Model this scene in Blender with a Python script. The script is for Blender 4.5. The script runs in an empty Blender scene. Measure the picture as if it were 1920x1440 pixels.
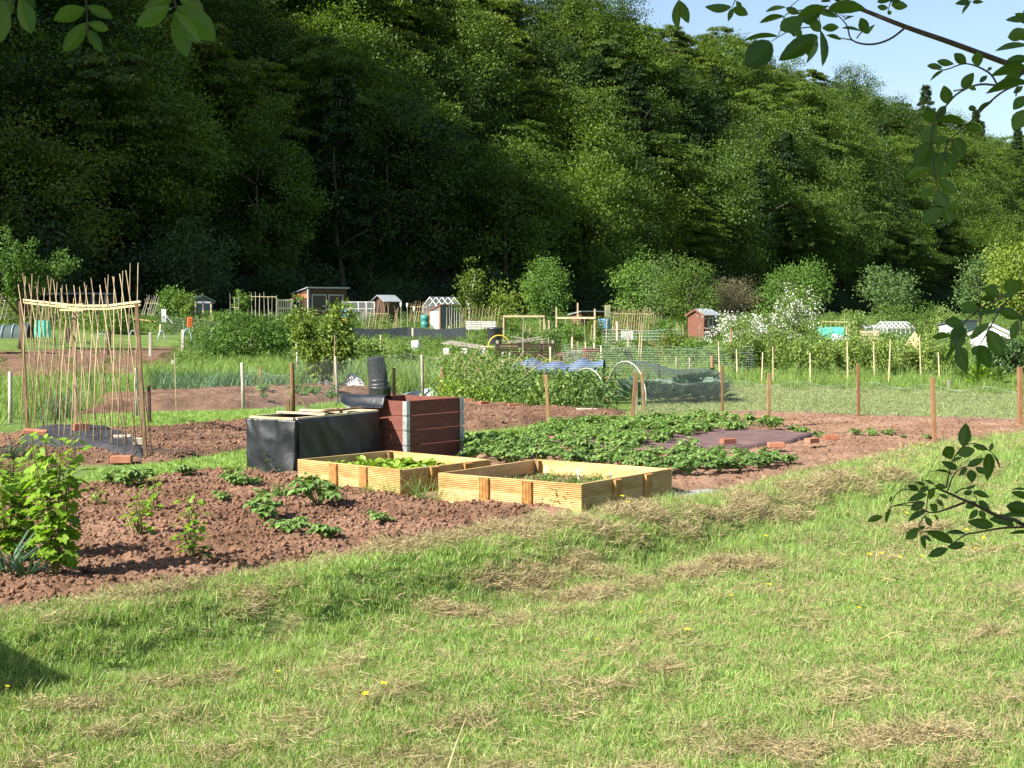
import bpy, math, random
import numpy as np
from mathutils import Vector, Matrix, Quaternion

S = bpy.context.scene
C = S.collection
rng = np.random.default_rng(11)
random.seed(11)
PI = math.pi
rad = math.radians

# ------------------------------------------------------------------ camera, sky, sun, exposure
F = 2730.0                      # focal length in photo pixels (1920 wide)
PITCH = rad(2.726)
EYE = 1.85
cam = bpy.data.cameras.new("camera")
cam.sensor_width = 36.0
cam.lens = F / 1920 * 36
cam.clip_start = 0.05
cam.clip_end = 3000
camo = bpy.data.objects.new("camera", cam)
camo.location = (0, 0, EYE)
camo.rotation_euler = (PI / 2 - PITCH, 0, 0)
C.objects.link(camo)
S.camera = camo

SUN_AZ = rad(33)                # direction the shadows run, from +x
SUN_EL = rad(38)
W = bpy.data.worlds.new("World")
S.world = W
W.use_nodes = True
wn = W.node_tree
bg = wn.nodes["Background"]
sky = wn.nodes.new("ShaderNodeTexSky")
sky.sky_type = 'NISHITA'
sky.sun_disc = False
sky.sun_elevation = SUN_EL
sky.sun_rotation = math.atan2(-math.cos(SUN_AZ), -math.sin(SUN_AZ))
sky.air_density = 1.0
sky.dust_density = 1.6
sky.ozone_density = 1.0
wn.links.new(sky.outputs[0], bg.inputs[0])
bg.inputs[1].default_value = 0.076
sun = bpy.data.lights.new("sun", 'SUN')
sun.energy = 5.0
sun.angle = rad(0.5)
sun.color = (1.0, 0.95, 0.86)
suno = bpy.data.objects.new("sun", sun)
suno.rotation_euler = Vector((math.cos(SUN_AZ) * math.cos(SUN_EL), math.sin(SUN_AZ) * math.cos(SUN_EL), -math.sin(SUN_EL))).to_track_quat('-Z', 'Y').to_euler()
C.objects.link(suno)
S.view_settings.view_transform = 'Standard'
S.view_settings.look = 'None'
S.view_settings.gamma = 1
S.view_settings.use_curve_mapping = False
S.view_settings.exposure = 1.42
S.cycles.max_bounces = 6
S.cycles.diffuse_bounces = 3
S.cycles.glossy_bounces = 2
S.cycles.transmission_bounces = 4
S.cycles.transparent_max_bounces = 8
S.cycles.caustics_reflective = False
S.cycles.caustics_refractive = False

# ------------------------------------------------------------------ where a photo pixel meets the ground
def ray(u, v):
    x = (u - 960) / F
    y = -(v - 720) / F
    d = np.array([x, math.cos(PITCH) + y * math.sin(PITCH), -math.sin(PITCH) + y * math.cos(PITCH)])
    return d

def G(u, v, z=0.0):             # point on the level z
    d = ray(u, v)
    t = (z - EYE) / d[2]
    return Vector((d[0] * t, d[1] * t, z))

def D(u, v, y):                 # point at depth y
    d = ray(u, v)
    t = y / d[1]
    return Vector((d[0] * t, y, EYE + d[2] * t))

# ------------------------------------------------------------------ noise in numpy
def _hash(ix, iy, seed):
    h = (ix.astype(np.int64) * 374761393 + iy.astype(np.int64) * 668265263 + seed * 974634777) & 0xffffffff
    h = ((h ^ (h >> 13)) * 1274126177) & 0xffffffff
    return ((h ^ (h >> 16)) & 0xffff) / 65535.0

def vnoise(x, y, seed=0):
    ix = np.floor(x); iy = np.floor(y)
    fx = x - ix; fy = y - iy
    fx = fx * fx * (3 - 2 * fx); fy = fy * fy * (3 - 2 * fy)
    a = _hash(ix, iy, seed); b = _hash(ix + 1, iy, seed); c = _hash(ix, iy + 1, seed); d = _hash(ix + 1, iy + 1, seed)
    return (a + (b - a) * fx) * (1 - fy) + (c + (d - c) * fx) * fy

def fbm(x, y, octs=4, seed=0, gain=.5):
    s = 0; a = 1; t = 0
    for o in range(octs):
        s = s + a * vnoise(x * 2 ** o + 17.3 * o, y * 2 ** o - 9.1 * o, seed + o); t += a; a *= gain
    return s / t

def sstep(a, b, x):
    t = np.clip((x - a) / (b - a), 0, 1)
    return t * t * (3 - 2 * t)

# ------------------------------------------------------------------ the lie of the land
FOOT = np.array([-44.0, 94.0]); FDIR = np.array([0.57, 0.822]); FNRM = np.array([-0.822, 0.57])   # foot of the wooded hill
ED0 = np.array(G(0, 1150))[:2]; ED1 = np.array(G(1100, 968))[:2]
EDIR = (ED1 - ED0) / np.linalg.norm(ED1 - ED0); ENRM = np.array([EDIR[1], -EDIR[0]])            # edge of the plots, normal towards the camera

def ground(x, y):
    x = np.asarray(x, float); y = np.asarray(y, float)
    p = (x - FOOT[0]) * FNRM[0] + (y - FOOT[1]) * FNRM[1]
    z = 1.3 * sstep(-45, -10, p) - 0.8 * sstep(0.5, 4, p)
    s = (x - ED0[0]) * ENRM[0] + (y - ED0[1]) * ENRM[1] + 0.25 * (vnoise(x * .7, y * .7, 3) - .5)
    al = (x - ED0[0]) * EDIR[0] + (y - ED0[1]) * EDIR[1]
    near = 1 - sstep(40, 60, y)
    fade = 1 - .55 * sstep(5, 11, al)
    bank = 0.05 * sstep(0.0, .35, s) * (1 - sstep(.5, 1.2, s)) - 0.24 * fade * sstep(0.55, 1.25, s)
    lump = (fbm(x * 1.6, y * 1.6, 3, 5) - .5) * 0.10 * sstep(.2, .8, s) + (fbm(x * 6, y * 6, 2, 9) - .5) * .03 * sstep(0, .4, s)
    return z + (bank + lump) * near - .012

def gz(x, y):
    return float(ground(np.array([x]), np.array([y]))[0])

def at(u, d):                   # ground point seen at column u, d metres away
    x = (u - 960) / F * d
    return Vector((x, d, gz(x, d)))

def topz(v, d):
    return EYE + (590 - v) / F * d

# ------------------------------------------------------------------ objects
def tag(o, label=None, cat=None, group=None, kind=None):
    if label: o['label'] = label
    if cat: o['category'] = cat
    if group: o['group'] = group
    if kind: o['kind'] = kind
    return o

def thing(name, label, cat, loc=(0, 0, 0), rotz=0.0, group=None, scale=1.0):
    o = bpy.data.objects.new(name, None)
    o.empty_display_size = .1
    C.objects.link(o)
    o.location = loc; o.rotation_euler = (0, 0, rotz); o.scale = (scale,) * 3
    return tag(o, label, cat, group)

def dup(root, loc, rotz=0.0, label=None, scale=None, group=None, tilt=(0, 0)):
    r = root.copy(); C.objects.link(r)
    r.location = loc; r.rotation_euler = (tilt[0], tilt[1], rotz)
    if scale is not None: r.scale = (scale,) * 3 if np.isscalar(scale) else scale
    if label: r['label'] = label
    if group: r['group'] = group
    for ch in list(root.children):
        c = ch.copy(); C.objects.link(c); c.parent = r
        for g_ in list(ch.children):
            d = g_.copy(); C.objects.link(d); d.parent = c
    return r

def link(name, me, parent=None, loc=None):
    o = bpy.data.objects.new(name, me)
    C.objects.link(o)
    if parent is not None: o.parent = parent
    if loc is not None: o.location = loc
    return o

def np_mesh(name, V, Fs, mat, smooth=False, rnd=None):
    me = bpy.data.meshes.new(name)
    V = np.asarray(V, np.float32)
    if not isinstance(Fs, (list, tuple)): Fs = [Fs]
    Fs = [np.asarray(f, np.int32) for f in Fs if len(f)]
    me.vertices.add(len(V)); me.vertices.foreach_set('co', V.ravel())
    nl = sum(f.size for f in Fs); npoly = sum(len(f) for f in Fs)
    me.loops.add(nl); me.polygons.add(npoly)
    me.loops.foreach_set('vertex_index', np.concatenate([f.ravel() for f in Fs]))
    tot = np.concatenate([np.full(len(f), f.shape[1], np.int32) for f in Fs])
    st = np.concatenate([[0], np.cumsum(tot)[:-1]]).astype(np.int32)
    me.polygons.foreach_set('loop_start', st)
    if smooth: me.polygons.foreach_set('use_smooth', np.ones(npoly, bool))
    if rnd is not None:
        a = me.attributes.new('rnd', 'FLOAT', 'POINT'); a.data.foreach_set('value', np.asarray(rnd, np.float32))
    if mat is not None: me.materials.append(mat)
    me.update(calc_edges=True)
    return me

class MB:                       # collects simple shapes, then makes one mesh
    def __init__(s): s.v = []; s.f = []
    def add(s, vs, fs):
        b = len(s.v); s.v += [tuple(v) for v in vs]; s.f += [tuple(i + b for i in f) for f in fs]; return s
    def box(s, c, size, R=None):
        hx, hy, hz = size[0] / 2, size[1] / 2, size[2] / 2
        P = [Vector((x * hx, y * hy, z * hz)) for x in (-1, 1) for y in (-1, 1) for z in (-1, 1)]
        if R is not None: P = [R @ p for p in P]
        c = Vector(c)
        return s.add([c + p for p in P], [(0, 1, 3, 2), (4, 6, 7, 5), (0, 4, 5, 1), (2, 3, 7, 6), (0, 2, 6, 4), (1, 5, 7, 3)])
    def bar(s, a, b, w, h=None, up=(0, 0, 1)):          # rectangular bar from a to b
        a = Vector(a); b = Vector(b); h = h or w
        d = b - a; L = d.length; d.normalize()
        u = Vector(up)
        if abs(d.dot(u)) > .98: u = Vector((1, 0, 0))
        x = d.cross(u).normalized(); z = x.cross(d).normalized()
        R = Matrix((x, d, z)).transposed()
        return s.box((a + b) / 2, (w, L, h), R)
    def tube(s, pts, rr, n=7, cap=True):
        pts = [Vector(p) for p in pts]
        if np.isscalar(rr): rr = [rr] * len(pts)
        vs = []; m = len(pts)
        prev = None
        for i, p in enumerate(pts):
            d = (pts[min(i + 1, m - 1)] - pts[max(i - 1, 0)]).normalized()
            if prev is None:
                ref = Vector((0, 0, 1)) if abs(d.z) < .9 else Vector((1, 0, 0))
                x = d.cross(ref).normalized()
            else:
                x = (prev - d * prev.dot(d))
                x = x.normalized() if x.length > 1e-6 else d.orthogonal().normalized()
            prev = x; y = d.cross(x)
            for k in range(n):
                a = 2 * PI * k / n
                vs.append(p + (x * math.cos(a) + y * math.sin(a)) * rr[i])
        fs = []
        for i in range(m - 1):
            for k in range(n):
                k2 = (k + 1) % n
                fs.append((i * n + k, i * n + k2, (i + 1) * n + k2, (i + 1) * n + k))
        if cap:
            fs.append(tuple(range(n))[::-1]); fs.append(tuple((m - 1) * n + k for k in range(n)))
        return s.add(vs, fs)
    def lathe(s, prof, n=20, c=(0, 0, 0)):
        vs = []; fs = []
        for r, z in prof:
            for k in range(n):
                a = 2 * PI * k / n
                vs.append((c[0] + r * math.cos(a), c[1] + r * math.sin(a), c[2] + z))
        for i in range(len(prof) - 1):
            for k in range(n):
                k2 = (k + 1) % n
                fs.append((i * n + k, i * n + k2, (i + 1) * n + k2, (i + 1) * n + k))
        return s.add(vs, fs)
    def prism(s, poly, a, b):                            # poly in (x,z) swept from y=a to y=b
        n = len(poly)
        vs = [(p[0], a, p[1]) for p in poly] + [(p[0], b, p[1]) for p in poly]
        fs = [(i, (i + 1) % n, n + (i + 1) % n, n + i) for i in range(n)]
        fs += [tuple(range(n))[::-1], tuple(range(n, 2 * n))]
        return s.add(vs, fs)
    def mesh(s, name, mat, smooth=False):
        me = bpy.data.meshes.new(name)
        me.from_pydata(s.v, [], s.f)
        if mat is not None: me.materials.append(mat)
        if smooth: me.polygons.foreach_set('use_smooth', np.ones(len(me.polygons), bool))
        me.update()
        return me
    def part(s, name, mat, parent=None, smooth=False, kind=None, bevel=0, label=None):
        o = link(name, s.mesh(name, mat, smooth), parent)
        if bevel:
            m = o.modifiers.new('bevel', 'BEVEL'); m.width = bevel; m.segments = 1; m.limit_method = 'ANGLE'
        if kind: o['kind'] = kind
        if label: o['label'] = label
        return o

# ------------------------------------------------------------------ materials
def _new(name):
    m = bpy.data.materials.new(name); m.use_nodes = True
    nt = m.node_tree; b = nt.nodes['Principled BSDF']
    return m, nt, b

def N(nt, t, **kw):
    n = nt.nodes.new(t)
    for k, v in kw.items():
        if k.startswith('i_'):
            n.inputs[int(k[2:]) if k[2:].isdigit() else k[2:]].default_value = v
        else: setattr(n, k, v)
    return n

def ramp(nt, fac, stops):
    r = nt.nodes.new('ShaderNodeValToRGB')
    e = r.color_ramp.elements
    while len(e) < len(stops): e.new(.5)
    for i, (p, c) in enumerate(stops):
        e[i].position = p; e[i].color = (*c, 1)
    nt.links.new(fac, r.inputs[0]); return r.outputs[0]

def noise(nt, scale, detail=5, rough=.6, world=False, stretch=None, dist=0):
    n = N(nt, 'ShaderNodeTexNoise'); n.inputs['Scale'].default_value = scale
    n.inputs['Detail'].default_value = detail; n.inputs['Roughness'].default_value = rough; n.inputs['Distortion'].default_value = dist
    if world:
        g_ = N(nt, 'ShaderNodeNewGeometry'); src = g_.outputs['Position']
    else:
        t = N(nt, 'ShaderNodeTexCoord'); src = t.outputs['Object']
    if stretch:
        mp = N(nt, 'ShaderNodeMapping'); mp.inputs['Scale'].default_value = stretch
        nt.links.new(src, mp.inputs[0]); src = mp.outputs[0]
    nt.links.new(src, n.inputs['Vector'])
    return n.outputs[0]

def mat(name, c1, c2=None, scale=6, rough=.8, bump=0, bscale=None, spec=.3, metal=0, stretch=None, detail=5, lo=.35, hi=.65, objvar=0, mid=None, world=False):
    m, nt, b = _new(name)
    b.inputs['Roughness'].default_value = rough; b.inputs['Metallic'].default_value = metal
    b.inputs['Specular IOR Level'].default_value = spec
    if c2 is None: c2 = c1
    f = noise(nt, scale, detail, .65, world, stretch)
    if objvar:
        oi = N(nt, 'ShaderNodeObjectInfo')
        a = N(nt, 'ShaderNodeMath', operation='MULTIPLY_ADD'); a.inputs[1].default_value = objvar; a.inputs[2].default_value = -objvar / 2
        nt.links.new(oi.outputs['Random'], a.inputs[0])
        ad = N(nt, 'ShaderNodeMath', operation='ADD'); nt.links.new(f, ad.inputs[0]); nt.links.new(a.outputs[0], ad.inputs[1]); f = ad.outputs[0]
    st = [(lo, c1), (hi, c2)] if mid is None else [(lo, c1), ((lo + hi) / 2, mid), (hi, c2)]
    nt.links.new(ramp(nt, f, st), b.inputs['Base Color'])
    if bump:
        bp = N(nt, 'ShaderNodeBump'); bp.inputs['Strength'].default_value = bump; bp.inputs['Distance'].default_value = .01
        nt.links.new(noise(nt, bscale or scale * 3, 6, .7, world, stretch), bp.inputs['Height'])
        nt.links.new(bp.outputs[0], b.inputs['Normal'])
    return m

def foliage(name, c1, c2, tr=.35, rough=.55, spec=.25, trc=None, patch=None):
    m, nt, b = _new(name)
    at_ = N(nt, 'ShaderNodeAttribute', attribute_name='rnd')
    oi = N(nt, 'ShaderNodeObjectInfo')
    mx = N(nt, 'ShaderNodeMath', operation='MULTIPLY_ADD'); mx.inputs[1].default_value = .45
    nt.links.new(oi.outputs['Random'], mx.inputs[0])
    ml = N(nt, 'ShaderNodeMath', operation='MULTIPLY'); ml.inputs[1].default_value = .62
    nt.links.new(at_.outputs['Fac'], ml.inputs[0]); nt.links.new(ml.outputs[0], mx.inputs[2])
    f = mx.outputs[0]
    if patch:
        ad = N(nt, 'ShaderNodeMath', operation='MULTIPLY_ADD'); ad.inputs[1].default_value = patch[1]; ad.inputs[2].default_value = 0
        nt.links.new(noise(nt, patch[0], 3, .6, True), ad.inputs[0])
        a2 = N(nt, 'ShaderNodeMath', operation='ADD'); nt.links.new(f, a2.inputs[0]); nt.links.new(ad.outputs[0], a2.inputs[1])
        a3 = N(nt, 'ShaderNodeMath', operation='SUBTRACT'); nt.links.new(a2.outputs[0], a3.inputs[0]); a3.inputs[1].default_value = patch[1] * .5
        f = a3.outputs[0]
    col = ramp(nt, f, [(.12, c1), (.85, c2)])
    nt.links.new(col, b.inputs['Base Color'])
    b.inputs['Roughness'].default_value = rough; b.inputs['Specular IOR Level'].default_value = spec
    if tr:
        t = N(nt, 'ShaderNodeBsdfTranslucent')
        h = N(nt, 'ShaderNodeMix', data_type='RGBA', blend_type='MULTIPLY'); h.inputs[0].default_value = 1
        nt.links.new(col, h.inputs[6]); h.inputs[7].default_value = (*(trc or (1.15, 1.15, .5)), 1)
        nt.links.new(h.outputs[2], t.inputs[0])
        ms = N(nt, 'ShaderNodeMixShader'); ms.inputs[0].default_value = tr
        nt.links.new(b.outputs[0], ms.inputs[1]); nt.links.new(t.outputs[0], ms.inputs[2])
        nt.links.new(ms.outputs[0], nt.nodes['Material Output'].inputs[0])
    return m

M = {}
M['wood_new'] = mat('new_timber', (.36, .205, .07), (.60, .42, .195), 2.2, .75, .4, 24, stretch=(1.2, 1.2, 5), objvar=.3, lo=.22, hi=.66, mid=(.49, .32, .13))
M['wood_stake'] = mat('orange_stake', (.33, .165, .05), (.50, .29, .10), 3, .75, .4, 24, stretch=(1.2, 6, 6), objvar=.3)
M['wood_post'] = mat('stained_post', (.13, .078, .036), (.27, .175, .08), 9, .85, .4, 40, stretch=(3, 3, .5), objvar=.3)
M['wood_brown'] = mat('brown_pole', (.085, .052, .028), (.22, .145, .08), 9, .85, .4, 40, stretch=(3, 3, .5))
M['wood_red'] = mat('reddish_stake', (.14, .065, .034), (.25, .135, .068), 9, .85, .3, 40, stretch=(3, 3, .5), objvar=.3)
M['wood_grey'] = mat('weathered_post', (.20, .18, .14), (.42, .39, .31), 8, .9, .5, 40, stretch=(3, 3, .5), objvar=.4)
M['wood_pale'] = mat('pale_batten', (.40, .31, .18), (.58, .48, .32), 6, .8, .2, 30, objvar=.3)
M['wood_dark'] = mat('dark_board', (.035, .022, .016), (.075, .045, .03), 5, .8, .3, 30, objvar=.3)
M['cane'] = mat('bamboo', (.19, .13, .075), (.40, .30, .18), 14, .6, .2, 40, stretch=(1, 1, .4), objvar=.5)
M['cane_lath'] = mat('split_bamboo', (.44, .35, .16), (.62, .53, .30), 10, .6, .3, 30, objvar=.3)
M['red_board'] = mat('red_stain', (.125, .040, .028), (.175, .060, .042), 4, .75, .25, 25, stretch=(1, 1, 4), objvar=.25)
M['galv'] = mat('galvanised_steel', (.30, .31, .31), (.62, .64, .65), 30, .45, .2, 60, metal=.6)
M['plastic'] = mat('black_sheeting', (.008, .010, .013), (.022, .026, .032), 5, .38, .5, 16, spec=.4)
M['plastic_bin'] = mat('black_plastic', (.022, .025, .03), (.035, .038, .044), 5, .38, 0, spec=.5)
M['membrane'] = mat('weed_membrane', (.105, .062, .058), (.15, .092, .085), 5, .85, .3, 20)
M['black_mesh'] = mat('black_membrane', (.02, .02, .024), (.045, .045, .05), 5, .8, .3, 20)
M['brick'] = mat('brick_clay', (.27, .10, .058), (.38, .16, .095), 8, .9, .5, 40, objvar=.4)
M['stone'] = mat('pale_stone', (.40, .32, .24), (.6, .52, .4), 9, .9, .4, 30, objvar=.3)
M['white'] = mat('white_paint', (.46, .46, .44), (.62, .62, .59), 5, .55, .1)
M['white_net'] = mat('white_fleece', (.5, .52, .55), (.66, .68, .7), 6, .7, .3, 15)
M['hoop'] = mat('white_pipe', (.30, .30, .26), (.44, .43, .38), 6, .4)
M['hoop_blue'] = mat('blue_pipe', (.30, .45, .55), (.45, .6, .68), 6, .4)
M['yellow'] = mat('yellow_pipe', (.62, .42, .04), (.72, .52, .08), 6, .45)
M['felt'] = mat('roof_felt', (.055, .06, .07), (.10, .105, .115), 7, .85, .3, 30)
M['felt_pale'] = mat('pale_roof_felt', (.22, .24, .26), (.33, .35, .37), 7, .8, .3, 30)
M['shed_red'] = mat('red_brown_boards', (.125, .05, .034), (.18, .078, .052), 5, .8, .3, 20, stretch=(1, 1, 5))
M['shed_brown'] = mat('brown_boards', (.055, .03, .02), (.10, .058, .038), 5, .8, .3, 20, stretch=(1, 1, 5))
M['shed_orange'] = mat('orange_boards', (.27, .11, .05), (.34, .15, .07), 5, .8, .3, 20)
M['shed_grey'] = mat('grey_boards', (.10, .12, .135), (.16, .185, .20), 5, .8, .2, 20, stretch=(4, 4, 1))
M['shed_pale'] = mat('pale_grey_boards', (.30, .32, .32), (.42, .44, .43), 5, .8, .2, 20, stretch=(4, 4, 1))
M['cream'] = mat('cream_paint', (.5, .48, .27), (.66, .62, .40), 5, .7)
M['teal'] = mat('teal_plastic', (.035, .17, .155), (.05, .23, .21), 5, .4)
M['green_sheet'] = mat('turquoise_sheet', (.05, .30, .22), (.08, .38, .28), 4, .6, .3, 10)
M['blue'] = mat('blue_plastic', (.09, .22, .46), (.14, .30, .55), 5, .4)
M['orange'] = mat('orange_plastic', (.60, .14, .03), (.70, .20, .05), 5, .45)
M['windbreak'] = mat('dark_windbreak', (.012, .016, .02), (.03, .036, .042), 12, .8, .2, 30)
M['bark'] = mat('bark', (.05, .038, .026), (.13, .105, .08), 7, .9, .6, 20, stretch=(2, 2, .5))
M['bark_pale'] = mat('pale_bark', (.30, .28, .24), (.55, .53, .48), 7, .9, .4, 20, stretch=(2, 2, .5))
M['twig'] = mat('twig_bark', (.035, .022, .016), (.085, .055, .038), 60, .7, .3, 120)
M['twig_green'] = mat('green_stem', (.10, .11, .03), (.16, .15, .05), 30, .6)
M['stem_dry'] = mat('dry_stem', (.30, .22, .11), (.48, .38, .22), 30, .9)
M['wire'] = mat('wire', (.22, .24, .24), (.34, .36, .36), 20, .5, metal=.3)
M['net_dark'] = mat('dark_netting', (.03, .05, .045), (.06, .085, .075), 20, .7)
M['net_pale'] = mat('pale_netting', (.26, .32, .30), (.36, .42, .40), 20, .7)
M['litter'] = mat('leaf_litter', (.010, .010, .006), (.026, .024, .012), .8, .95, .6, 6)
def glass_mat():
    m, nt, b = _new('window_glass')
    b.inputs['Base Color'].default_value = (.02, .026, .024, 1); b.inputs['Roughness'].default_value = .08
    b.inputs['Specular IOR Level'].default_value = .6
    return m
M['glass'] = glass_mat()
def clear_mat():
    m, nt, b = _new('greenhouse_glass')
    b.inputs['Base Color'].default_value = (.42, .47, .48, 1); b.inputs['Roughness'].default_value = .12
    t = N(nt, 'ShaderNodeBsdfTransparent'); ms = N(nt, 'ShaderNodeMixShader'); ms.inputs[0].default_value = .16
    nt.links.new(t.outputs[0], ms.inputs[1]); nt.links.new(b.outputs[0], ms.inputs[2])
    nt.links.new(ms.outputs[0], nt.nodes['Material Output'].inputs[0])
    return m
M['clear'] = clear_mat()

# leaves
M['l_hill'] = foliage('beech_leaf', (.011, .034, .010), (.115, .195, .022), .36, .5, .3, (1.2, 1.1, .35))
M['l_hill_y'] = foliage('young_beech_leaf', (.030, .066, .012), (.16, .225, .028), .36, .5, .3, (1.2, 1.1, .35))
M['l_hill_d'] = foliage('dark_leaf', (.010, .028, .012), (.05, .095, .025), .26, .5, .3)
M['l_birch'] = foliage('birch_leaf', (.045, .11, .018), (.14, .25, .045), .35)
M['l_bush'] = foliage('bush_leaf', (.05, .12, .02), (.16, .275, .05), .35)
M['l_bush2'] = foliage('olive_leaf', (.055, .11, .018), (.165, .25, .045), .35)
M['l_dark'] = foliage('glossy_dark_leaf', (.02, .05, .012), (.06, .12, .03), .2, .35, .5)
M['l_grey'] = foliage('grey_green_leaf', (.045, .10, .028), (.13, .205, .06), .2)
M['l_yel'] = foliage('yellow_green_leaf', (.09, .14, .018), (.20, .27, .04), .35)
M['l_fruit'] = foliage('fruit_tree_leaf', (.06, .11, .018), (.20, .28, .05), .35)
M['l_brown'] = foliage('bare_twig_haze', (.10, .09, .05), (.22, .20, .11), .1)
M['l_currant'] = foliage('currant_leaf', (.13, .25, .02), (.27, .42, .05), .48, .5, .3, (1.05, 1.15, .3))
M['l_potato'] = foliage('potato_leaf', (.08, .155, .04), (.215, .34, .095), .28, .5, .35)
M['l_straw'] = foliage('strawberry_leaf', (.09, .18, .035), (.24, .37, .10), .3, .45, .4)
M['l_salad'] = foliage('salad_leaf', (.12, .22, .02), (.28, .40, .06), .35, .45)
M['l_cabb'] = foliage('cabbage_leaf', (.06, .12, .075), (.17, .25, .17), .15, .45, .4)
M['l_leek'] = foliage('leek_leaf', (.05, .11, .055), (.15, .24, .12), .25, .45, .4)
M['l_weed'] = foliage('weed_leaf', (.065, .13, .028), (.21, .30, .08), .35)
M['l_hang'] = foliage('hanging_leaf', (.038, .085, .014), (.085, .155, .026), .42, .42, .45, (1.3, 1.35, .3))
M['blossom'] = foliage('white_blossom', (.42, .43, .38), (.66, .66, .60), .2, .7, .1, (1, 1, 1))
M['g_green'] = foliage('grass_blade', (.13, .235, .05), (.35, .50, .14), .4, .5, .3, (1.15, 1.1, .4), (1.1, .7))
M['g_long'] = foliage('long_grass_blade', (.09, .17, .03), (.25, .36, .09), .35, .5, .3, (1.1, 1.1, .4), (.8, .4))
M['g_dry'] = foliage('dry_grass_blade', (.22, .175, .09), (.42, .35, .19), .2, .7, .2, (1, .95, .7), (1.5, .5))
M['l_strap'] = foliage('strap_leaf', (.03, .07, .04), (.08, .15, .09), .2, .4, .5)
M['l_rasp'] = foliage('raspberry_leaf', (.10, .17, .035), (.27, .36, .09), .38)
M['g_lawn'] = foliage('worn_lawn_blade', (.17, .21, .075), (.34, .39, .17), .35, .6, .2, (1.1, 1.05, .5), (.5, .5))
M['butter'] = foliage('buttercup_petal', (.75, .52, .01), (.85, .65, .02), .2, .4, .4, (1, 1, .3))

def ground_mat():
    m, nt, b = _new('turf')
    n1 = noise(nt, .55, 5, .6, True); n2 = noise(nt, 9, 6, .7, True)
    c1 = ramp(nt, n1, [(.38, (.12, .20, .05)), (.55, (.17, .25, .075)), (.72, (.26, .27, .12))])
    c2 = ramp(nt, n2, [(.35, (.45, .45, .4)), (.7, (1.15, 1.1, 1.0))])
    x = N(nt, 'ShaderNodeMix', data_type='RGBA', blend_type='MULTIPLY'); x.inputs[0].default_value = 1
    nt.links.new(c1, x.inputs[6]); nt.links.new(c2, x.inputs[7]); nt.links.new(x.outputs[2], b.inputs['Base Color'])
    b.inputs['Roughness'].default_value = .95; b.inputs['Specular IOR Level'].default_value = .1
    bp = N(nt, 'ShaderNodeBump'); bp.inputs['Strength'].default_value = .7; bp.inputs['Distance'].default_value = .03
    nt.links.new(n2, bp.inputs['Height']); nt.links.new(bp.outputs[0], b.inputs['Normal'])
    return m
M['turf'] = ground_mat()
def soil_mat(name, a, b_, c):
    m, nt, b = _new(name)
    n1 = noise(nt, 1.1, 4, .6, True); n2 = noise(nt, 26, 6, .75, True)
    c1 = ramp(nt, n1, [(.35, a), (.5, b_), (.68, c)])
    c2 = ramp(nt, n2, [(.28, (.42, .40, .38)), (.75, (1.3, 1.28, 1.25))])
    x = N(nt, 'ShaderNodeMix', data_type='RGBA', blend_type='MULTIPLY'); x.inputs[0].default_value = 1
    nt.links.new(c1, x.inputs[6]); nt.links.new(c2, x.inputs[7]); nt.links.new(x.outputs[2], b.inputs['Base Color'])
    b.inputs['Roughness'].default_value = .95; b.inputs['Specular IOR Level'].default_value = .1
    bp = N(nt, 'ShaderNodeBump'); bp.inputs['Strength'].default_value = .8; bp.inputs['Distance'].default_value = .02
    nt.links.new(n2, bp.inputs['Height']); nt.links.new(bp.outputs[0], b.inputs['Normal'])
    return m
M['soil'] = soil_mat('red_soil', (.16, .092, .059), (.225, .132, .087), (.295, .182, .125))
M['soil_dry'] = soil_mat('dry_soil', (.23, .14, .092), (.30, .185, .124), (.36, .235, .16))
M['soil_far'] = soil_mat('brown_soil', (.135, .08, .054), (.19, .115, .077), (.25, .16, .11))
M['clod'] = soil_mat('clod_soil', (.16, .092, .059), (.23, .132, .087), (.30, .184, .125))

# ------------------------------------------------------------------ leaf and blade geometry
T_DIA = (np.array([(0, 0, 0), (1, .45, .12), (0, 1, -.1), (-1, .45, .12)]), np.array([(0, 1, 2), (0, 2, 3)]))
T_OVA = (np.array([(0, 0, 0), (.78, .25, .06), (1, .5, .05), (.55, .8, -.03), (0, 1, -.16), (-.55, .8, -.03), (-1, .5, .05), (-.78, .25, .06), (0, .5, -.04)]),
         np.array([(8, 0, 1), (8, 1, 2), (8, 2, 3), (8, 3, 4), (8, 4, 5), (8, 5, 6), (8, 6, 7), (8, 7, 0)]))
T_BLA = (np.array([(-1, 0, 0), (1, 0, 0), (.8, .5, .06), (-.8, .5, .06), (0, 1, .3)]), np.array([(0, 1, 2), (0, 2, 3), (3, 2, 4)]))
T_BLA2 = (np.array([(-1, 0, 0), (1, 0, 0), (.9, .4, 0), (-.9, .4, 0), (.7, .75, -.12), (-.7, .75, -.12), (0, 1, -.42)]),
          np.array([(0, 1, 2), (0, 2, 3), (3, 2, 4), (3, 4, 5), (5, 4, 6)]))
T_LOB = (np.array([(0, 0, 0), (.45, -.12, .02), (.55, .12, .04), (1.0, .25, .0), (.66, .42, .05), (.72, .68, .0), (.33, .68, .03), (0, 1, -.1),
                   (-.33, .68, .03), (-.72, .68, .0), (-.66, .42, .05), (-1.0, .25, 0), (-.55, .12, .04), (-.45, -.12, .02), (0, .4, -.05)]),
         np.array([(14, i, (i + 1) % 14) for i in range(14)]))
T_CAB = (np.array([(0, 0, 0), (.35, .2, .02), (.9, .45, .10), (1, .72, .06), (.55, .98, -.02), (0, 1.0, -.12), (-.55, .98, -.02), (-1, .72, .06), (-.9, .45, .10), (-.35, .2, .02), (0, .6, -.05)]),
         np.array([(10, i, (i + 1) % 10) for i in range(10)]))

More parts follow.
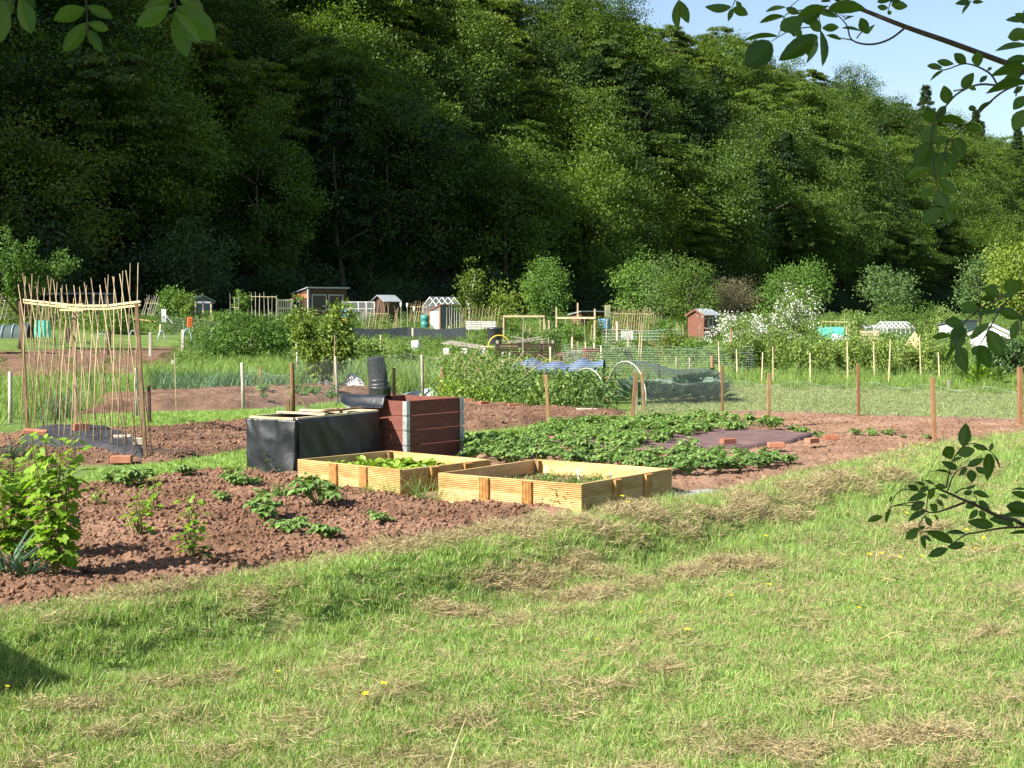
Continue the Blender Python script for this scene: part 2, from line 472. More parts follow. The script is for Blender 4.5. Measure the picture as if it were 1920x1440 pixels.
def unit(a):
    a = np.asarray(a, float)
    return a / np.maximum(np.linalg.norm(a, axis=-1, keepdims=True), 1e-9)

class Leafy:
    def __init__(s): s.V = []; s.F = []; s.R = []; s.n = 0
    def add(s, T, base, d, n, L, Wd, rnd=None):
        base = np.atleast_2d(np.asarray(base, float)); k = len(base)
        d = unit(np.broadcast_to(d, base.shape)); n = np.broadcast_to(n, base.shape)
        n = unit(n - d * (n * d).sum(-1, keepdims=True)); x = np.cross(d, n)
        L = np.broadcast_to(L, (k,)); Wd = np.broadcast_to(Wd, (k,))
        t, f = T
        V = base[:, None] + t[None, :, 0, None] * (Wd / 2)[:, None, None] * x[:, None] + t[None, :, 1, None] * L[:, None, None] * d[:, None] + t[None, :, 2, None] * L[:, None, None] * n[:, None]
        s.V.append(V.reshape(-1, 3))
        s.F.append((f[None] + (np.arange(k) * len(t))[:, None, None] + s.n).reshape(-1, 3))
        r = rng.random(k) if rnd is None else np.broadcast_to(rnd, (k,))
        s.R.append(np.repeat(r, len(t))); s.n += k * len(t)
        return s
    def mesh(s, name, m):
        return np_mesh(name, np.concatenate(s.V), np.concatenate(s.F), m, False, np.concatenate(s.R))
    def part(s, name, m, parent, kind='stuff'):
        o = link(name, s.mesh(name, m), parent)
        if kind: o['kind'] = kind
        return o

def rdir(n, up=0.0, r=rng):
    v = r.normal(size=(n, 3)); v[:, 2] += up
    return unit(v)

# ------------------------------------------------------------------ polygons on the ground
def wpoly(px, z=0.0):
    return np.array([G(u, v, z)[:2] for u, v in px])

def sdist(x, y, poly):
    x = np.asarray(x, float); y = np.asarray(y, float)
    dmin = np.full(x.shape, 1e9); ins = np.zeros(x.shape, bool)
    n = len(poly)
    for i in range(n):
        ax, ay = poly[i]; bx, by = poly[(i + 1) % n]
        ex, ey = bx - ax, by - ay
        t = np.clip(((x - ax) * ex + (y - ay) * ey) / (ex * ex + ey * ey + 1e-12), 0, 1)
        dmin = np.minimum(dmin, np.hypot(x - ax - t * ex, y - ay - t * ey))
        c = ((ay > y) != (by > y)) & (x < (bx - ax) * (y - ay) / (by - ay + 1e-12) + ax)
        ins ^= c
    return np.where(ins, dmin, -dmin)

def sample(poly, dens, maxn=60000, r=rng):
    lo = poly.min(0); hi = poly.max(0)
    n = int(min(maxn, np.prod(hi - lo) * dens))
    p = lo + r.random((n, 2)) * (hi - lo)
    return p[sdist(p[:, 0], p[:, 1], poly) > 0]

# ------------------------------------------------------------------ scattering of stuff
def scatter(name, label, cat, variants, pts, scl, rotz=None, tilt=.12, zoff=0.0, z=None):
    """one stuff object that instances small meshes on points"""
    n = len(pts)
    if z is None: z = ground(pts[:, 0], pts[:, 1])
    P = np.column_stack([pts[:, 0], pts[:, 1], z + zoff]).astype(np.float32)
    me = bpy.data.meshes.new(name)
    me.vertices.add(n); me.vertices.foreach_set('co', P.ravel())
    rot = np.column_stack([rng.normal(0, tilt, n), rng.normal(0, tilt, n), rng.random(n) * 2 * PI if rotz is None else rotz]).astype(np.float32)
    a = me.attributes.new('rot', 'FLOAT_VECTOR', 'POINT'); a.data.foreach_set('vector', rot.ravel())
    a = me.attributes.new('scl', 'FLOAT', 'POINT'); a.data.foreach_set('value', np.broadcast_to(scl, (n,)).astype(np.float32))
    a = me.attributes.new('idx', 'INT', 'POINT'); a.data.foreach_set('value', rng.integers(0, len(variants), n).astype(np.int32))
    me.update()
    o = link(name, me)
    col = bpy.data.collections.new(name + '_source')
    for i, v in enumerate(variants):
        col.objects.link(bpy.data.objects.new('%s_source_%02d' % (name, i), v))
    ng = bpy.data.node_groups.new(name, 'GeometryNodeTree')
    ng.interface.new_socket('Geometry', in_out='INPUT', socket_type='NodeSocketGeometry')
    ng.interface.new_socket('Geometry', in_out='OUTPUT', socket_type='NodeSocketGeometry')
    gi = ng.nodes.new('NodeGroupInput'); go = ng.nodes.new('NodeGroupOutput')
    ci = ng.nodes.new('GeometryNodeCollectionInfo'); ci.inputs['Collection'].default_value = col
    ci.inputs['Separate Children'].default_value = True; ci.inputs['Reset Children'].default_value = True
    ip = ng.nodes.new('GeometryNodeInstanceOnPoints'); ip.inputs['Pick Instance'].default_value = True
    def attr(nm, ty):
        q = ng.nodes.new('GeometryNodeInputNamedAttribute'); q.data_type = ty; q.inputs['Name'].default_value = nm
        return [s for s in q.outputs if s.enabled][0]
    er = ng.nodes.new('FunctionNodeEulerToRotation')
    L = ng.links.new
    L(gi.outputs[0], ip.inputs['Points']); L(ci.outputs[0], ip.inputs['Instance'])
    L(attr('idx', 'INT'), ip.inputs['Instance Index']); L(attr('rot', 'FLOAT_VECTOR'), er.inputs[0])
    L(er.outputs[0], ip.inputs['Rotation']); L(attr('scl', 'FLOAT'), ip.inputs['Scale'])
    L(ip.outputs[0], go.inputs[0])
    md = o.modifiers.new('scatter', 'NODES'); md.node_group = ng
    return tag(o, label, cat, kind='stuff')

# ------------------------------------------------------------------ ground sheet, hill
def grid_mesh(name, xs, ys, zf, m, smooth=True):
    X, Y = np.meshgrid(xs, ys); Z = zf(X, Y)
    nx, ny = len(xs), len(ys)
    i = np.arange(nx * ny).reshape(ny, nx)
    Fq = np.stack([i[:-1, :-1], i[:-1, 1:], i[1:, 1:], i[1:, :-1]], -1).reshape(-1, 4)
    return np_mesh(name, np.column_stack([X.ravel(), Y.ravel(), Z.ravel()]), Fq, m, smooth)

xs = np.concatenate([np.linspace(-900, -60, 15)[:-1], np.linspace(-60, -7, 40)[:-1], np.arange(-7, 11, .09), np.linspace(11, 90, 50)[1:], np.linspace(90, 900, 15)[1:]])
ys = np.concatenate([np.linspace(-300, -6, 12)[:-1], np.linspace(-6, 4.2, 14)[:-1], np.arange(4.2, 26, .09), np.linspace(26, 60, 70)[1:], np.linspace(60, 160, 50)[1:], np.linspace(160, 1200, 25)[1:]])
tag(link('ground', grid_mesh('ground', xs, ys, ground, M['turf'])), kind='structure')

def hill_z(t, p):
    return 1.3 - .25 + 37.0 * (1 + 2.1 * sstep(16, -38, t)) * sstep(-6, 46, p) ** .95 + 6 * sstep(40, 160, p) + 1.2 * (fbm(t * .06, p * .06, 2, 31) - .5) * sstep(0, 10, p)  # unseen shoulder beyond the left edge is added height, raised to shade the wood
tt = np.arange(-160, 620, 5.0); pp = np.concatenate([np.arange(-1, 50, 2.5), np.arange(55, 260, 20.0)])
Tm, Pm = np.meshgrid(tt, pp)
HX = FOOT[0] + Tm * FDIR[0] + Pm * FNRM[0]; HY = FOOT[1] + Tm * FDIR[1] + Pm * FNRM[1]
ii = np.arange(Tm.size).reshape(Tm.shape)
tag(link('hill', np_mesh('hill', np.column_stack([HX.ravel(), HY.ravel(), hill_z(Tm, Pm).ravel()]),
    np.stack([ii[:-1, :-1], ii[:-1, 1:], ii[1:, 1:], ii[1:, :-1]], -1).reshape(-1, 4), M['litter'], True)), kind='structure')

# ------------------------------------------------------------------ soil beds
SOILS = []
def soil(name, px, res, amp, m, mound=.03, row=None, edge=.25, wob=.18, world=False):
    poly = np.array(px, float) if world else wpoly(px)
    SOILS.append(poly)
    lo = poly.min(0) - .3; hi = poly.max(0) + .3
    x = np.arange(lo[0], hi[0], res); y = np.arange(lo[1], hi[1], res)
    X, Y = np.meshgrid(x, y)
    sdf = lambda X, Y: sdist(X, Y, poly) + wob * (fbm(X * 2.2, Y * 2.2, 3, 71) - .5) * 2
    def zf(X, Y):
        a = fbm(X * 5, Y * 5, 3, 41); b = 1 - np.abs(2 * vnoise(X * 17, Y * 17, 43) - 1); c = 1 - np.abs(2 * vnoise(X * 37, Y * 37, 47) - 1)
        z = ground(X, Y) * .5 + mound + amp * ((a - .5) * .6 + (b - .5) * .42 + (c - .5) * .34)
        sd_ = sdf(X, Y); k = sstep(-.03, edge, sd_)
        return ground(X, Y) * (1 - k) + (z + .012) * k - .03 * (1 - sstep(-.06, .02, sd_))
    sd = sdf(X, Y)
    Z = zf(X, Y)
    keep = sd > -.06
    i = np.arange(X.size).reshape(X.shape)
    q = np.stack([i[:-1, :-1], i[:-1, 1:], i[1:, 1:], i[1:, :-1]], -1).reshape(-1, 4)
    kq = keep.ravel()[q].all(1); q = q[kq]
    used, inv = np.unique(q, return_inverse=True)
    V = np.column_stack([X.ravel(), Y.ravel(), Z.ravel()])[used]
    tag(link(name, np_mesh(name, V, inv.reshape(-1, 4), m, False)), kind='structure')
    SOILZ[id(poly)] = zf
    return poly
SOILZ = {}

SP_FRONT = soil('soil_bed', [(-420, 1240), (0, 1148), (330, 1100), (620, 1046), (860, 1000), (1075, 962), (1100, 972), (1020, 945), (930, 935), (826, 945), (740, 925), (640, 905), (555, 893), (470, 886), (380, 880), (300, 893), (200, 905), (90, 915), (-300, 980)], .024, .085, M['soil'])
soil('soil_path', [(470, 890), (560, 893), (700, 925), (830, 945), (960, 962), (1090, 985), (1100, 950), (840, 915), (760, 930), (560, 888)], .04, .02, M['soil_dry'], .045)
SP_MID = soil('soil_bed', [(290, 868), (330, 866), (470, 842), (640, 850), (760, 800), (640, 770), (470, 788), (330, 800), (200, 806), (30, 812), (-200, 850), (-150, 905), (60, 880), (150, 872)], .045, .09, M['soil_far'])
SP_BACK = soil('soil_bed', [(150, 775), (250, 770), (460, 768), (640, 752), (760, 745), (740, 725), (640, 728), (440, 735), (270, 742), (160, 750)], .06, .12, M['soil_far'], .14, edge=.7)
SP_RED = soil('soil_bed', [(868, 812), (930, 808), (1030, 797), (1180, 786), (1190, 778), (1080, 772), (960, 765), (870, 757), (780, 752), (700, 756)], .05, .10, M['soil_far'], .10, edge=.5)
SP_RIGHT = soil('soil_bed', [(1230, 940), (1330, 922), (1420, 905), (1560, 876), (1740, 834), (1920, 812), (2120, 775), (1920, 789), (1640, 782), (1400, 772), (1260, 783), (1190, 793), (1000, 830), (880, 850), (880, 880), (1000, 905)], .04, .055, M['soil_dry'], .035)
SP_LEFT = soil('soil_bed', [(-18, 43), (-10.6, 46.5), (-13.2, 56), (-15.2, 66), (-18, 82), (-31, 82), (-24, 62)], .16, .16, M['soil_far'], .08, edge=.6, world=True)
soil('soil_bed', [(-9.8, 66), (-5.5, 66), (-6.5, 78), (-12, 80)], .18, .14, M['soil_far'], .06, edge=.6, world=True)
soil('soil_bed', [(1.5, 58), (6.5, 60), (8, 72), (1.5, 70)], .18, .14, M['soil_far'], .05, edge=.6, world=True)

def clod_mesh(k):
    r = np.random.default_rng(k)
    t = (1 + 5 ** .5) / 2
    v = np.array([(-1, t, 0), (1, t, 0), (-1, -t, 0), (1, -t, 0), (0, -1, t), (0, 1, t), (0, -1, -t), (0, 1, -t), (t, 0, -1), (t, 0, 1), (-t, 0, -1), (-t, 0, 1)]) / 1.9
    f = np.array([(0, 11, 5), (0, 5, 1), (0, 1, 7), (0, 7, 10), (0, 10, 11), (1, 5, 9), (5, 11, 4), (11, 10, 2), (10, 7, 6), (7, 1, 8), (3, 9, 4), (3, 4, 2), (3, 2, 6), (3, 6, 8), (3, 8, 9), (4, 9, 5), (2, 4, 11), (6, 2, 10), (8, 6, 7), (9, 8, 1)])
    v = v * (.55 + .75 * r.random((12, 1))) * np.array([1, .8, .62])
    return np_mesh('clod', v, f, M['clod'])
CLODS = [clod_mesh(k) for k in range(6)]
def clods(name, label, poly, dens, smin, smax, z=.03):
    p = sample(poly, dens)
    s = smin + (smax - smin) * rng.random(len(p)) ** 4
    scatter(name, label, 'soil clods', CLODS, p, s, tilt=.5, z=SOILZ[id(poly)](p[:, 0], p[:, 1]) + s * .25)
clods('soil_clods', 'loose reddish clods strewn over the dug soil of the front bed', SP_FRONT, 1100, .006, .032)
clods('soil_clods', 'brown clods on the dug soil behind the black sheeted box', SP_MID, 260, .009, .038)
clods('soil_clods', 'crumbly clods on the raked soil of the bed beside the membrane', SP_RIGHT, 200, .007, .024)
clods('soil_clods', 'clods on the earth ridge behind the red box', SP_RED, 260, .009, .034)

# ------------------------------------------------------------------ hillside wood
def spray_crown(seed, Rr, H, nspray, nleaf, L, m, droop=.25, conic=.3):
    r = np.random.default_rng(seed)
    lf = Leafy()
    h = r.random(nspray) ** .8
    az = r.random(nspray) * 2 * PI
    lump = .6 + .7 * vnoise(np.cos(az) * 1.6 + 9 + seed, np.sin(az) * 1.6 + h * 5, seed)
    prof = np.sin(PI * np.clip(.12 + .80 * h, 0, 1)) ** .55 * (1 - conic * h)
    rr = Rr * prof * lump * (.58 + .58 * r.random(nspray))
    z0 = H * (.10 + .90 * h)
    for k in range(nspray):
        a = az[k]; out = np.array([math.cos(a), math.sin(a), 0]); side = np.array([-math.sin(a), math.cos(a), 0])
        n = nleaf
        s = r.random(n) ** .6
        ln = .30 * rr[k] + .75 * rr[k] * s
        wv = (.62 + .35 * Rr / 5) * (1.15 - .75 * s)
        lat = r.normal(0, .5, n) * wv
        up = r.normal(0, .10, n) + .35 * r.random()
        pos = out * ln[:, None] + side * lat[:, None]
        pos[:, 2] = z0[k] - droop * rr[k] * s ** 2 + up - .12 * np.abs(lat)
        d = unit(out * .8 + side * (lat * .6)[:, None] + r.normal(0, .45, (n, 3)) + np.array([0, 0, -.35]))
        nn = unit(r.normal(0, .42, (n, 3)) + np.array([0, 0, 1.0]) + out * .25)
        lf.add(T_DIA, pos, d, nn, L * (.7 + .6 * r.random(n)), L * .62 * (.7 + .6 * r.random(n)), np.clip(.25 + .5 * r.random() + r.normal(0, .16, n), 0, 1))
    return lf.mesh('crown', m)

def trunk_mesh(seed, H, r0, limbs=6, m=None, lean=.06):
    r = random.Random(seed)
    mb = MB()
    pts = [(0, 0, -1.0)]; x = y = 0
    for i in range(1, 7):
        x += r.uniform(-lean, lean) * H / 6 * 2; y += r.uniform(-lean, lean) * H / 6 * 2
        pts.append((x, y, H * .85 * i / 6))
    mb.tube(pts, [r0 * (1 - .13 * i) for i in range(7)], 7)
    for k in range(limbs):
        i = r.randint(2, 5); a = r.uniform(0, 2 * PI); p = Vector(pts[i]); ln = H * r.uniform(.2, .36)
        q = p + Vector((math.cos(a) * ln * .5, math.sin(a) * ln * .5, ln * .35)); e = q + Vector((math.cos(a) * ln * .5, math.sin(a) * ln * .5, ln * .2))
        mb.tube([p, q, e], [r0 * .4, r0 * .25, r0 * .08], 5)
    return mb.mesh('trunk', m or M['bark'], True)

CROWNS = []
def hill_crowns():
    for k, (kind, Rr, H, ns, nl, mm, con) in enumerate([('c', 5.6, 12.5, 110, 190, 'l_hill', 0), ('s', 5.4, 13.5, 150, 140, 'l_hill_y', .12), ('s', 6.6, 12.8, 170, 140, 'l_hill', .0), ('c', 4.6, 15, 100, 180, 'l_hill', 0),
                                                        ('c', 5.8, 11.5, 110, 190, 'l_hill_y', 0), ('s', 3.4, 16, 150, 120, 'l_hill_d', .72), ('c', 6.0, 12.5, 120, 190, 'l_hill', 0)]):
        if kind == 's': me = spray_crown(100 + k, Rr, H, ns, nl, .29, M[mm], droop=.12, conic=con)
        else: me = clump_crown(100 + k, Rr, Rr, H * .53, H * .50, ns, nl, .29, M[mm], cr=.155, up=.6, shell=.62)
        CROWNS.append((me, trunk_mesh(k, H * .9, .24, 3)))
HILL_KIND = ['broad green beech', 'yellower young beech', 'spreading tree with layered boughs', 'narrow tall tree', 'rounded yellow green tree', 'dark conical conifer', 'very dark broad tree']
LAND = [(90, 'behind the first canes'), (200, 'behind the bean canes'), (300, 'behind the thick bean post'), (420, 'behind the dark hut'), (520, 'behind the tall grey bean poles'), (600, 'behind the orange shed end'), (660, 'behind the flat roofed shed'),
        (760, 'behind the small brown shed'), (850, 'behind the grey shed'), (940, 'behind the light green saplings'), (1050, 'behind the birch like tree'), (1140, 'behind the low dark hut'), (1230, 'behind the maple'), (1330, 'behind the red shed'), (1420, 'behind the white blossom'), (1530, 'behind the round green tree'),
        (1620, 'behind the turquoise net'), (1720, 'behind the pale greenhouse'), (1810, 'behind the hay heap'), (1880, 'behind the white shed'), (9999, 'behind the edge tree')]
def where(u): return next(s_ for e, s_ in LAND if u < e)
def hill_label(k, p, u):
    return HILL_KIND[k] + ' ' + ('at the bottom of the wood ' if p < 9 else 'low in the wood ' if p < 17 else 'midway up the wood ' if p < 27 else 'high in the wood ' if p < 39 else 'on the skyline ') + where(u)
def clump_crown(seed, rx, ry, rz, zc, nclump, nleaf, L, m, T=T_DIA, cr=.28, up=.35, asp=.6, shell=.5, name='crown', flat=1.0):
    r = np.random.default_rng(seed)
    lf = Leafy()
    d = unit(r.normal(size=(nclump, 3)))
    q = (shell + (1 - shell) * r.random(nclump)) * (.58 + .62 * vnoise(d[:, 0] * 1.7 + seed, d[:, 1] * 1.7 + d[:, 2] * 2.1, seed) + .28 * vnoise(d[:, 0] * 4 + seed, d[:, 1] * 4 + d[:, 2] * 5, seed + 3))
    cc = d * q[:, None] * np.array([rx, ry, rz]); cc[:, 2] += zc
    for k in range(nclump):
        n = nleaf; sh_ = 1.0
        if k % 6 == 0 and shell > .2:
            cc[k] = (cc[k] - np.array([0, 0, zc])) * 1.16 + np.array([0, 0, zc]); sh_ = .5; n = nleaf // 2
        o = r.normal(0, 1, (n, 3)) * sh_ * cr * min(rx, rz) * np.array([1, 1, .7 * flat])
        pos = cc[k] + o
        out = unit(d[k] + .5 * unit(o))
        lf.add(T, pos, unit(out + r.normal(0, .6, (n, 3)) + np.array([0, 0, -.2])), unit(r.normal(0, .5, (n, 3)) + np.array([0, 0, up]) + out * .6),
               L * (.7 + .6 * r.random(n)), L * asp * (.7 + .6 * r.random(n)), np.clip(.2 + .55 * r.random() + r.normal(0, .15, n), 0, 1))
    return lf.mesh(name, m)

hill_crowns()
protos = {}
ntree = 0
hr = np.random.default_rng(5)
for p in np.arange(3, 52, 7.4):
    for t in np.arange(-30, 470, 8.9):
        tj = t + hr.uniform(-2.6, 2.6); pj = p + hr.uniform(-2.4, 2.4)
        x = FOOT[0] + tj * FDIR[0] + pj * FNRM[0]; y = FOOT[1] + tj * FDIR[1] + pj * FNRM[1]
        u = 960 + x / y * F
        sc = hr.uniform(.92, 1.32) * (1.0 + .1 * (p > 40))
        k = int(hr.choice(7, p=[.2, .19, .16, .12, .11, .06, .16]))
        z = float(hill_z(np.array([tj]), np.array([pj]))[0]) - .4
        if (u < -70 and not (p < 40 and -62 < t < 4 and ntree % 3 < 3)) or u > 1990: continue  # trees kept past the left edge are unseen, added for the shade they cast
        vtop = 590 - (z + 15 * sc - EYE) / y * F
        vbot = 590 - (z - EYE) / y * F
        if vbot < -60: continue
        lab = hill_label(k, p, u)
        grp = 'trees of the hillside wood'
        rz = hr.uniform(0, 2 * PI); s3 = (sc * hr.uniform(.9, 1.15), sc * hr.uniform(.9, 1.15), sc * hr.uniform(.9, 1.12))
        if k not in protos:
            o = thing('woodland_tree', lab, 'tree', (x, y, z), rz, grp)
            c = link('crown', CROWNS[k][0], o, (0, 0, 1.5)); c['kind'] = 'stuff'
            link('trunk', CROWNS[k][1], o)
            protos[k] = o; o.scale = s3
        else:
            dup(protos[k], (x, y, z), rz, lab, s3, grp)
        ntree += 1
print('hill trees', ntree)

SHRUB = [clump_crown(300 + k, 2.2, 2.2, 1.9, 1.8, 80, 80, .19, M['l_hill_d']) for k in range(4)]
sp = None
k = 0
for t, p0 in [(t, 0) for t in np.arange(-20, 330, 6.0)] + [(t, 5.5) for t in np.arange(0, 150, 5.5)] + [(t, 11) for t in np.arange(0, 110, 6)] + [(t, 18) for t in np.arange(10, 90, 7)]:
    tj = t + hr.uniform(-1.6, 1.6); pj = p0 + hr.uniform(-2.2, 1.0)
    x = FOOT[0] + tj * FDIR[0] + pj * FNRM[0]; y = FOOT[1] + tj * FDIR[1] + pj * FNRM[1]
    u = 960 + x / y * F
    if u < -60 or u > 2000: continue
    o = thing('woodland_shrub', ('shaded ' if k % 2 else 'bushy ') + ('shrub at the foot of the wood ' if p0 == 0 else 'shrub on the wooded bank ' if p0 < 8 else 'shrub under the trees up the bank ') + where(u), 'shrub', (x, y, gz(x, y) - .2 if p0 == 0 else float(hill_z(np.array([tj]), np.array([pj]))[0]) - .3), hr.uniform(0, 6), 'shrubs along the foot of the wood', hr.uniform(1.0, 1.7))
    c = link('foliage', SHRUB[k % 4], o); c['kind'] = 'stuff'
    k += 1

# ------------------------------------------------------------------ grass
def tuft(seed, n, L, w, spread, m, lean=.5, flat=False, T=T_BLA, name='tuft'):
    r = np.random.default_rng(seed)
    a = r.random(n) * 2 * PI; q = spread * np.sqrt(r.random(n))
    base = np.column_stack([np.cos(a) * q, np.sin(a) * q, np.zeros(n)])
    d = r.normal(0, lean, (n, 3)); d[:, 2] = 1.0 if not flat else np.abs(r.normal(0, .22, n))
    if flat: base[:, 2] = r.random(n) * .035
    return Leafy().add(T, base, d, rdir(n), L * (.55 + .75 * r.random(n)), w * (.7 + .6 * r.random(n)), r.random(n)).mesh(name, m)

TG = [tuft(k, 38, .034, .0032, .08, M['g_green'], .6) for k in range(6)]
TL = [tuft(20 + k, 34, .095, .0044, .085, M['g_green'], .35) for k in range(4)]
TD = [tuft(40 + k, 34, .06, .0026, .085, M['g_dry'], .9, True) for k in range(5)]
TDU = [tuft(50 + k, 20, .06, .0036, .08, M['g_dry'], .7) for k in range(3)]
FORE = [(-420, 1235), (0, 1150), (330, 1103), (620, 1050), (860, 1003), (1060, 968), (1140, 962), (1200, 945), (1270, 935), (1330, 925), (1560, 878), (1740, 835), (1920, 815), (2150, 772)]
fp = np.concatenate([wpoly(FORE), np.array([(12.5, 20.0), (5.0, 4.4), (-3.6, 4.4)])])
p = sample(fp, 560, 200000)
dd = p[:, 1]
p = p[rng.random(len(p)) < np.clip((7.0 / dd) ** 1.1, 0, 1)]
dry = fbm(p[:, 0] * 1.3, p[:, 1] * 1.3, 3, 61)
DRY = [(500, 1165, .42), (290, 1172, .30), (205, 1190, .25), (860, 1050, .50), (765, 1080, .40), (1000, 1085, .40), (1040, 1040, .45), (960, 1150, .35), (905, 1120, .30), (1130, 1095, .3), (1240, 1012, .40), (1330, 1058, .25),
       (1395, 1050, .25), (1290, 1060, .2), (1460, 975, .40), (1590, 938, .42), (1640, 928, .30), (1500, 955, .30), (1258, 1238, .22), (1235, 1182, .22), (1500, 1152, .16), (1060, 1300, .28), (1150, 1268, .2), (700, 1290, .3), (430, 1392, .30), (250, 1335, .30), (60, 1400, .3),
       (840, 1340, .22), (1210, 1425, .22), (1330, 1372, .35), (1640, 1285, .25), (1620, 1365, .3), (1560, 1260, .2), (1870, 1300, .4), (1860, 1160, .25), (1800, 1340, .35), (620, 1240, .3), (350, 1250, .3), (130, 1300, .3), (560, 1310, .2), (1700, 1430, .3), (1500, 1400, .2), (40, 1235, .3), (1160, 1010, .3), (1380, 980, .3), (940, 1030, .3), (1100, 1060, .3), (1720, 1000, .25), (1830, 905, .3)]
dm = np.zeros(len(p))
for u, v, r_ in DRY:
    c = G(u, v, -.15); e = EDIR
    ox = p[:, 0] - c.x; oy = p[:, 1] - c.y
    al = ox * e[0] + oy * e[1]; ac = ox * ENRM[0] + oy * ENRM[1]
    dm = np.maximum(dm, (.55 if v < 1130 else .2) * (1 - np.hypot(al / (r_ * 1.6), ac / (r_ * .9))))
isdry = (dm + (dry - .5) * 1.5 + (fbm(p[:, 0] * 7, p[:, 1] * 7, 2, 66) - .5) * .9 > .50)
sdd = (p[:, 0] - ED0[0]) * ENRM[0] + (p[:, 1] - ED0[1]) * ENRM[1]
bankz = (sdd > .6) & (sdd < 1.5) & (dm < .5)
q = rng.random(len(p))
far = np.clip(dd[0:0], 0, 1)
sc = lambda P_: (.85 + .5 * rng.random(len(P_))) * np.clip(P_[:, 1] / 9, 1, 2.0) ** .6
g = p[~isdry | (q < .55)]
scatter('grass', 'short mown green grass of the sunny bank and lawn in front of the plots', 'grass', TG, g, sc(g), tilt=.15)
g = p[(~isdry) & ((bankz & (q > .72)) | (q > .96))]
scatter('long_grass', 'longer uncut grass on the little bank below the plot edge', 'grass', TL, g, sc(g) * .85, tilt=.15)
g = p[(isdry & (q > .35)) | (q > .90)]
scatter('dry_grass', 'brown dried mowings lying in wisps over the lawn', 'dry grass', TD, g, sc(g), tilt=.12, zoff=.012)
g = p[(q > .70) & (q < .86)]
scatter('dry_grass', 'straw coloured dead blades standing among the mown grass', 'dry grass', TDU, g, sc(g), tilt=.2)
# heaped mowings
hp = []; hz = []
for u, v, r0 in DRY:
    c = G(u, v, -.15)
    low = v > 1130
    if low: r0 *= .75
    for sb in range(3 if low else 5):
        r_ = r0 * rng.uniform(.25, .6); oa = rng.normal(0, r0 * .75); oc = rng.normal(0, r0 * .28); n = int((11 if low else 26) * r_ / .12)
        al = oa + rng.normal(0, r_ * .6, n); ac = oc + rng.normal(0, r_ * .3, n)
        x = c.x + al * EDIR[0] + ac * ENRM[0]; y = c.y + al * EDIR[1] + ac * ENRM[1]
        h = .06 * np.exp(-((al - oa) / (r_ * .8)) ** 2 - ((ac - oc) / (r_ * .5)) ** 2) * rng.random(n)
        hp.append(np.column_stack([x, y])); hz.append(ground(x, y) + h)
hp = np.concatenate(hp); hz = np.concatenate(hz)
k = sdist(hp[:, 0], hp[:, 1], fp) > 0.05
scatter('mowing_heaps', 'little heaps of withered brown mowings raked into rows on the lawn', 'dry grass', TD, hp[k], sc(hp[k]) * 1.05, tilt=.3, z=hz[k])

# paths and lawns further off
TF = [tuft(60 + k, 30, .045, .007, .13, M['g_green'], .7) for k in range(4)]
TFL = [tuft(64 + k, 30, .038, .007, .14, M['g_lawn'], .9) for k in range(4)]
def lawn(label, px, dens, s=1.2, var=None):
    pts = sample(wpoly(px), dens)
    ok = np.ones(len(pts), bool)
    scatter('grass', label, 'grass', var or TF, pts[ok], s * (.8 + .5 * rng.random(ok.sum())))
lawn('narrow mown grass strip in front of the bean canes', [(120, 912), (200, 882), (320, 868), (470, 846), (475, 888), (380, 884), (290, 892), (190, 908)], 190, 1.1)
lawn('grass strip between the dug beds behind the bean canes', [(120, 812), (290, 803), (470, 790), (640, 775), (660, 752), (560, 765), (450, 772), (280, 775), (150, 782)], 110, 1.3)
lawn('grass path between the red box and the strawberry rows', [(868, 850), (1000, 832), (1100, 800), (1190, 793), (1190, 780), (1100, 795), (1030, 798), (930, 810), (868, 815)], 120, 1.3)
lawn('mown lawn behind the raked bed and its stakes', [(1190, 792), (1400, 773), (1640, 783), (1930, 790), (2100, 776), (2080, 728), (1920, 732), (1620, 728), (1480, 722), (1340, 722), (1180, 770)], 60, 1.25, TFL)
# rough growth across the gardens
TW = [tuft(80 + k, 34, .42, .012, .22, M['g_long'], .3, T=T_BLA2) for k in range(5)]
def weed(seed, n, h, sp, L, m):
    r = np.random.default_rng(seed)
    pos = np.column_stack([r.normal(0, sp, n), r.normal(0, sp, n), h * r.random(n) ** .8])
    pos[:, :2] *= (1.1 - .5 * pos[:, 2:] / h)
    return Leafy().add(T_DIA, pos, rdir(n, .1, r), unit(r.normal(0, .5, (n, 3)) + np.array([0, 0, .9])), L * (.6 + .8 * r.random(n)), L * .6 * (.6 + .8 * r.random(n)), r.random(n)).mesh('weed', m)
WEEDS = [weed(90 + k, 90, .55, .2, .085, M[['l_weed', 'l_weed', 'l_bush2', 'l_grey', 'l_bush'][k]]) for k in range(5)]
EXCL = [wpoly([(1190, 800), (1400, 780), (1640, 790), (2100, 795), (2100, 728), (1620, 722), (1480, 712), (1340, 712), (1180, 775)])]
def rough(name, label, px, dens, var, s, ex=True, z=None, cat='weeds'):
    pts = sample(wpoly(px), dens)
    if ex:
        for e in EXCL + SOILS:
            pts = pts[sdist(pts[:, 0], pts[:, 1], e) < -.1]
    scatter(name, label, cat, var, pts, s * (.65 + .7 * rng.random(len(pts))), tilt=.1)
rough('rough_grass', 'rough uncut grass between the distant plots', [(-150, 745), (640, 735), (1000, 730), (1340, 715), (2050, 722), (2000, 648), (-100, 648)], 1.1, TW, .75, cat='grass')
rough('weeds', 'leafy weeds and vegetables filling the distant plots', [(-150, 690), (640, 700), (1000, 700), (1340, 700), (2050, 705), (1990, 636), (-60, 636)], .62, WEEDS, .85)
rough('tall_grass', 'tall lush grass standing behind the tilted black bin', [(640, 728), (700, 740), (840, 735), (850, 690), (760, 672), (640, 690)], 12, TW, .95, False, cat='grass')
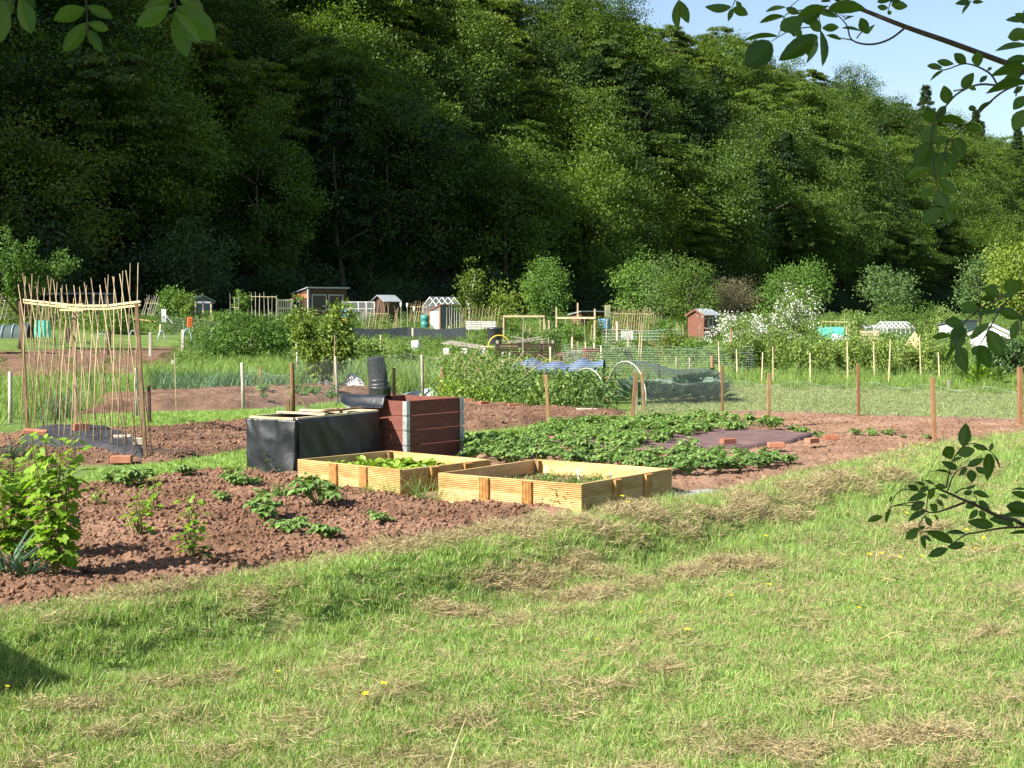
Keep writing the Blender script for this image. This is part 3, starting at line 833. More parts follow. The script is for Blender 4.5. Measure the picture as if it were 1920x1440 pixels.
rough('tall_grass', 'tall seeding grass left of the young fruit tree', [(270, 722), (560, 722), (600, 712), (600, 690), (400, 688), (260, 700)], 6, TW, .85, False, cat='grass')
rough('tall_grass', 'rough grass growing behind the bean canes', [(-60, 800), (130, 790), (300, 735), (290, 715), (150, 720), (-80, 735)], 5, TW, .6, False, cat='grass')
rough('tall_grass', 'soft long grass at the edge of the far lawn', [(1340, 728), (1620, 735), (2050, 745), (2050, 715), (1620, 712), (1340, 700)], 5, TW, .6, False, cat='grass')

# the risen ground nearer the wood
def far_pts(ua, ub, da, db, dens, seed):
    r = np.random.default_rng(seed); n = int((ub - ua) / F * (da + db) / 2 * (db - da) * dens)
    d = np.sqrt(da * da + (db * db - da * da) * r.random(n)); u = ua + (ub - ua) * r.random(n); x = (u - 960) / F * d
    q = (x - FOOT[0]) * FNRM[0] + (d - FOOT[1]) * FNRM[1]
    k = (q < 1) & (fbm(x * .22, d * .22, 3, seed) > .44) & ~((u > 630) & (u < 890) & (d < 90)) & ~((u > 1270) & (u < 1370) & (d < 100)) & ~((u > 1180) & (u < 1255) & (d < 62))
    return np.column_stack([x, d])[k]
for nm, lb, var, dens, s_, sd_ in (('weeds', 'leafy weeds and vegetables on the farthest plots under the wood', WEEDS, .8, 1.25, 3), ('rough_grass', 'rough grass on the farthest plots under the wood', TW, .7, 1.0, 4)):
    pts = np.concatenate([far_pts(-60, 1990, 72, 150, dens, sd_), far_pts(1300, 1990, 150, 330, dens * .5, sd_ + 20), far_pts(-60, 430, 72, 112, dens, sd_ + 30)])
    for e in SOILS: pts = pts[sdist(pts[:, 0], pts[:, 1], e) < 0]
    scatter(nm, lb, 'weeds' if nm == 'weeds' else 'grass', var, pts, s_ * (.6 + .8 * rng.random(len(pts))), tilt=.1)
pts = far_pts(-40, 420, 46, 72, .55, 6)
scatter('weeds', 'scattered weeds on the brown plots beyond the bean canes', 'weeds', WEEDS, pts, .6 * (.6 + .8 * rng.random(len(pts))), tilt=.1)

# ------------------------------------------------------------------ timber raised beds
def grooved_mesh(name, ln, wd, th, ng, m):
    """board swept along +y, grooved face towards -x, lower edge at z=0"""
    prof = []
    e = .006; pitch = (wd - 2 * e) / ng
    prof.append((0.004, 0.0)); prof.append((0, e))
    for k in range(ng):
        z = e + k * pitch
        prof += [(0, z + pitch * .52), (.010, z + pitch * .64), (.010, z + pitch * .92), (0, z + pitch)]
    prof += [(0.004, wd), (th, wd), (th, 0)]
    mb = MB(); mb.prism(prof, 0, ln)
    return mb.mesh(name, m)

def put(name, me, parent, loc, rz=0, rx=0, ry=0):
    o = link(name, me, parent); o.location = loc; o.rotation_euler = (rx, ry, rz); return o

def raised_bed(label, A, Cc, B, ztop, nposts, H=.29, rz=0.9):
    a = G(*A, ztop); ex = Vector((math.cos(rz), math.sin(rz))); ey = Vector((-ex.y, ex.x))
    reach = lambda e, u: (((u - 960) / F) * a.y - a.x) / (e.x - ((u - 960) / F) * e.y)      # side length that ends at column u
    Wd = reach(ex, Cc[0]); Ln = reach(ey, B[0])
    t = thing('raised_bed', label, 'raised bed', (a.x, a.y, ztop - H), rz)
    th = .03; ph = H / 2 - .002
    pl = grooved_mesh('plank', Ln, ph, th, 7, M['wood_new']); pw = grooved_mesh('plank', Wd - 2 * th, ph, th, 7, M['wood_new'])
    for r in range(2):
        z = r * H / 2
        jj = .003 * r
        put('plank', pl, t, (-jj * .5, 0, z), random.uniform(-.002, .002), 0, random.uniform(-.01, .01)); put('plank', pw, t, (Wd - th, jj, z), PI / 2, random.uniform(-.01, .01))
        put('plank', pl, t, (Wd, Ln, z), PI); put('plank', pw, t, (th, Ln - jj, z), -PI / 2)
    ps = grooved_mesh('stake', H + .12, .115, .028, 6, M['wood_stake'])
    for (sd, f) in nposts:                         # grooved stakes standing upright against the planks
        if sd == 'AB': put('stake', ps, t, (-.030, Ln * f + .057, -.13), 0, PI / 2)
        if sd == 'AC': put('stake', ps, t, (Wd * f - .057, -.030, -.13), PI / 2, PI / 2)
    inn = MB()
    for (x, y) in ((th + .03, th + .03), (Wd - th - .03, th + .03), (Wd - th - .03, Ln - th - .03), (th + .03, Ln - th - .03)):
        mb = MB(); mb.box((x, y, H / 2 - .01), (.055, .055, H)); mb.part('corner_block', M['wood_post'], t)
    x = np.linspace(th, Wd - th, 46); y = np.linspace(th, Ln - th, 46)
    me = grid_mesh('soil', x, y, lambda X, Y: .125 + .05 * (fbm(X * 9, Y * 9, 3, 5) - .5) + .025 * vnoise(X * 30, Y * 30, 6), M['soil'], False)
    link('soil', me, t)
    return t, Wd, Ln, rz

bed2, W2, L2, rz2 = raised_bed('nearer pale timber raised bed with four white labels inside', (1090, 908), (1262, 880), (821, 888), .285, [('AB', .36), ('AB', .66), ('AC', .36), ('AC', .70)], rz=rad(54.5))
bed1, W1, L1, rz1 = raised_bed('further pale timber raised bed planted with bright salad', (750, 880), (921, 857), (557, 857), .285, [('AB', .34), ('AB', .63), ('AC', .35), ('AC', .72)], rz=rad(48.5))

def inbed(b, x, y, z=.135):
    r = b.rotation_euler.z; o = b.location
    return Vector((o.x + x * math.cos(r) - y * math.sin(r), o.y + x * math.sin(r) + y * math.cos(r), o.z + z))

SAL = []
for k in range(4):
    r = np.random.default_rng(400 + k); n = 22
    a = r.random(n) * 2 * PI; d = np.column_stack([np.cos(a), np.sin(a), .35 + .9 * r.random(n)])
    SAL.append(Leafy().add(T_OVA, np.column_stack([np.cos(a) * .02, np.sin(a) * .02, .02 + .04 * r.random(n)]), d, rdir(n) * .5 + np.array([0, 0, 1]), .085 + .05 * r.random(n), .06 + .03 * r.random(n)).mesh('salad_plant', M['l_salad']))
k = 0
for i in range(5):
    for j in range(9):
        x = W1 * (.40 + .50 * i / 4) + random.uniform(-.03, .03); y = L1 * (.10 + .66 * j / 8) + random.uniform(-.03, .03)
        x = W1 * (.16 + .70 * j / 8) + random.uniform(-.03, .03); y = L1 * (.28 + .60 * i / 4) + random.uniform(-.03, .03)
        o = link('salad_plant', SAL[k % 4]); o.location = inbed(bed1, x, y, .125); o.rotation_euler = (0, 0, random.uniform(0, 6)); o.scale = (random.uniform(.7, 1.15),) * 3
        tag(o, 'bright green salad seedling in the row planted raised bed', 'plant', 'salad plants in the raised bed'); k += 1
sm = [weed(140 + k, 26, .05, .05, .022, M['l_weed']) for k in range(3)]
pts = np.array([inbed(bed2, W2 * random.uniform(.25, .92), L2 * random.uniform(.08, .85)) for _ in range(150)])
scatter('seedlings', 'small weedy seedlings sprouting in the soil of the nearer raised bed', 'seedlings', sm, pts[:, :2], .7 + .6 * rng.random(150), z=pts[:, 2] - .01)
for i, (x, y, lb) in enumerate([(.88, .84, 'white plant label nearest the dark back corner of the raised bed'), (.88, .60, 'white plant label second from the dark back corner of the bed'),
                                (.88, .36, 'white plant label third from the dark back corner of the bed'), (.88, .12, 'white plant label furthest from the dark back corner of the bed')]):
    mb = MB(); mb.box((0, 0, .05), (.022, .003, .13)); mb.add([(-.011, -.0015, .115), (.011, -.0015, .115), (0, -.0015, .13), (-.011, .0015, .115), (.011, .0015, .115), (0, .0015, .13)], [(0, 1, 2), (5, 4, 3), (0, 2, 5, 3), (1, 4, 5, 2)])
    o = link('plant_label', mb.mesh('plant_label', M['white'])); o.location = inbed(bed2, W2 * x, L2 * y, .12); o.rotation_euler = (random.uniform(-.1, .1), random.uniform(-.1, .1), random.uniform(-.4, .4))
    tag(o, lb, 'plant label', 'white plant labels in the raised bed')

# ------------------------------------------------------------------ black sheeted box
bf = G(553, 887); bl_ = G(470, 878); bc = G(712, 772, .62)
ex = Vector((bc.x - bf.x, bc.y - bf.y)); BW = ex.length; ex.normalize()
BD = .72; BH = .62
box = thing('sheeted_box', 'long compost box clad in wrinkled black plastic with a bare timber top frame', 'compost box', (bf.x, bf.y, 0), math.atan2(ex.y, ex.x))
def sheet(name, p00, p10, p01, nu, nv, nrm, amp, m, parent, seed=0, z_hem=0):
    p00, p10, p01 = map(np.array, (p00, p10, p01))
    u = np.linspace(0, 1, nu); v = np.linspace(0, 1, nv); U, Vv = np.meshgrid(u, v)
    P = p00 + U[..., None] * (p10 - p00) + Vv[..., None] * (p01 - p00)
    lu = np.linalg.norm(p10 - p00); lv = np.linalg.norm(p01 - p00)
    w = (fbm(U * lu * 3.2 + seed, Vv * lv * 2.0 + seed * 3, 3, seed) - .5) + .5 * (1 - np.abs(2 * vnoise(U * lu * 6 + Vv * lv * 2.5, Vv * lv * 3 + seed, seed + 7) - 1)) - .25
    P = P + np.array(nrm) * (w * amp)[..., None]
    i = np.arange(nu * nv).reshape(nv, nu)
    o = link(name, np_mesh(name, P.reshape(-1, 3), np.stack([i[:-1, :-1], i[:-1, 1:], i[1:, 1:], i[1:, :-1]], -1).reshape(-1, 4), m, True), parent)
    sm_ = o.modifiers.new('thickness', 'SOLIDIFY'); sm_.thickness = .004
    return o
sheet('end_sheet', (0, BD, -.05), (0, 0, -.05), (0, BD, BH), 40, 30, (-1, 0, 0), .075, M['plastic'], box, 3)
sheet('front_sheet', (0.0, 0, -.05), (BW, 0, -.05), (0.0, 0, BH), 60, 24, (0, -1, 0), .03, M['plastic'], box, 5)
sheet('back_sheet', (BW, BD, -.05), (0, BD, -.05), (BW, BD, BH), 40, 16, (0, 1, 0), .03, M['plastic'], box, 8)
sheet('far_sheet', (BW, 0, -.05), (BW, BD, -.05), (BW, 0, BH), 24, 16, (1, 0, 0), .03, M['plastic'], box, 9)
sheet('lap_strip', (.06, -.022, .10), (.12, -.026, .10), (.05, -.022, BH - .01), 6, 16, (0, -1, 0), .012, M['plastic'], box, 12)
for a_, b_, w_ in (((.03, .03, BH + .012), (.03, BD - .03, BH + .012), .05), ((.055, .028, BH + .012), (BW - .03, .028, BH + .012), .05), ((.055, BD - .028, BH + .012), (BW - .03, BD - .028, BH + .012), .05), ((BW - .005, .03, BH + .012), (BW - .005, BD - .03, BH + .012), .05)):
    mb = MB(); mb.bar(a_, b_, w_, .024); mb.part('top_rail', M['wood_pale'], box)
for x in (BW * .34, BW * .60):
    mb = MB(); mb.bar((x, -.02, BH + .037), (x + .02, BD + .02, BH + .037), .07, .022); mb.part('cross_rail', M['wood_pale'], box)
mb = MB(); mb.bar((BW * .36, .07, BH + .062), (BW * .86, .10, BH + .062), .05, .022); mb.part('loose_batten', M['wood_post'], box)
for x, y in ((BW - .07, BD - .09), (.09, BD - .09), (.09, .09), (BW - .07, .09)):
    mb = MB(); mb.box((x, y, BH / 2 - .02 + (.05 if y > .5 and x > 1 else 0)), (.06, .06, BH)); mb.part('corner_post', M['wood_post'], box)
mb = MB(); mb.box((BW / 2, BD / 2, .12), (BW - .1, BD - .1, .2)); mb.part('compost', M['soil_far'], box)

# ------------------------------------------------------------------ red stacked collar box
cf = G(762, 752, .76); cr = G(867, 744.5, .76)
ex = Vector((cr.x - cf.x, cr.y - cf.y)); CW = ex.length; ex.normalize(); CD = 1.02
red = thing('collar_box', 'compost bay of stacked red stained boards with galvanised corner hinges', 'compost bay', (cf.x, cf.y, 0), math.atan2(ex.y, ex.x))
nb = 4; bh = .19
def board(ln):
    mb = MB(); mb.box((.011, ln / 2, bh / 2), (.022, ln, bh - .006)); return mb.mesh('board', M['red_board'])
bD = board(CD); bW = board(CW - .05)
for k in range(nb):
    z = k * bh; j = .004 * (k % 2)
    for (loc, r, me) in (((j, 0, z), 0, bD), ((CW - .025, j, z), PI / 2, bW), ((CW - j, CD, z), PI, bD), ((.025, CD - j, z), -PI / 2, bW)):
        o = put('board', me, red, loc, r)
for (x, y, sx, sy) in ((0, 0, -1, -1), (CW, 0, 1, -1), (CW, CD, 1, 1), (0, CD, -1, 1)):
    for k in range(nb):
        mb = MB()
        mb.box((x - sx * .03, y + sy * .004, k * bh + bh / 2), (.055, .007, bh - .012)); mb.box((x + sx * .004, y - sy * .03, k * bh + bh / 2), (.007, .055, bh - .012))
        mb.tube([(x + sx * .01, y + sy * .01, k * bh + .012), (x + sx * .01, y + sy * .01, k * bh + bh - .012)], .012, 7)
        for q in (.03, .075, .12, .165):
            mb.box((x - sx * .03, y + sy * .009, k * bh + q), (.018, .006, .018)); mb.box((x + sx * .009, y - sy * .03, k * bh + q), (.006, .018, .018))
        mb.part('hinge', M['galv'], red)
    mb = MB(); mb.box((x - sx * .02, y + sy * .003, nb * bh + .005), (.03, .004, .035)); mb.part('hinge_tab', M['galv'], red)

def inth(o, x, y, z):
    r = o.rotation_euler.z; l = o.location
    return Vector((l.x + x * math.cos(r) - y * math.sin(r), l.y + x * math.sin(r) + y * math.cos(r), l.z + z))
# black sheet folded over the red bay and hanging on to the box
tl = inth(red, -.05, CD + .06, .77); tr = inth(red, -.035, .33, .78); br = inth(box, BW + .02, -.03, BH + .045); b_l = inth(box, BW - .02, BD - .1, BH + .06)
nu, nv = 26, 20; V = []
inr = [inth(red, .14, CD + .0, .77), inth(red, .14, .36, .77)]
for j in range(nv):
    v = j / (nv - 1)
    for i in range(nu):
        u = i / (nu - 1)
        if v < .25:
            w_ = v / .25; a_ = inr[0].lerp(inr[1], u); b_ = tl.lerp(tr, u); p_ = a_.lerp(b_, w_); p_.z += .03 * math.sin(PI * w_) + .02 * w_
        else:
            w_ = (v - .25) / .75; p_ = tl.lerp(tr, u).lerp(b_l.lerp(br, u), w_); p_.z += .02 - .02 * w_ - .03 * math.sin(PI * w_) + .055 * math.exp(-(u / .12) ** 2)
        p_.z += .02 * (float(fbm(np.array([u * 5.0]), np.array([v * 4.0]), 3, 3)[0]) - .5)
        V.append(p_)
i = np.arange(nu * nv).reshape(nv, nu)
fl = link('plastic_sheet', np_mesh('plastic_sheet', np.array([tuple(p_) for p_ in V]), np.stack([i[:-1, :-1], i[:-1, 1:], i[1:, 1:], i[1:, :-1]], -1).reshape(-1, 4), M['plastic'], True))
fl.modifiers.new('thickness', 'SOLIDIFY').thickness = .004
tag(fl, 'shiny black plastic sheet folded over the corner of the red compost bay', 'plastic sheet')

# ------------------------------------------------------------------ bean frame
pr = G(274, 864); pm = G(142, 820); pl_ = G(52, 802)
bdir = (pl_ - pr); BL = bdir.length; bdir.normalize(); bn = Vector((bdir.y, -bdir.x, 0))
bean = thing('bean_row', 'double row of tied bamboo bean canes with a sagging top rail between brown posts', 'bean row', (pr.x, pr.y, 0))
rl = lambda p: p - Vector((pr.x, pr.y, 0))
tp = [D(256, 572, pr.y), D(140, 585, pm.y), D(38, 567, pl_.y)]
for b_, t_, w_, mm in ((pr, tp[0], .042, 'wood_brown'), (pm, tp[1], .04, 'cane'), (pl_, tp[2], .05, 'wood_brown')):
    mb = MB(); mb.bar(rl(b_) - Vector((0, 0, .1)), rl(t_) + Vector((0, 0, .02)), w_); mb.part('post', M[mm], bean)
rails = [tp[0], D(196, 579, pr.y * .5 + pm.y * .5), tp[1] + Vector((0, 0, .05)), D(90, 573, pm.y * .5 + pl_.y * .5), tp[2]]
for dz in (0, .045):
    mb = MB()
    for a_, b_ in zip(rails[:-1], rails[1:]): mb.bar(rl(a_) + bn * .05 + Vector((0, 0, dz)), rl(b_) + bn * .05 + Vector((0, 0, dz)), .016, .026)
    mb.part('top_rail', M['cane_lath'], bean)
mb = MB(); a_ = D(115, 573, pm.y); b_ = D(157, 571, pm.y - 1.0); mb.bar(rl(a_), rl(b_), .02, .024); a_ = D(113, 581, pm.y); b_ = D(157, 582, pm.y - 1.0); mb.bar(rl(a_), rl(b_), .02, .024); mb.part('splice_batten', M['cane_lath'], bean)
def rail_at(f):
    x = f * 4; i_ = min(int(x), 3); return rails[i_].lerp(rails[i_ + 1], x - i_)
for k in range(18):
    f = .02 + .96 * k / 17
    c = pr + (pl_ - pr) * f; rp = rail_at(f)
    for sgn in (-1, 1):
        j = random.uniform(-.07, .07)
        b_ = Vector((c.x, c.y, 0)) + bn * sgn * (.17 + random.uniform(-.04, .04)) + bdir * (j + sgn * .05)
        m_ = rp - bn * sgn * .03 + bdir * random.uniform(-.04, .04)
        d_ = (m_ - b_); top = b_ + d_ * (2.42 + random.uniform(-.12, .12)) / d_.length * 1.0
        if top.z < rp.z + .12: top = b_ + d_ * 1.14
        bow = bn * random.uniform(-.03, .03) + bdir * random.uniform(-.03, .03)
        mid = b_.lerp(top, .5) + bow
        mb = MB(); mb.tube([rl(b_) - Vector((0, 0, .08)), rl(mid), rl(top)], [.0085, .0075, .0055], 6); mb.part('cane', M['cane'], bean, True)
    mb = MB(); mb.tube([rl(rp) + bn * .045 + Vector((0, 0, -.02)), rl(rp) + bn * .075, rl(rp) + bn * .03 + Vector((.02, 0, .05))], .009, 5); mb.part('twine', M['cane_lath'], bean)

def flatsheet(name, label, cat, px, z, res, amp, m, seed=1):
    poly = wpoly(px); lo = poly.min(0); hi = poly.max(0)
    X, Y = np.meshgrid(np.arange(lo[0], hi[0], res), np.arange(lo[1], hi[1], res))
    sd = sdist(X, Y, poly)
    Z = ground(X, Y) + z + amp * (fbm(X * 3, Y * 3, 3, seed) - .4) - .12 * (1 - sstep(-.02, .07, sd))
    i = np.arange(X.size).reshape(X.shape); q = np.stack([i[:-1, :-1], i[:-1, 1:], i[1:, 1:], i[1:, :-1]], -1).reshape(-1, 4)
    q = q[(sd > -.04).ravel()[q].all(1)]
    used, inv = np.unique(q, return_inverse=True)
    o = link(name, np_mesh(name, np.column_stack([X.ravel(), Y.ravel(), Z.ravel()])[used], inv.reshape(-1, 4), m, True))
    return tag(o, label, cat)
flatsheet('ground_cover', 'black woven sheet spread over the mound under the bean canes', 'ground sheet', [(30, 838), (70, 812), (150, 806), (225, 818), (280, 846), (272, 866), (235, 862), (190, 852), (120, 846)], .11, .05, .14, M['black_mesh'], 4)
flatsheet('weed_membrane', 'purple brown weed membrane laid between the strawberry rows', 'membrane', [(930, 838), (1060, 822), (1280, 816), (1440, 815), (1535, 822), (1490, 838), (1390, 850), (1250, 854), (1050, 846)], .105, .035, .05, M['membrane'], 9)

# ------------------------------------------------------------------ bricks and stones
def block(name, label, cat, u, v, size, rz, m, group=None, z=.06, tilt=(0, 0)):
    mb = MB(); mb.box((0, 0, size[2] / 2), size)
    o = mb.part(name, M[m], None, bevel=.006); p_ = G(u, v, z); o.location = (p_.x, p_.y, gz(p_.x, p_.y) + z); o.rotation_euler = (tilt[0], tilt[1], rz)
    return tag(o, label, cat, group)
BR = (.215, .1025, .068)
for u, v, rz, z, lb in ((1455, 837, .1, .125, 'red brick lying flat on the front edge of the purple membrane'), (1522, 829, .75, .125, 'red brick standing at the end of the purple membrane'), (1558, 823, .0, .06, 'red brick on the soil just past the membrane'),
                        (1365, 830, .5, .125, 'brick half buried in the middle of the purple membrane'), (1092, 842, .2, .125, 'brick holding down the membrane between the leafy rows'), (880, 753, .3, .12, 'first brick on the earth ridge beside the red box'),
                        (908, 758, .6, .12, 'second brick out from the red box on the ridge'), (963, 762, .4, .12, 'third brick out from the red box, by the weedy hedge'), (1320, 852, .3, .03, 'broken brick at the edge of the strawberry leaves'), (1040, 826, .9, .06, 'brick at the far end of the membrane near the grass path')):
    block('brick', lb, 'brick', u, v, BR, rz, 'brick', 'loose bricks about the plots', z)
block('stone', 'pale squared stone in the weeds by the ridge end', 'stone', 1100, 779, (.34, .2, .14), .3, 'stone', z=.02)
block('stone', 'flat clay slab resting at the end of the black ground sheet', 'stone', 228, 866, (.25, .16, .09), .1, 'brick', z=.02)
block('stone', 'reddish slab lying on the black sheet by the dark post', 'stone', 66, 812, (.32, .18, .06), .2, 'brick', z=.14, tilt=(.1, .1))
block('stone', 'orange brick piece behind the bean canes', 'stone', 152, 806, (.22, .12, .11), .5, 'brick', z=.13)
block('stone', 'white stone beside the canes on the sheet', 'stone', 228, 822, (.26, .14, .06), .2, 'stone', z=.1)
block('stone', 'pale block at the foot of the red brown bean post', 'stone', 262, 832, (.17, .12, .09), .3, 'stone', z=.1)
block('paving_slab', 'grey slab sunk in the soil past the end of the timber bed', 'slab', 1310, 930, (.75, .4, .04), .75, 'felt_pale', z=-.005)
mb = MB(); mb.box((0, 0, .03), (.75, .18, .02)); mb.box((.3, .05, .055), (.25, .12, .02))
o = mb.part('rotten_board', M['wood_dark'], None, bevel=.005); p_ = G(305, 856); o.location = (p_.x, p_.y, .04); o.rotation_euler = (.2, .1, -.3); tag(o, 'rotten dark board lying on the soil beside the bean post', 'board')

# ------------------------------------------------------------------ potatoes, strawberries and other low plants
def potato(seed, h, sp, nst, m, leaf=.06):
    r = np.random.default_rng(seed); lf = Leafy()
    for s_ in range(nst):
        a = r.random() * 2 * PI; out = np.array([math.cos(a), math.sin(a), 0]); side = np.array([-out[1], out[0], 0])
        ht = h * (.45 + .6 * r.random()); rc = sp * (.35 + .75 * r.random())
        nl = 9
        f = np.linspace(.35, 1.05, nl)
        base = out * (rc * f)[:, None] ; base[:, 2] = ht * np.sin(np.clip(f, 0, 1) * PI * .62)
        for sg in (-1, 1):
            d = side * sg + out * .55 + r.normal(0, .22, (nl, 3)); d[:, 2] -= .18
            lf.add(T_OVA, base + side * sg * .004, d, np.array([0, 0, 1]) + r.normal(0, .28, (nl, 3)), leaf * (.7 + .6 * r.random(nl)), leaf * .58 * (.8 + .4 * r.random(nl)), np.clip(.3 + .4 * r.random() + r.normal(0, .12, nl), 0, 1))
        lf.add(T_OVA, base[-1:], out + np.array([0, 0, -.35]), np.array([0, 0, 1.0]) + out * .3, leaf * 1.3, leaf * .85)
        lf.add(T_BLA, np.zeros((1, 3)), base[4] * np.array([1, 1, 1]), side, np.linalg.norm(base[4]) * 1.2, .012, .9)
    return lf.mesh('potato_plant', m)
POT = [potato(500 + k, .22, .20, 15, M['l_potato'], .064) for k in range(4)]
STR = [potato(520 + k, .20, .18, 12, M['l_straw'], .066) for k in range(4)]
def single(u, v, s, lb, k, name='potato_plant', cat='potato plant', ms=None):
    p_ = G(u, v); o = link(name, (ms or POT)[k % 4]); o.location = (p_.x, p_.y, .0 + .035); o.rotation_euler = (0, 0, k * 1.7); o.scale = (s, s, s * random.uniform(.9, 1.1))
    tag(o, lb, cat)
for k, (u, v, s, lb) in enumerate([(596, 958, 1.22, 'largest lone potato plant on the red soil near the timber bed'), (490, 984, 1.02, 'broad potato plant below and left of the largest one'), (545, 1010, .78, 'upright small potato plant in front of the broad one'),
                                   (610, 1022, .62, 'small spreading potato plant nearest the lawn edge'), (712, 990, .52, 'small potato plant alone towards the timber bed'), (437, 920, .85, 'flat potato plant behind, near the black box corner'),
                                   (470, 918, .55, 'low dark plant beside the flat potato plant'), (347, 902, .66, 'dark leafy plant at the grass strip edge'), (416, 948, .45, 'tiny potato shoot mid bed on bare soil'), (530, 940, .52, 'little potato plant just behind the largest one'),
                                   (212, 915, .9, 'left plant of the big dark clump below the bean canes'), (240, 922, 1.05, 'biggest plant of the dark clump below the bean canes'), (262, 915, .8, 'plant on the path side of the dark clump below the canes'), (628, 950, .42, 'seedling at the foot of the largest potato plant')]):
    single(u, v, s, lb, k)
for u0, v0 in ((1603, 820), (1630, 822), (1662, 821), (1690, 826), (1743, 826)):
    pass
for k, (u, v, s) in enumerate([(1605, 822, .5), (1633, 823, .55), (1664, 822, .5), (1693, 827, .28), (1738, 829, .36)]):
    single(u, v, s, ['first', 'second', 'third', 'fourth and tiniest', 'fifth'][k] + ' small seedling past the bricks in the row on raked soil', k, 'seedling', 'seedling')
def patch(px, dens, ms, s0, s1, lab, grp, name, cat, mind):
    pts = []
    for q in sample(wpoly(px), 60):
        if all((q[0] - r_[0]) ** 2 + (q[1] - r_[1]) ** 2 > mind * mind for r_ in pts): pts.append(q)
    for k, q in enumerate(pts):
        o = link(name, ms[k % 4]); o.location = (q[0], q[1], gz(*q) + .07); o.rotation_euler = (0, 0, random.uniform(0, 6.28)); s = random.uniform(s0, s1); o.scale = (s, s, s * random.uniform(.85, 1.15))
        uu = 960 + q[0] / q[1] * F
        tag(o, lab + ' ' + ('by the grass path' if uu < 985 else 'below the ridge stake' if uu < 1090 else 'below the leaning stakes' if uu < 1210 else 'below the netted cabbages' if uu < 1330 else 'below the corner stake' if uu < 1400 else 'at the brick end'), cat, grp)
patch([(885, 850), (1010, 850), (1240, 864), (1330, 872), (1330, 903), (1270, 905), (1150, 890), (1000, 880), (890, 876)], 9, POT, .7, 1.05, 'potato plant in the dense leafy row nearest the timber bed', 'potato plants in the dense front row', 'potato_plant', 'potato plant', .31)
patch([(950, 832), (1040, 806), (1200, 797), (1360, 797), (1475, 812), (1400, 818), (1290, 826), (1240, 846), (1130, 850), (1020, 840)], 8, STR, .65, 1.0, 'leafy strawberry plant in the row behind the membrane', 'strawberry plants behind the membrane', 'strawberry_plant', 'strawberry plant', .29)
patch([(1330, 872), (1420, 872), (1495, 878), (1430, 886), (1380, 896), (1330, 903)], 9, POT, .6, .85, 'low potato plant at the thin end of the dense leafy row', 'potato plants at the thin end of the row', 'potato_plant', 'potato plant', .25)
patch([(885, 843), (1000, 838), (1000, 846), (890, 852)], 9, POT, .6, .9, 'dark leafy potato plant in the shade of the red box', 'potato plants shaded by the red box', 'potato_plant', 'potato plant', .26)
for k, (u, v, s) in enumerate([(1510, 822, .6), (1535, 826, .55), (1495, 818, .7)]):
    single(u, v, s, ['strawberry plant between two bricks at the membrane end', 'greyish little plant beside the standing brick', 'strawberry plant at the very end of its row'][k], k, 'strawberry_plant', 'strawberry plant', STR)
# ------------------------------------------------------------------ currant bushes: every near leaf its own piece
CL = []
for k in range(3):
    r = np.random.default_rng(600 + k)
    CL.append(Leafy().add(T_LOB, np.zeros((1, 3)), np.array([0, 1, 0]), np.array([0, 0, 1]), 1.0, .98, .2 + .3 * k).mesh('leaf', M['l_currant']))
def currant(label, u, v, h, sp, nst, nleaf, L0, seed, own=True, lean=(0, 0)):
    r = random.Random(seed); p_ = G(u, v)
    t = thing('currant_bush', label, 'currant bush', (p_.x, p_.y, .02))
    lf = Leafy(); mb = MB()
    for s_ in range(nst):
        a = 2 * PI * s_ / nst + r.uniform(-.5, .5); q = sp * r.uniform(.25, 1)
        hh = h * r.uniform(.72, 1.0)
        P = [Vector((0, 0, -.04))]
        for i_ in range(1, 6):
            f = i_ / 5
            P.append(Vector((math.cos(a) * q * f ** .8 + lean[0] * f + r.uniform(-.015, .015), math.sin(a) * q * f ** .8 + lean[1] * f + r.uniform(-.015, .015), hh * f)))
        mb.tube(P, [.008, .0075, .007, .006, .0045, .003], 5)
        for k in range(nleaf // nst):
            f = .12 + .88 * (k + r.random()) / (nleaf / nst)
            i_ = min(int(f * 5), 4); c = P[i_].lerp(P[i_ + 1], f * 5 - i_)
            az = k * 2.4 + r.uniform(-.4, .4)
            pet = Vector((math.cos(az), math.sin(az), r.uniform(.0, .7))).normalized() * r.uniform(.03, .10)
            L = L0 * r.uniform(.55, 1.15) * (1 - .45 * max(0, f - .75) / .25)
            d_ = Vector((math.cos(az), math.sin(az), r.uniform(-.75, .15))).normalized()
            n_ = (Vector((r.uniform(-.5, .5) - .25, r.uniform(-.5, .5) - .2, 1)) + d_ * .6).normalized()
            if own:
                x_ = d_.cross(n_).normalized(); n2 = x_.cross(d_)
                o = bpy.data.objects.new('leaf', CL[r.randrange(3)]); C.objects.link(o); o.parent = t
                o.matrix_local = Matrix.Translation(c + pet) @ Matrix((x_, d_, n2)).transposed().to_4x4() @ Matrix.Diagonal((L, L, L, 1))
            else: lf.add(T_LOB, np.array([tuple(c + pet)]), np.array(tuple(d_)), np.array(tuple(n_)), L, L * .98)
            mb.tube([c, c + pet], .0022, 3, False)
    mb.part('stem', M['twig_green'], t)
    if not own: lf.part('foliage', M['l_currant'], t)
currant('tallest bright yellow green currant bush on the red soil', 103, 1092, 1.06, .20, 9, 290, .108, 1)
currant('bushy currant half cut off beside the tallest one', 22, 1062, .84, .24, 9, 290, .105, 2)
currant('small leafy currant with a bare stem below, standing alone', 358, 1056, .36, .11, 5, 46, .075, 3)
currant('thin straggly currant behind the tallest bush', 262, 1012, .42, .12, 5, 44, .07, 4)
currant('slender young currant with a few top leaves', 287, 966, .36, .08, 4, 30, .065, 5)
currant('single stemmed currant shoot with pale yellow leaves', 356, 985, .30, .05, 3, 22, .065, 6)
currant('low currant shoot between the tall bush and the dark clump', 182, 956, .22, .09, 4, 22, .065, 7)
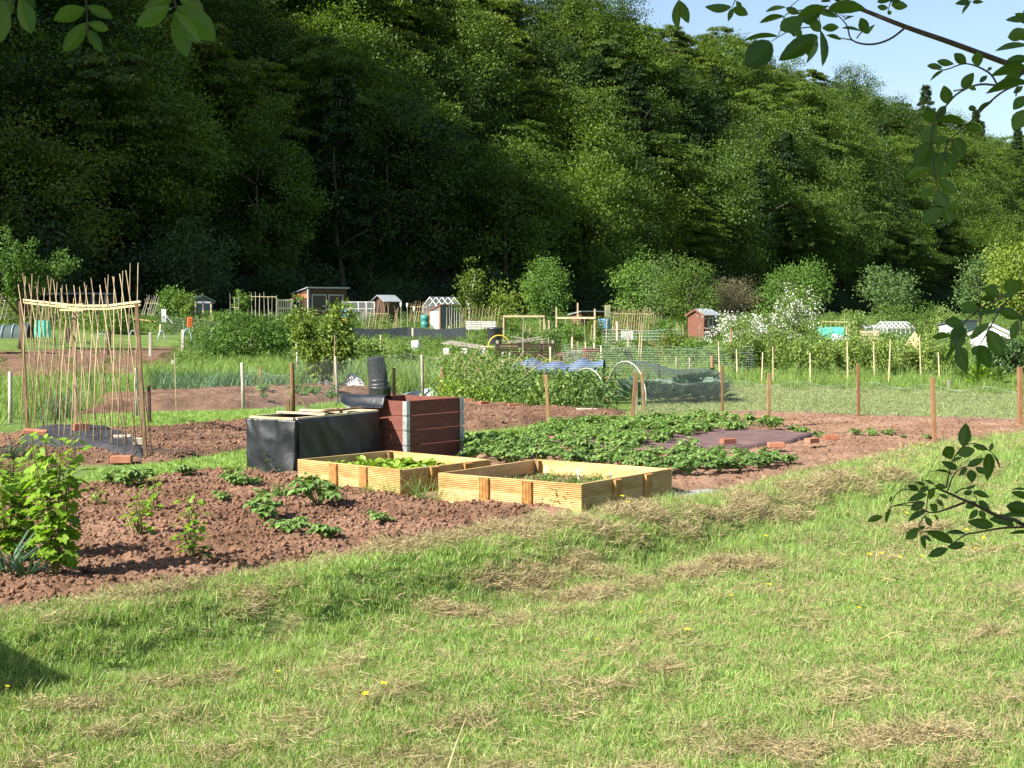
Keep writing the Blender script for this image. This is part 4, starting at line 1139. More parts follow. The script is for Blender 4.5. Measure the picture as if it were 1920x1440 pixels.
mb = MB(); p_ = G(252, 1008); mb.tube([(0, 0, -.03), (-.05, 0, .14), (-.11, 0, .28)], [.006, .005, .003], 5)
o = mb.part('dry_stick', M['stem_dry']); o.location = (p_.x, p_.y, .02); tag(o, 'thin pale dead stick leaning by the straggly currant', 'stick')
def strap(seed, n, L, w, up, m, name='leek_plant'):
    r = np.random.default_rng(seed); a = r.random(n) * 2 * PI
    d = np.column_stack([np.cos(a), np.sin(a), up * (.6 + .8 * r.random(n))])
    return Leafy().add(T_BLA2, np.column_stack([np.cos(a) * .02, np.sin(a) * .02, np.zeros(n)]), d, np.array([0, 0, 1.0]) + np.column_stack([np.cos(a), np.sin(a), np.zeros(n)]) * -.6, L * (.6 + .6 * r.random(n)), w * (.7 + .5 * r.random(n)), r.random(n) * .5).mesh(name, m)
for k, (u, v, s, lb) in enumerate([(12, 1085, 1.0, 'dark blue green strap leaved plant drooping at the foot of the currants'), (48, 1092, .75, 'smaller strap leaved plant at the foot of the tall currant'), (18, 868, 1.0, 'arching strap leaved plant behind the currants'), (42, 872, .8, 'grey green strap leaved plant under the bean canes')]):
    p_ = G(u, v); o = link('strap_plant', strap(640 + k, 36, .5, .022, 1.1, M['l_strap'])); o.location = (p_.x, p_.y, .02); o.scale = (s,) * 3; tag(o, lb, 'plant')
# grass tufts and dead weeds round the beds
for k, (u, v, s, lb) in enumerate([(790, 940, .75, 'long green grass tuft at the foot of the salad bed'), (730, 935, .6, 'flattened dry grass tuft below the salad bed corner'), (818, 948, .55, 'grass tuft between the two timber beds'), (690, 932, .45, 'thin grass tuft at the salad bed stake')]):
    p_ = G(u, v); o = link('grass_tuft', tuft(660 + k, 60, .42, .007, .10, M['g_long'], .75, T=T_BLA2)); o.location = (p_.x, p_.y, .02); o.scale = (s,) * 3; tag(o, lb, 'grass tuft')
DW = [weed(680 + k, 30, .22, .07, .035, M['l_grey']) for k in range(3)]
for k, (u, v, s, lb) in enumerate([(1012, 970, .7, 'dry grey weed at the front corner of the nearer bed'), (1045, 962, 1.0, 'tall dry weed against the nearer bed planks'), (985, 974, .5, 'low dead weed on the path by the nearer bed'), (1112, 962, .6, 'seedy weed at the nearer bed corner in the grass'), (838, 935, .7, 'weed beside the nearer bed stake'),
                                   (502, 885, .9, 'grey green weed in front of the black box'), (527, 888, .4, 'small weed below the black box corner'), (545, 897, .4, 'sprig of weed where the box meets the timber bed'), (880, 940, .4, 'bright little weed below the nearer bed')]):
    p_ = G(u, v); o = link('weed', DW[k % 3]); o.location = (p_.x, p_.y, .02); o.scale = (s,) * 3; tag(o, lb, 'weed')

# ------------------------------------------------------------------ posts and stakes
def post(u, vt, vb, w, shape, m, lean, label, name='fence_post', cat='post', group=None, z=0.0):
    b = G(u, vb, z); b.z = gz(b.x, b.y)
    d = b.y; t = D(u + lean, vt, d)
    wd = w / F * d
    mb = MB()
    o0 = Vector((0, 0, -.12)); o1 = t - b
    if shape == 'sq':
        mb.bar(o0, o1, wd, wd * .9)
        if random.random() < .5:
            mb.v[-1] = mb.v[-1]
    else:
        mb.tube([o0, o1 * .5 + Vector((wd * .06, 0, 0)), o1 - Vector((0, 0, wd * .15)), o1], [wd * .52, wd * .5, wd * .48, wd * .40], 9)
    o = mb.part(name, M[m], None, shape != 'sq', bevel=.005 if shape == 'sq' else 0)
    o.location = b; o.rotation_euler = (0, 0, 0)
    return tag(o, label, cat, group)
POSTS = [
 (19, 697, 792, 8, 'rd', 'wood_grey', 0, 'grey round post at the end of the rough grass by the bean canes'),
 (255, 690, 783, 7, 'rd', 'wood_grey', 0, 'grey round post just behind the red brown bean post'),
 (281, 722, 796, 6, 'sq', 'wood_dark', -2, 'short dark stake beside the bean canes'),
 (456, 680, 769, 7, 'rd', 'wood_grey', -2, 'grey round post among the onions behind the dug bed'),
 (379, 676, 692, 5, 'rd', 'wood_grey', 0, 'short grey stump post by the onion rows under the big bush'),
 (420, 672, 692, 4.5, 'rd', 'wood_grey', 0, 'slim grey post at the foot of the big bush'),
 (488, 686, 733, 4, 'sq', 'wood_post', 0, 'thin stake in the leek row'),
 (549, 680, 776, 9, 'rd', 'wood_post', -2, 'stout brown round post behind the black box'),
 (540, 750, 779, 7, 'sq', 'wood_post', 0, 'low stub of post against the stout brown post'),
 (558, 640, 700, 4, 'rd', 'wood_grey', -2, 'slim pale post beside the young fruit tree'),
 (633, 668, 759, 5, 'rd', 'wood_grey', -4, 'grey stake at the trunk of the young fruit tree'),
 (739, 690, 747, 6, 'sq', 'wood_post', 0, 'brown square stake to the right of the tilted black bin'),
 (793, 665, 747, 6, 'rd', 'wood_grey', -2, 'tall pale round post in the lush grass'),
 (830, 688, 748, 10, 'rd', 'wood_post', 0, 'thick brown round post at the end of the weedy hedge'),
 (688, 614, 641, 4, 'rd', 'wood_pale', 0, 'pale post in front of the dark windbreak near its end'),
 (714, 628, 658, 3.5, 'rd', 'wood_pale', 0, 'short pale post below the windbreak'),
 (774, 615, 650, 4, 'rd', 'wood_pale', 0, 'pale post at the middle of the dark windbreak'),
 (842, 611, 640, 4, 'rd', 'wood_pale', 0, 'pale post at the grey shed side of the windbreak'),
 (700, 661, 678, 5, 'rd', 'wood_grey', 0, 'stump of post behind the tilted black bin'),
 (943, 660, 708, 5, 'rd', 'wood_grey', 0, 'grey post at the blue net end of the hedge'),
 (956, 661, 690, 5, 'rd', 'wood_grey', 0, 'grey post close beside the blue net'),
 (898, 692, 730, 5, 'sq', 'wood_red', 0, 'reddish stake buried in the weedy hedge'),
 (935, 695, 735, 5, 'sq', 'wood_red', 0, 'redder stake at the open end of the hedge'),
 (1029, 703, 796, 6.5, 'sq', 'wood_post', -5, 'leaning square stake at the end of the earth ridge'),
 (1021, 697, 760, 4, 'sq', 'wood_post', 0, 'thin stake just behind the leaning square one'),
 (1184, 699, 787, 8, 'sq', 'wood_post', 9, 'stake leaning over beside the netted cabbages'),
 (1208, 697, 772, 6, 'sq', 'wood_post', -4, 'square stake crossing the leaning one by the cabbages'),
 (1194, 700, 777, 4, 'sq', 'wood_grey', 0, 'thin grey stake between the two crossing stakes'),
 (1139, 705, 752, 6, 'sq', 'wood_post', 0, 'short bright stake inside the big white hoop'),
 (1049, 667, 700, 7, 'rd', 'wood_dark', 2, 'dark thick post standing behind the blue net'),
 (1336, 667, 726, 7, 'rd', 'wood_post', -1, 'stout brown post at the end of the netted cabbages'),
 (1355, 685, 780, 5.5, 'sq', 'wood_post', -1, 'square stake at the corner of the raked bed by the cabbages'),
 (1236, 683, 714, 5, 'sq', 'wood_dark', 0, 'dark stake behind the netted tunnel'),
 (1032, 650, 690, 3.5, 'rd', 'wood_pale', 0, 'thin white post behind the blue net'),
 (1073, 632, 662, 4, 'rd', 'wood_pale', 0, 'white post standing by the pile of pallets'),
 (1098, 641, 682, 3, 'rd', 'wood_pale', 0, 'white cane post beside the red tub'),
 (1116, 643, 684, 3.5, 'rd', 'wood_pale', -2, 'leaning pale post in front of the red tub'),
 (1128, 648, 690, 3.5, 'rd', 'wood_pale', -1, 'pale post past the red tub'),
 (1157, 603, 672, 4, 'rd', 'wood_pale', 0, 'tall pale post among the soft fruit'),
 (1268, 668, 707, 3, 'rd', 'wood_grey', 0, 'thin post in front of the pale net fence'),
 (1293, 670, 700, 3, 'rd', 'wood_grey', 0, 'thin leaning post by the pale net fence'),
 (1371, 617, 702, 3.5, 'rd', 'wood_red', 0, 'tall reddish pole rising by the white blossom'),
 (1411, 640, 677, 3.5, 'rd', 'wood_pale', -1, 'pale post below the white blossom'),
 (1441, 700, 806, 7, 'sq', 'wood_post', 1, 'square stake rising from the strawberry row'),
 (1610, 683, 785, 6, 'sq', 'wood_red', -1, 'reddish square stake on the far edge of the raked bed'),
 (1753, 708, 835, 8, 'sq', 'wood_red', -5, 'nearest reddish stake at the lawn edge of the raked bed'),
 (1914, 688, 802, 9, 'sq', 'wood_red', -2, 'reddish stake at the picture edge past the raked bed'),
 (1779, 712, 736, 6, 'sq', 'wood_grey', 0, 'short grey post below the rhubarb leaves'),
 (128, 615, 660, 8, 'sq', 'wood_dark', 0, 'dark broad post seen through the middle of the bean canes'),
 (204, 622, 672, 7, 'sq', 'wood_dark', 0, 'dark post seen through the far half of the bean canes'),
 (282, 623, 674, 6, 'sq', 'wood_grey', 0, 'grey green post beyond the bean canes at the blue hoops'),
 (343, 618, 666, 6, 'sq', 'wood_grey', 0, 'grey green post holding the nearest blue hoop'),
 (300, 608, 652, 3.5, 'rd', 'wood_pale', 1, 'slim pale post leaning between the blue hoops'),
 (270, 581, 608, 3, 'rd', 'wood_pale', 0, 'first thin pale post in front of the leaning door'),
 (292, 582, 609, 3, 'rd', 'wood_pale', 0, 'second thin pale post in front of the leaning door'),
 (329, 582, 611, 3, 'rd', 'wood_pale', 0, 'thin pale post past the white leaning plank'),
 (348, 584, 612, 3, 'rd', 'wood_pale', 0, 'thin pale post by the orange crate'),
 (408, 597, 614, 3, 'rd', 'wood_grey', 0, 'thin grey post above the big bush'),
]
for P_ in POSTS: post(*P_)
mb = MB(); a_ = G(586, 770); b_ = D(553, 738, a_.y); mb.bar((0, 0, -.05), b_ - a_, .05); o = mb.part('brace', M['wood_post']); o.location = a_; tag(o, 'slanting brace propped against the stout brown post', 'brace')
CANES = [(557, 640, 698, 'thin cane beside the slim pale post at the fruit tree'), (626, 628, 746, 'tall cane tied against the young fruit tree'), (331, 662, 772, 'lone dark cane standing in the onion rows'), (1350, 640, 720, 'thin cane left of the white blossom'), (1383, 655, 712, 'thin cane right of the tall reddish pole'),
         (1428, 660, 722, 'pale cane at the near end of the raspberry row'), (1450, 650, 720, 'leaning cane in the raspberry row near its stake'), (1520, 662, 718, 'thin cane in the middle of the raspberry row'), (1666, 636, 718, 'tall pale cane past the reddish stake in the raspberries'), (1727, 630, 708, 'tall cane at the hay heap'), (1640, 640, 712, 'short cane in front of the weathered plank screen'), (1590, 640, 716, 'cane in the raspberry row near its thick end'), (1762, 660, 705, 'thin cane at the rhubarb')]
for u, vt, vb, lb in CANES:
    p_ = G(u, vb); d = p_.y; p_.z = gz(p_.x, p_.y); t_ = D(u + random.uniform(-5, 5), vt, d); mb = MB(); mb.tube([(0, 0, -.1), t_ - p_], [.016 * max(1, d / 30), .011 * max(1, d / 30)], 5)
    o = mb.part('garden_cane', M['cane'] if u < 1300 else M['wood_pale']); o.location = p_; tag(o, lb, 'cane')

# ------------------------------------------------------------------ nets
def ribbons(mb_pts, w):
    """thin strips facing both ways along given segments"""
    V = []; Fq = []
    for a_, b_ in mb_pts:
        a_ = np.array(a_); b_ = np.array(b_); d = b_ - a_; L = np.linalg.norm(d)
        if L < 1e-6: continue
        d /= L; s_ = np.cross(d, np.array([.3, -1, .2])); s_ /= np.linalg.norm(s_); s_ *= w / 2
        k = len(V); V += [a_ - s_, a_ + s_, b_ + s_, b_ - s_]; Fq.append((k, k + 1, k + 2, k + 3))
    return np.array(V), np.array(Fq)
def net_panel(name, label, pts, h, cell, w, m, diag=True, cat='net', z0=0.0):
    seg = []
    for (a_, b_) in zip(pts[:-1], pts[1:]):
        a_ = np.array(a_); b_ = np.array(b_); L = np.linalg.norm(b_ - a_); n = max(2, int(L / cell)); nz = max(2, int(h / cell))
        P = lambda i, j: a_ + (b_ - a_) * i / n + np.array([0, 0, z0 + h * j / nz + (.04 * math.sin(i * .35) if j == nz else 0)])
        for i in range(n + 1):
            for j in range(nz):
                if diag:
                    if i < n: seg.append((P(i, j), P(i + 1, j + 1))); seg.append((P(i + 1, j), P(i, j + 1)))
                else: seg.append((P(i, j), P(i, j + 1)))
        for i in range(n):
            seg.append((P(i, nz), P(i + 1, nz)))
            if not diag:
                for j in range(nz): seg.append((P(i, j), P(i + 1, j)))
    V, Fq = ribbons(seg, w)
    o = link(name, np_mesh(name, V, Fq, M[m])); return tag(o, label, cat)
def gp(u, v): p_ = G(u, v); return (p_.x, p_.y, gz(p_.x, p_.y))
net_panel('wire_netting', 'fine wire netting stretched between the stakes around the raked bed', [gp(1200, 776), gp(1355, 779), gp(1610, 784), gp(1914, 801)], .62, .06, .0022, 'wire')
net_panel('wire_netting', 'chicken wire running from the stout post past the tilted black bin', [gp(549, 775), gp(739, 746), gp(830, 747)], .95, .07, .0022, 'wire')
net_panel('wire_netting', 'wire netting on the posts along the onion rows', [gp(255, 782), gp(456, 768), gp(549, 775)], .75, .08, .0022, 'wire')
net_panel('net_fence', 'pale green net fence beyond the cabbage tunnel', [(1.6, 47, 0), (4.5, 45, 0), (7.3, 44, 0)], .85, .07, .004, 'net_pale', False)
net_panel('net_fence', 'dark net fence of the distant plot beyond the orange crate', [at(300, 84), at(420, 80), at(520, 84)], 1.0, .16, .02, 'net_dark', False)
net_panel('net_fence', 'thin net fence behind the soft fruit posts', [at(1130, 72), at(1280, 72)], 1.1, .15, .018, 'net_pale', False)

# ------------------------------------------------------------------ netted cabbage tunnel
def hoop_pts(c, ax, w, h, n=16, side0=0.0):
    ax = Vector(ax).normalized()
    return [Vector(c) + ax * (-math.cos(PI * i / n) * w / 2) + Vector((0, 0, h * max(0, math.sin(PI * i / n)) ** .8)) for i in range(n + 1)]
h1 = G(1137, 752); h2 = G(1212, 762)
tun = thing('netted_tunnel', 'hooped tunnel of fine dark netting over big cabbages', 'tunnel', (h1.x, h1.y, 0))
ax = Vector((h2.x - h1.x, h2.y - h1.y, 0)); hw = ax.length * 1.0; axn = ax.normalized(); run = Vector((G(1338, 752).x - h2.x, G(1338, 752).y - h2.y, 0)); run = Vector((1.25, 0.55, 0)) ; run = run.normalized() * 2.2
mid0 = (h1 + h2) / 2 - h1
hh = .88
hoops = []
for k, (off, w_, hgt) in enumerate([(Vector((-.75, .9, 0)), hw * .95, hh * .80), (Vector((0, 0, 0)), hw, hh)]):
    pts = hoop_pts(mid0 + off, ax, w_, hgt)
    mb = MB(); mb.tube(pts, .013, 7); mb.part('hoop', M['hoop'], tun, True)
seg = []; prev = None
ns = 26
for i in range(ns + 1):
    f = i / ns
    c = mid0 + run * f
    cur = [np.array(p_) for p_ in hoop_pts(c, ax, hw * (1 + .1 * math.sin(f * 6)), hh * (1 - .30 * f + .05 * math.sin(f * 9)), 26)]
    for a_, b_ in zip(cur[:-1], cur[1:]): seg.append((a_, b_))
    if prev:
        for a_, b_ in zip(prev, cur): seg.append((a_, b_)); 
        for a_, b_ in zip(prev[:-1], cur[1:]): seg.append((a_, b_))
    prev = cur
V, Fq = ribbons(seg, .006); nt_ = link('netting', np_mesh('netting', V, Fq, M['net_dark']), tun); nt_['kind'] = 'stuff'
CAB = []
for k in range(3):
    r = np.random.default_rng(700 + k); n = 16; a = np.arange(n) * 2.4
    e = np.linspace(.25, 1.6, n)
    CAB.append(Leafy().add(T_CAB, np.column_stack([np.cos(a) * .03, np.sin(a) * .03, np.linspace(.05, .28, n)]), np.column_stack([np.cos(a), np.sin(a), e]), np.column_stack([-np.cos(a) * .5, -np.sin(a) * .5, np.ones(n)]), .36 * (.7 + .4 * r.random(n)), .27 * (.8 + .4 * r.random(n)), r.random(n)).mesh('cabbage_plant', M['l_cabb']))
k = 0
for i in range(7):
    for j in range(2):
        c = h1 + mid0 + run * (.06 + .92 * i / 6) + axn * (-.26 + .5 * j)
        o = link('cabbage_plant', CAB[k % 3]); o.location = (c.x, c.y, .02); o.rotation_euler = (random.uniform(-.1, .1), random.uniform(-.1, .1), random.uniform(0, 6)); o.scale = (random.uniform(.8, 1.05),) * 3
        tag(o, 'blue green cabbage growing inside the netted tunnel', 'cabbage', 'cabbages under the netted tunnel'); k += 1
# dark brassica leaves at the far end
for q, (u, v, s) in enumerate([(1290, 752, 1.15), (1318, 750, 1.2), (1305, 742, 1.1)]):
    p_ = G(u, v); o = link('cabbage_plant', CAB[q % 3]); o.location = (p_.x, p_.y, .02); o.scale = (s,) * 3; o.rotation_euler = (0, 0, q); o.data = CAB[q % 3].copy(); o.data.materials[0] = M['l_dark']
    tag(o, ['dark cabbage at the far end of the netted tunnel', 'largest dark cabbage against the stout brown post', 'dark cabbage at the back of the tunnel end'][q], 'cabbage')
# blue striped net low over a bed behind
def blue_mat():
    m, nt, b = _new('blue_netting')
    g_ = N(nt, 'ShaderNodeNewGeometry'); sp_ = N(nt, 'ShaderNodeSeparateXYZ'); nt.links.new(g_.outputs['Position'], sp_.inputs[0])
    w_ = N(nt, 'ShaderNodeMath', operation='MULTIPLY'); w_.inputs[1].default_value = 110; nt.links.new(sp_.outputs[2], w_.inputs[0])
    s_ = N(nt, 'ShaderNodeMath', operation='SINE'); nt.links.new(w_.outputs[0], s_.inputs[0])
    a_ = N(nt, 'ShaderNodeMath', operation='MULTIPLY_ADD'); a_.inputs[1].default_value = .3; nt.links.new(noise(nt, 9, 6, .8, True), a_.inputs[2]); nt.links.new(s_.outputs[0], a_.inputs[0])
    nt.links.new(ramp(nt, a_.outputs[0], [(.15, (.035, .06, .12)), (.6, (.09, .125, .20)), (1.0, (.20, .24, .30))]), b.inputs['Base Color'])
    b.inputs['Roughness'].default_value = .7
    return m
M['blue_net'] = blue_mat()
c0 = G(958, 706); c1 = G(1130, 706); dv = Vector((0.15, 1, 0)).normalized()
nu, nv = 40, 14; V = []
for j in range(nv):
    for i in range(nu):
        f = i / (nu - 1); a = PI * j / (nv - 1)
        p_ = c0.lerp(c1, f) + dv * (.55 - .55 * math.cos(a)); p_.z = (.44 + .05 * math.sin(f * 9) - .06 * math.sin(f * 23)) * max(0, math.sin(a)) ** .8
        V.append(tuple(p_))
i = np.arange(nu * nv).reshape(nv, nu)
tag(link('blue_net', np_mesh('blue_net', np.array(V), np.stack([i[:-1, :-1], i[:-1, 1:], i[1:, 1:], i[1:, :-1]], -1).reshape(-1, 4), M['blue_net'], True)), 'pale blue striped netting stretched low over a bed behind the weedy hedge', 'net')

# ------------------------------------------------------------------ tilted black bin, white sheets
p_ = G(712, 748)
binn = thing('compost_bin', 'tall black plastic bin tilted over on top of a wider black tub', 'bin', (p_.x, p_.y, 0.02))
k_ = p_.y / F
mb = MB(); mb.lathe([(18 * k_, 0), (21 * k_, .02), (20 * k_, 17 * k_), (21.5 * k_, 17.5 * k_), (21.5 * k_, 21 * k_), (19 * k_, 22 * k_), (0, 22 * k_)], 22); o = mb.part('tub', M['plastic_bin'], binn, True)
mb = MB(); pr_ = []
hgt = 58 * k_
for q in range(15):
    f = q / 14; r_ = (18.6 - 2.8 * f) * k_; pr_.append((r_, hgt * f)); 
    if q in (2, 4): pr_.append((r_ + .9 * k_, hgt * f + .004)); pr_.append((r_ + .9 * k_, hgt * f + .03))
pr_ += [(16.6 * k_, hgt), (16.6 * k_, hgt + 1.6 * k_), (14 * k_, hgt + 3.2 * k_), (0, hgt + 3.4 * k_)]
mb.lathe(pr_, 26)
for q in range(18):
    a = 2 * PI * q / 18; mb.bar((math.cos(a) * 17.6 * k_, math.sin(a) * 17.6 * k_, hgt * .32), (math.cos(a) * 16.3 * k_, math.sin(a) * 16.3 * k_, hgt * .96), .008)
o = mb.part('bin_body', M['plastic_bin'], binn, False); o.location = (0, 0, 16 * k_); o.rotation_euler = (0.05, -.13, 0)
for q in (0, 1):
    pass
def heap_sheet(name, label, cat, u0, u1, v, h, m, seed, dd=.7):
    a_ = G(u0, v); b_ = G(u1, v + 2); nu, nv = 26, 12; V = []
    for j in range(nv):
        for i_ in range(nu):
            f = i_ / (nu - 1); g_ = j / (nv - 1); q_ = a_.lerp(b_, f) + Vector((0, dd * g_, 0))
            q_.z = gz(q_.x, q_.y) + h * max(0, math.sin(PI * g_)) ** .6 * max(0, math.sin(PI * f)) ** .7 * (.55 + .9 * float(vnoise(np.array([f * 2.6]), np.array([g_ * 1.6]), seed)[0])) - .03
            V.append(tuple(q_))
    i = np.arange(nu * nv).reshape(nv, nu)
    return tag(link(name, np_mesh(name, np.array(V), np.stack([i[:-1, :-1], i[:-1, 1:], i[1:, 1:], i[1:, :-1]], -1).reshape(-1, 4), M[m], True)), label, cat)
heap_sheet('white_sheet', 'crumpled white sheet on the ground between fruit tree and black bin', 'sheet', 632, 692, 735, .42, 'white', 3)
heap_sheet('pale_netting_heap', 'crumpled heap of pale blue grey netting behind the brown stake', 'netting', 745, 832, 746, .22, 'net_pale', 8)
heap_sheet('white_bag', 'white plastic bag lying on the grass beyond the onions', 'bag', 315, 331, 692, .30, 'white', 5, .35)
heap_sheet('hay_heap', 'round heap of dry brown straw behind the raspberries', 'hay heap', 1706, 1740, 690, 1.15, 'stem_dry', 2, 1.4)
# white bucket on a stake
p_ = G(783, 668); mb = MB(); s_ = p_.y / F; mb.lathe([(0, 26 * s_), (7 * s_, 26 * s_), (8.5 * s_, 14 * s_), (6.5 * s_, 5 * s_)], 12); o = mb.part('white_sack', M['white_net'], None, True); o.location = (p_.x, p_.y, .1); o.rotation_euler = (0, -.2, 0); tag(o, 'white cloth sack hung on a stick in the weeds', 'sack')

# ------------------------------------------------------------------ onions, leeks, hedge of weeds
ON = [strap(720 + k, 9, .48, .018, 2.6, M['l_leek'], 'onion_plant') for k in range(5)]
def rows(name, label, grp, cat, px, dx, dy, ms, s, ang, maxn=140):
    poly = wpoly(px); lo = poly.min(0) - 3; hi = poly.max(0) + 3; c = math.cos(ang); s_ = math.sin(ang); n = 0
    for a in np.arange(-30, 30, dx):
        for b in np.arange(-30, 30, dy):
            cx, cy = poly.mean(0); x = cx + a * c - b * s_ + random.uniform(-.05, .05); y = cy + a * s_ + b * c + random.uniform(-.05, .05)
            if sdist(np.array([x]), np.array([y]), poly)[0] > 0 and n < maxn:
                o = link(name, ms[n % len(ms)]); o.location = (x, y, gz(x, y) + .02); o.rotation_euler = (0, 0, random.uniform(0, 6)); q = s * random.uniform(.75, 1.2); o.scale = (q,) * 3
                tag(o, label, cat, grp); n += 1
    print(name, n)
rows('onion_plant', 'blue green onion plant in the rows behind the dug bed', 'onions in rows behind the dug bed', 'onion', [(282, 744), (545, 735), (545, 712), (290, 715)], .30, .42, ON, 1.0, .9, 150)
rows('leek_plant', 'tall blue green leek in the rows behind the fruit tree', 'leeks behind the young fruit tree', 'leek', [(560, 722), (690, 724), (700, 708), (570, 705)], .30, .42, ON, 1.1, .9, 110)
rows('leek_plant', 'blue green leek by the distant blue hoops', 'leeks by the blue hoops', 'leek', [(355, 668), (400, 668), (410, 655), (365, 655)], .55, .6, ON, 1.5, .9, 40)
rows('garlic_plant', 'garlic plant growing behind the bean canes', 'garlic plants behind the bean canes', 'garlic', [(70, 795), (140, 790), (150, 765), (80, 768)], .3, .45, ON, .95, .9, 60)
# bits of potato on the back ridge
for k in range(16):
    u = random.uniform(480, 630); v = random.uniform(736, 756); p_ = G(u, v, .1); o = link('potato_plant', POT[k % 4]); o.location = (p_.x, p_.y, .16); o.scale = (random.uniform(.4, .8),) * 3; o.rotation_euler = (0, 0, k); tag(o, 'small potato plant sprouting on the earth ridge behind the black box', 'potato plant', 'potatoes on the earth ridge')

rc = random.Random(77)
for k in range(60):
    if k < 38: u = rc.uniform(960, 1310); d = rc.uniform(50, 88); h = rc.uniform(.9, 1.7)
    else: u = rc.uniform(250, 560); d = rc.uniform(70, 95); h = rc.uniform(.8, 1.5)
    p_ = at(u, d); mb = MB(); mb.tube([(0, 0, -.1), (rc.uniform(-.12, .12), 0, h)], [.02, .016], 5)
    o = mb.part('garden_cane', M[rc.choice(['wood_pale', 'cane', 'wood_grey'])]); o.location = p_
    tag(o, 'thin pale cane standing among the soft fruit plots' if k < 38 else 'thin cane standing in the far plots before the huts', 'cane', 'canes among the soft fruit' if k < 38 else 'canes in the far plots')

# ------------------------------------------------------------------ bushes and trees between the plots
def plant(name, label, cat, u, vt, vb, hw, d, seed, m, kind='ball', L=.12, trunk=None, group=None, ncl=70, nl=40, depth=1.0, gap=0.0, trunk_m='bark', shell=.45, cr=.28, asp=.6, T=T_DIA, flat=1):
    b = at(u, d); top = topz(vt, d); w = hw / F * d; z0 = max(topz(vb, d), b.z); H = top - z0
    zc = z0 + H * (.5 + gap / 2) - b.z
    t = thing(name, label, cat, b, 0, group)
    me = clump_crown(seed, w, w * depth, H * (.5 - gap / 2) * 1.02, zc, ncl, nl, L, M[m], T, cr, .35, asp, shell, 'foliage' if cat != 'tree' else 'crown', flat)
    o = link('crown' if cat == 'tree' else 'foliage', me, t); o['kind'] = 'stuff'
    r = random.Random(seed); mb = MB(); Ht = zc + H * .25
    mb.tube([(0, 0, -.1), (r.uniform(-.05, .05) * H, 0, Ht * .5), (r.uniform(-.1, .1) * H, 0, Ht)], [.02 * H + .012, .015 * H + .01, .005 * H], 6)
    for k in range(6):
        a = r.uniform(0, 2 * PI); zz = r.uniform(.25, .7) * Ht
        mb.tube([(0, 0, zz), (math.cos(a) * w * .4, math.sin(a) * w * .4, zz + H * .18), (math.cos(a) * w * .75, math.sin(a) * w * .75, zz + H * .3)], [.009 * H, .006 * H, .002 * H], 4)
    mb.part('trunk' if cat == 'tree' else 'stem', M[trunk_m], t, True)
    return t
plant('bush', 'large dense leafy bush beyond the onions', 'bush', 474, 589, 684, 82, 58, 801, 'l_bush', L=.12, ncl=130, nl=60, cr=.2, shell=.6)
plant('bush', 'lower spreading end of the large leafy bush', 'bush', 400, 626, 688, 36, 56, 802, 'l_bush', L=.10, ncl=50, nl=40)
plant('bush', 'blackcurrant bush just behind the young fruit tree', 'bush', 655, 638, 690, 38, 50, 803, 'l_weed', L=.10, ncl=60, nl=40)
# young fruit tree with two white washed stems
b = G(606, 735); ft = thing('fruit_tree', 'young leafy fruit tree with white washed leaning stems', 'tree', b)
d = b.y
lf = []
for k, (u, v, w_, h_) in enumerate([(565, 600, 20, 38), (600, 622, 34, 34), (637, 592, 24, 30), (640, 632, 22, 34), (590, 655, 34, 30), (625, 668, 36, 26), (600, 690, 24, 22), (570, 632, 18, 22), (650, 660, 16, 20)]):
    p_ = D(u, v, d) - b; s_ = d / F
    lf.append((clump_crown(810 + k, w_ * s_, w_ * s_ * .9, h_ * s_, 0, 34, 16, .105, M['l_fruit'], T_OVA, .30, .3, .5, .35), p_))
Vs = []; Fs = []; Rs = []; n0 = 0
for me, p_ in lf:
    co = np.empty(len(me.vertices) * 3, np.float32); me.vertices.foreach_get('co', co); co = co.reshape(-1, 3) + np.array(p_)
    fi = np.empty(len(me.loops), np.int32); me.loops.foreach_get('vertex_index', fi); rr_ = np.empty(len(me.vertices), np.float32); me.attributes['rnd'].data.foreach_get('value', rr_)
    Vs.append(co); Fs.append(fi.reshape(-1, 3) + n0); Rs.append(rr_); n0 += len(co)
o = link('crown', np_mesh('crown', np.concatenate(Vs), np.concatenate(Fs), M['l_fruit'], False, np.concatenate(Rs)), ft); o['kind'] = 'stuff'
for base, pts in (((598, 737), [(602, 715), (612, 690), (636, 620), (640, 588)]), ((622, 737), [(612, 712), (600, 680), (575, 625), (566, 590)])):
    P = [D(*base, d) - b] + [D(u, v, d) - b for u, v in pts]
    mb = MB(); mb.tube(P, [.05, .042, .034, .022, .01], 7); mb.part('trunk', M['bark'], ft, True)
    mb = MB(); mb.tube([P[0], P[0].lerp(P[1], 1.0)], [.053, .046], 7); mb.part('white_washed_stem', M['white'], ft, True)
# trees at the back of the plots
plant('tree', 'airy birch like tree with a rounded drooping crown', 'tree', 1022, 478, 604, 42, 105, 820, 'l_birch', L=.16, ncl=120, nl=60, cr=.22, gap=.05, trunk_m='bark_pale')
plant('tree', 'light green sapling with pointed top beside the grey shed', 'tree', 880, 486, 600, 30, 97, 821, 'l_yel', L=.16, ncl=60, nl=26, cr=.22, shell=.3, trunk_m='bark_pale')
plant('tree', 'low light green sapling between the two lighter trees', 'tree', 945, 536, 604, 36, 97, 822, 'l_yel', L=.16, ncl=50, nl=30, shell=.35)
plant('tree', 'mid green maple standing behind the bean rows by the low hut', 'tree', 1192, 480, 604, 46, 109, 823, 'l_bush', L=.18, ncl=110, nl=50, cr=.22)
plant('tree', 'grey green conifer squeezed between the maple and big olive bush', 'tree', 1240, 500, 604, 32, 106, 824, 'l_grey', L=.16, ncl=80, nl=46, cr=.25)
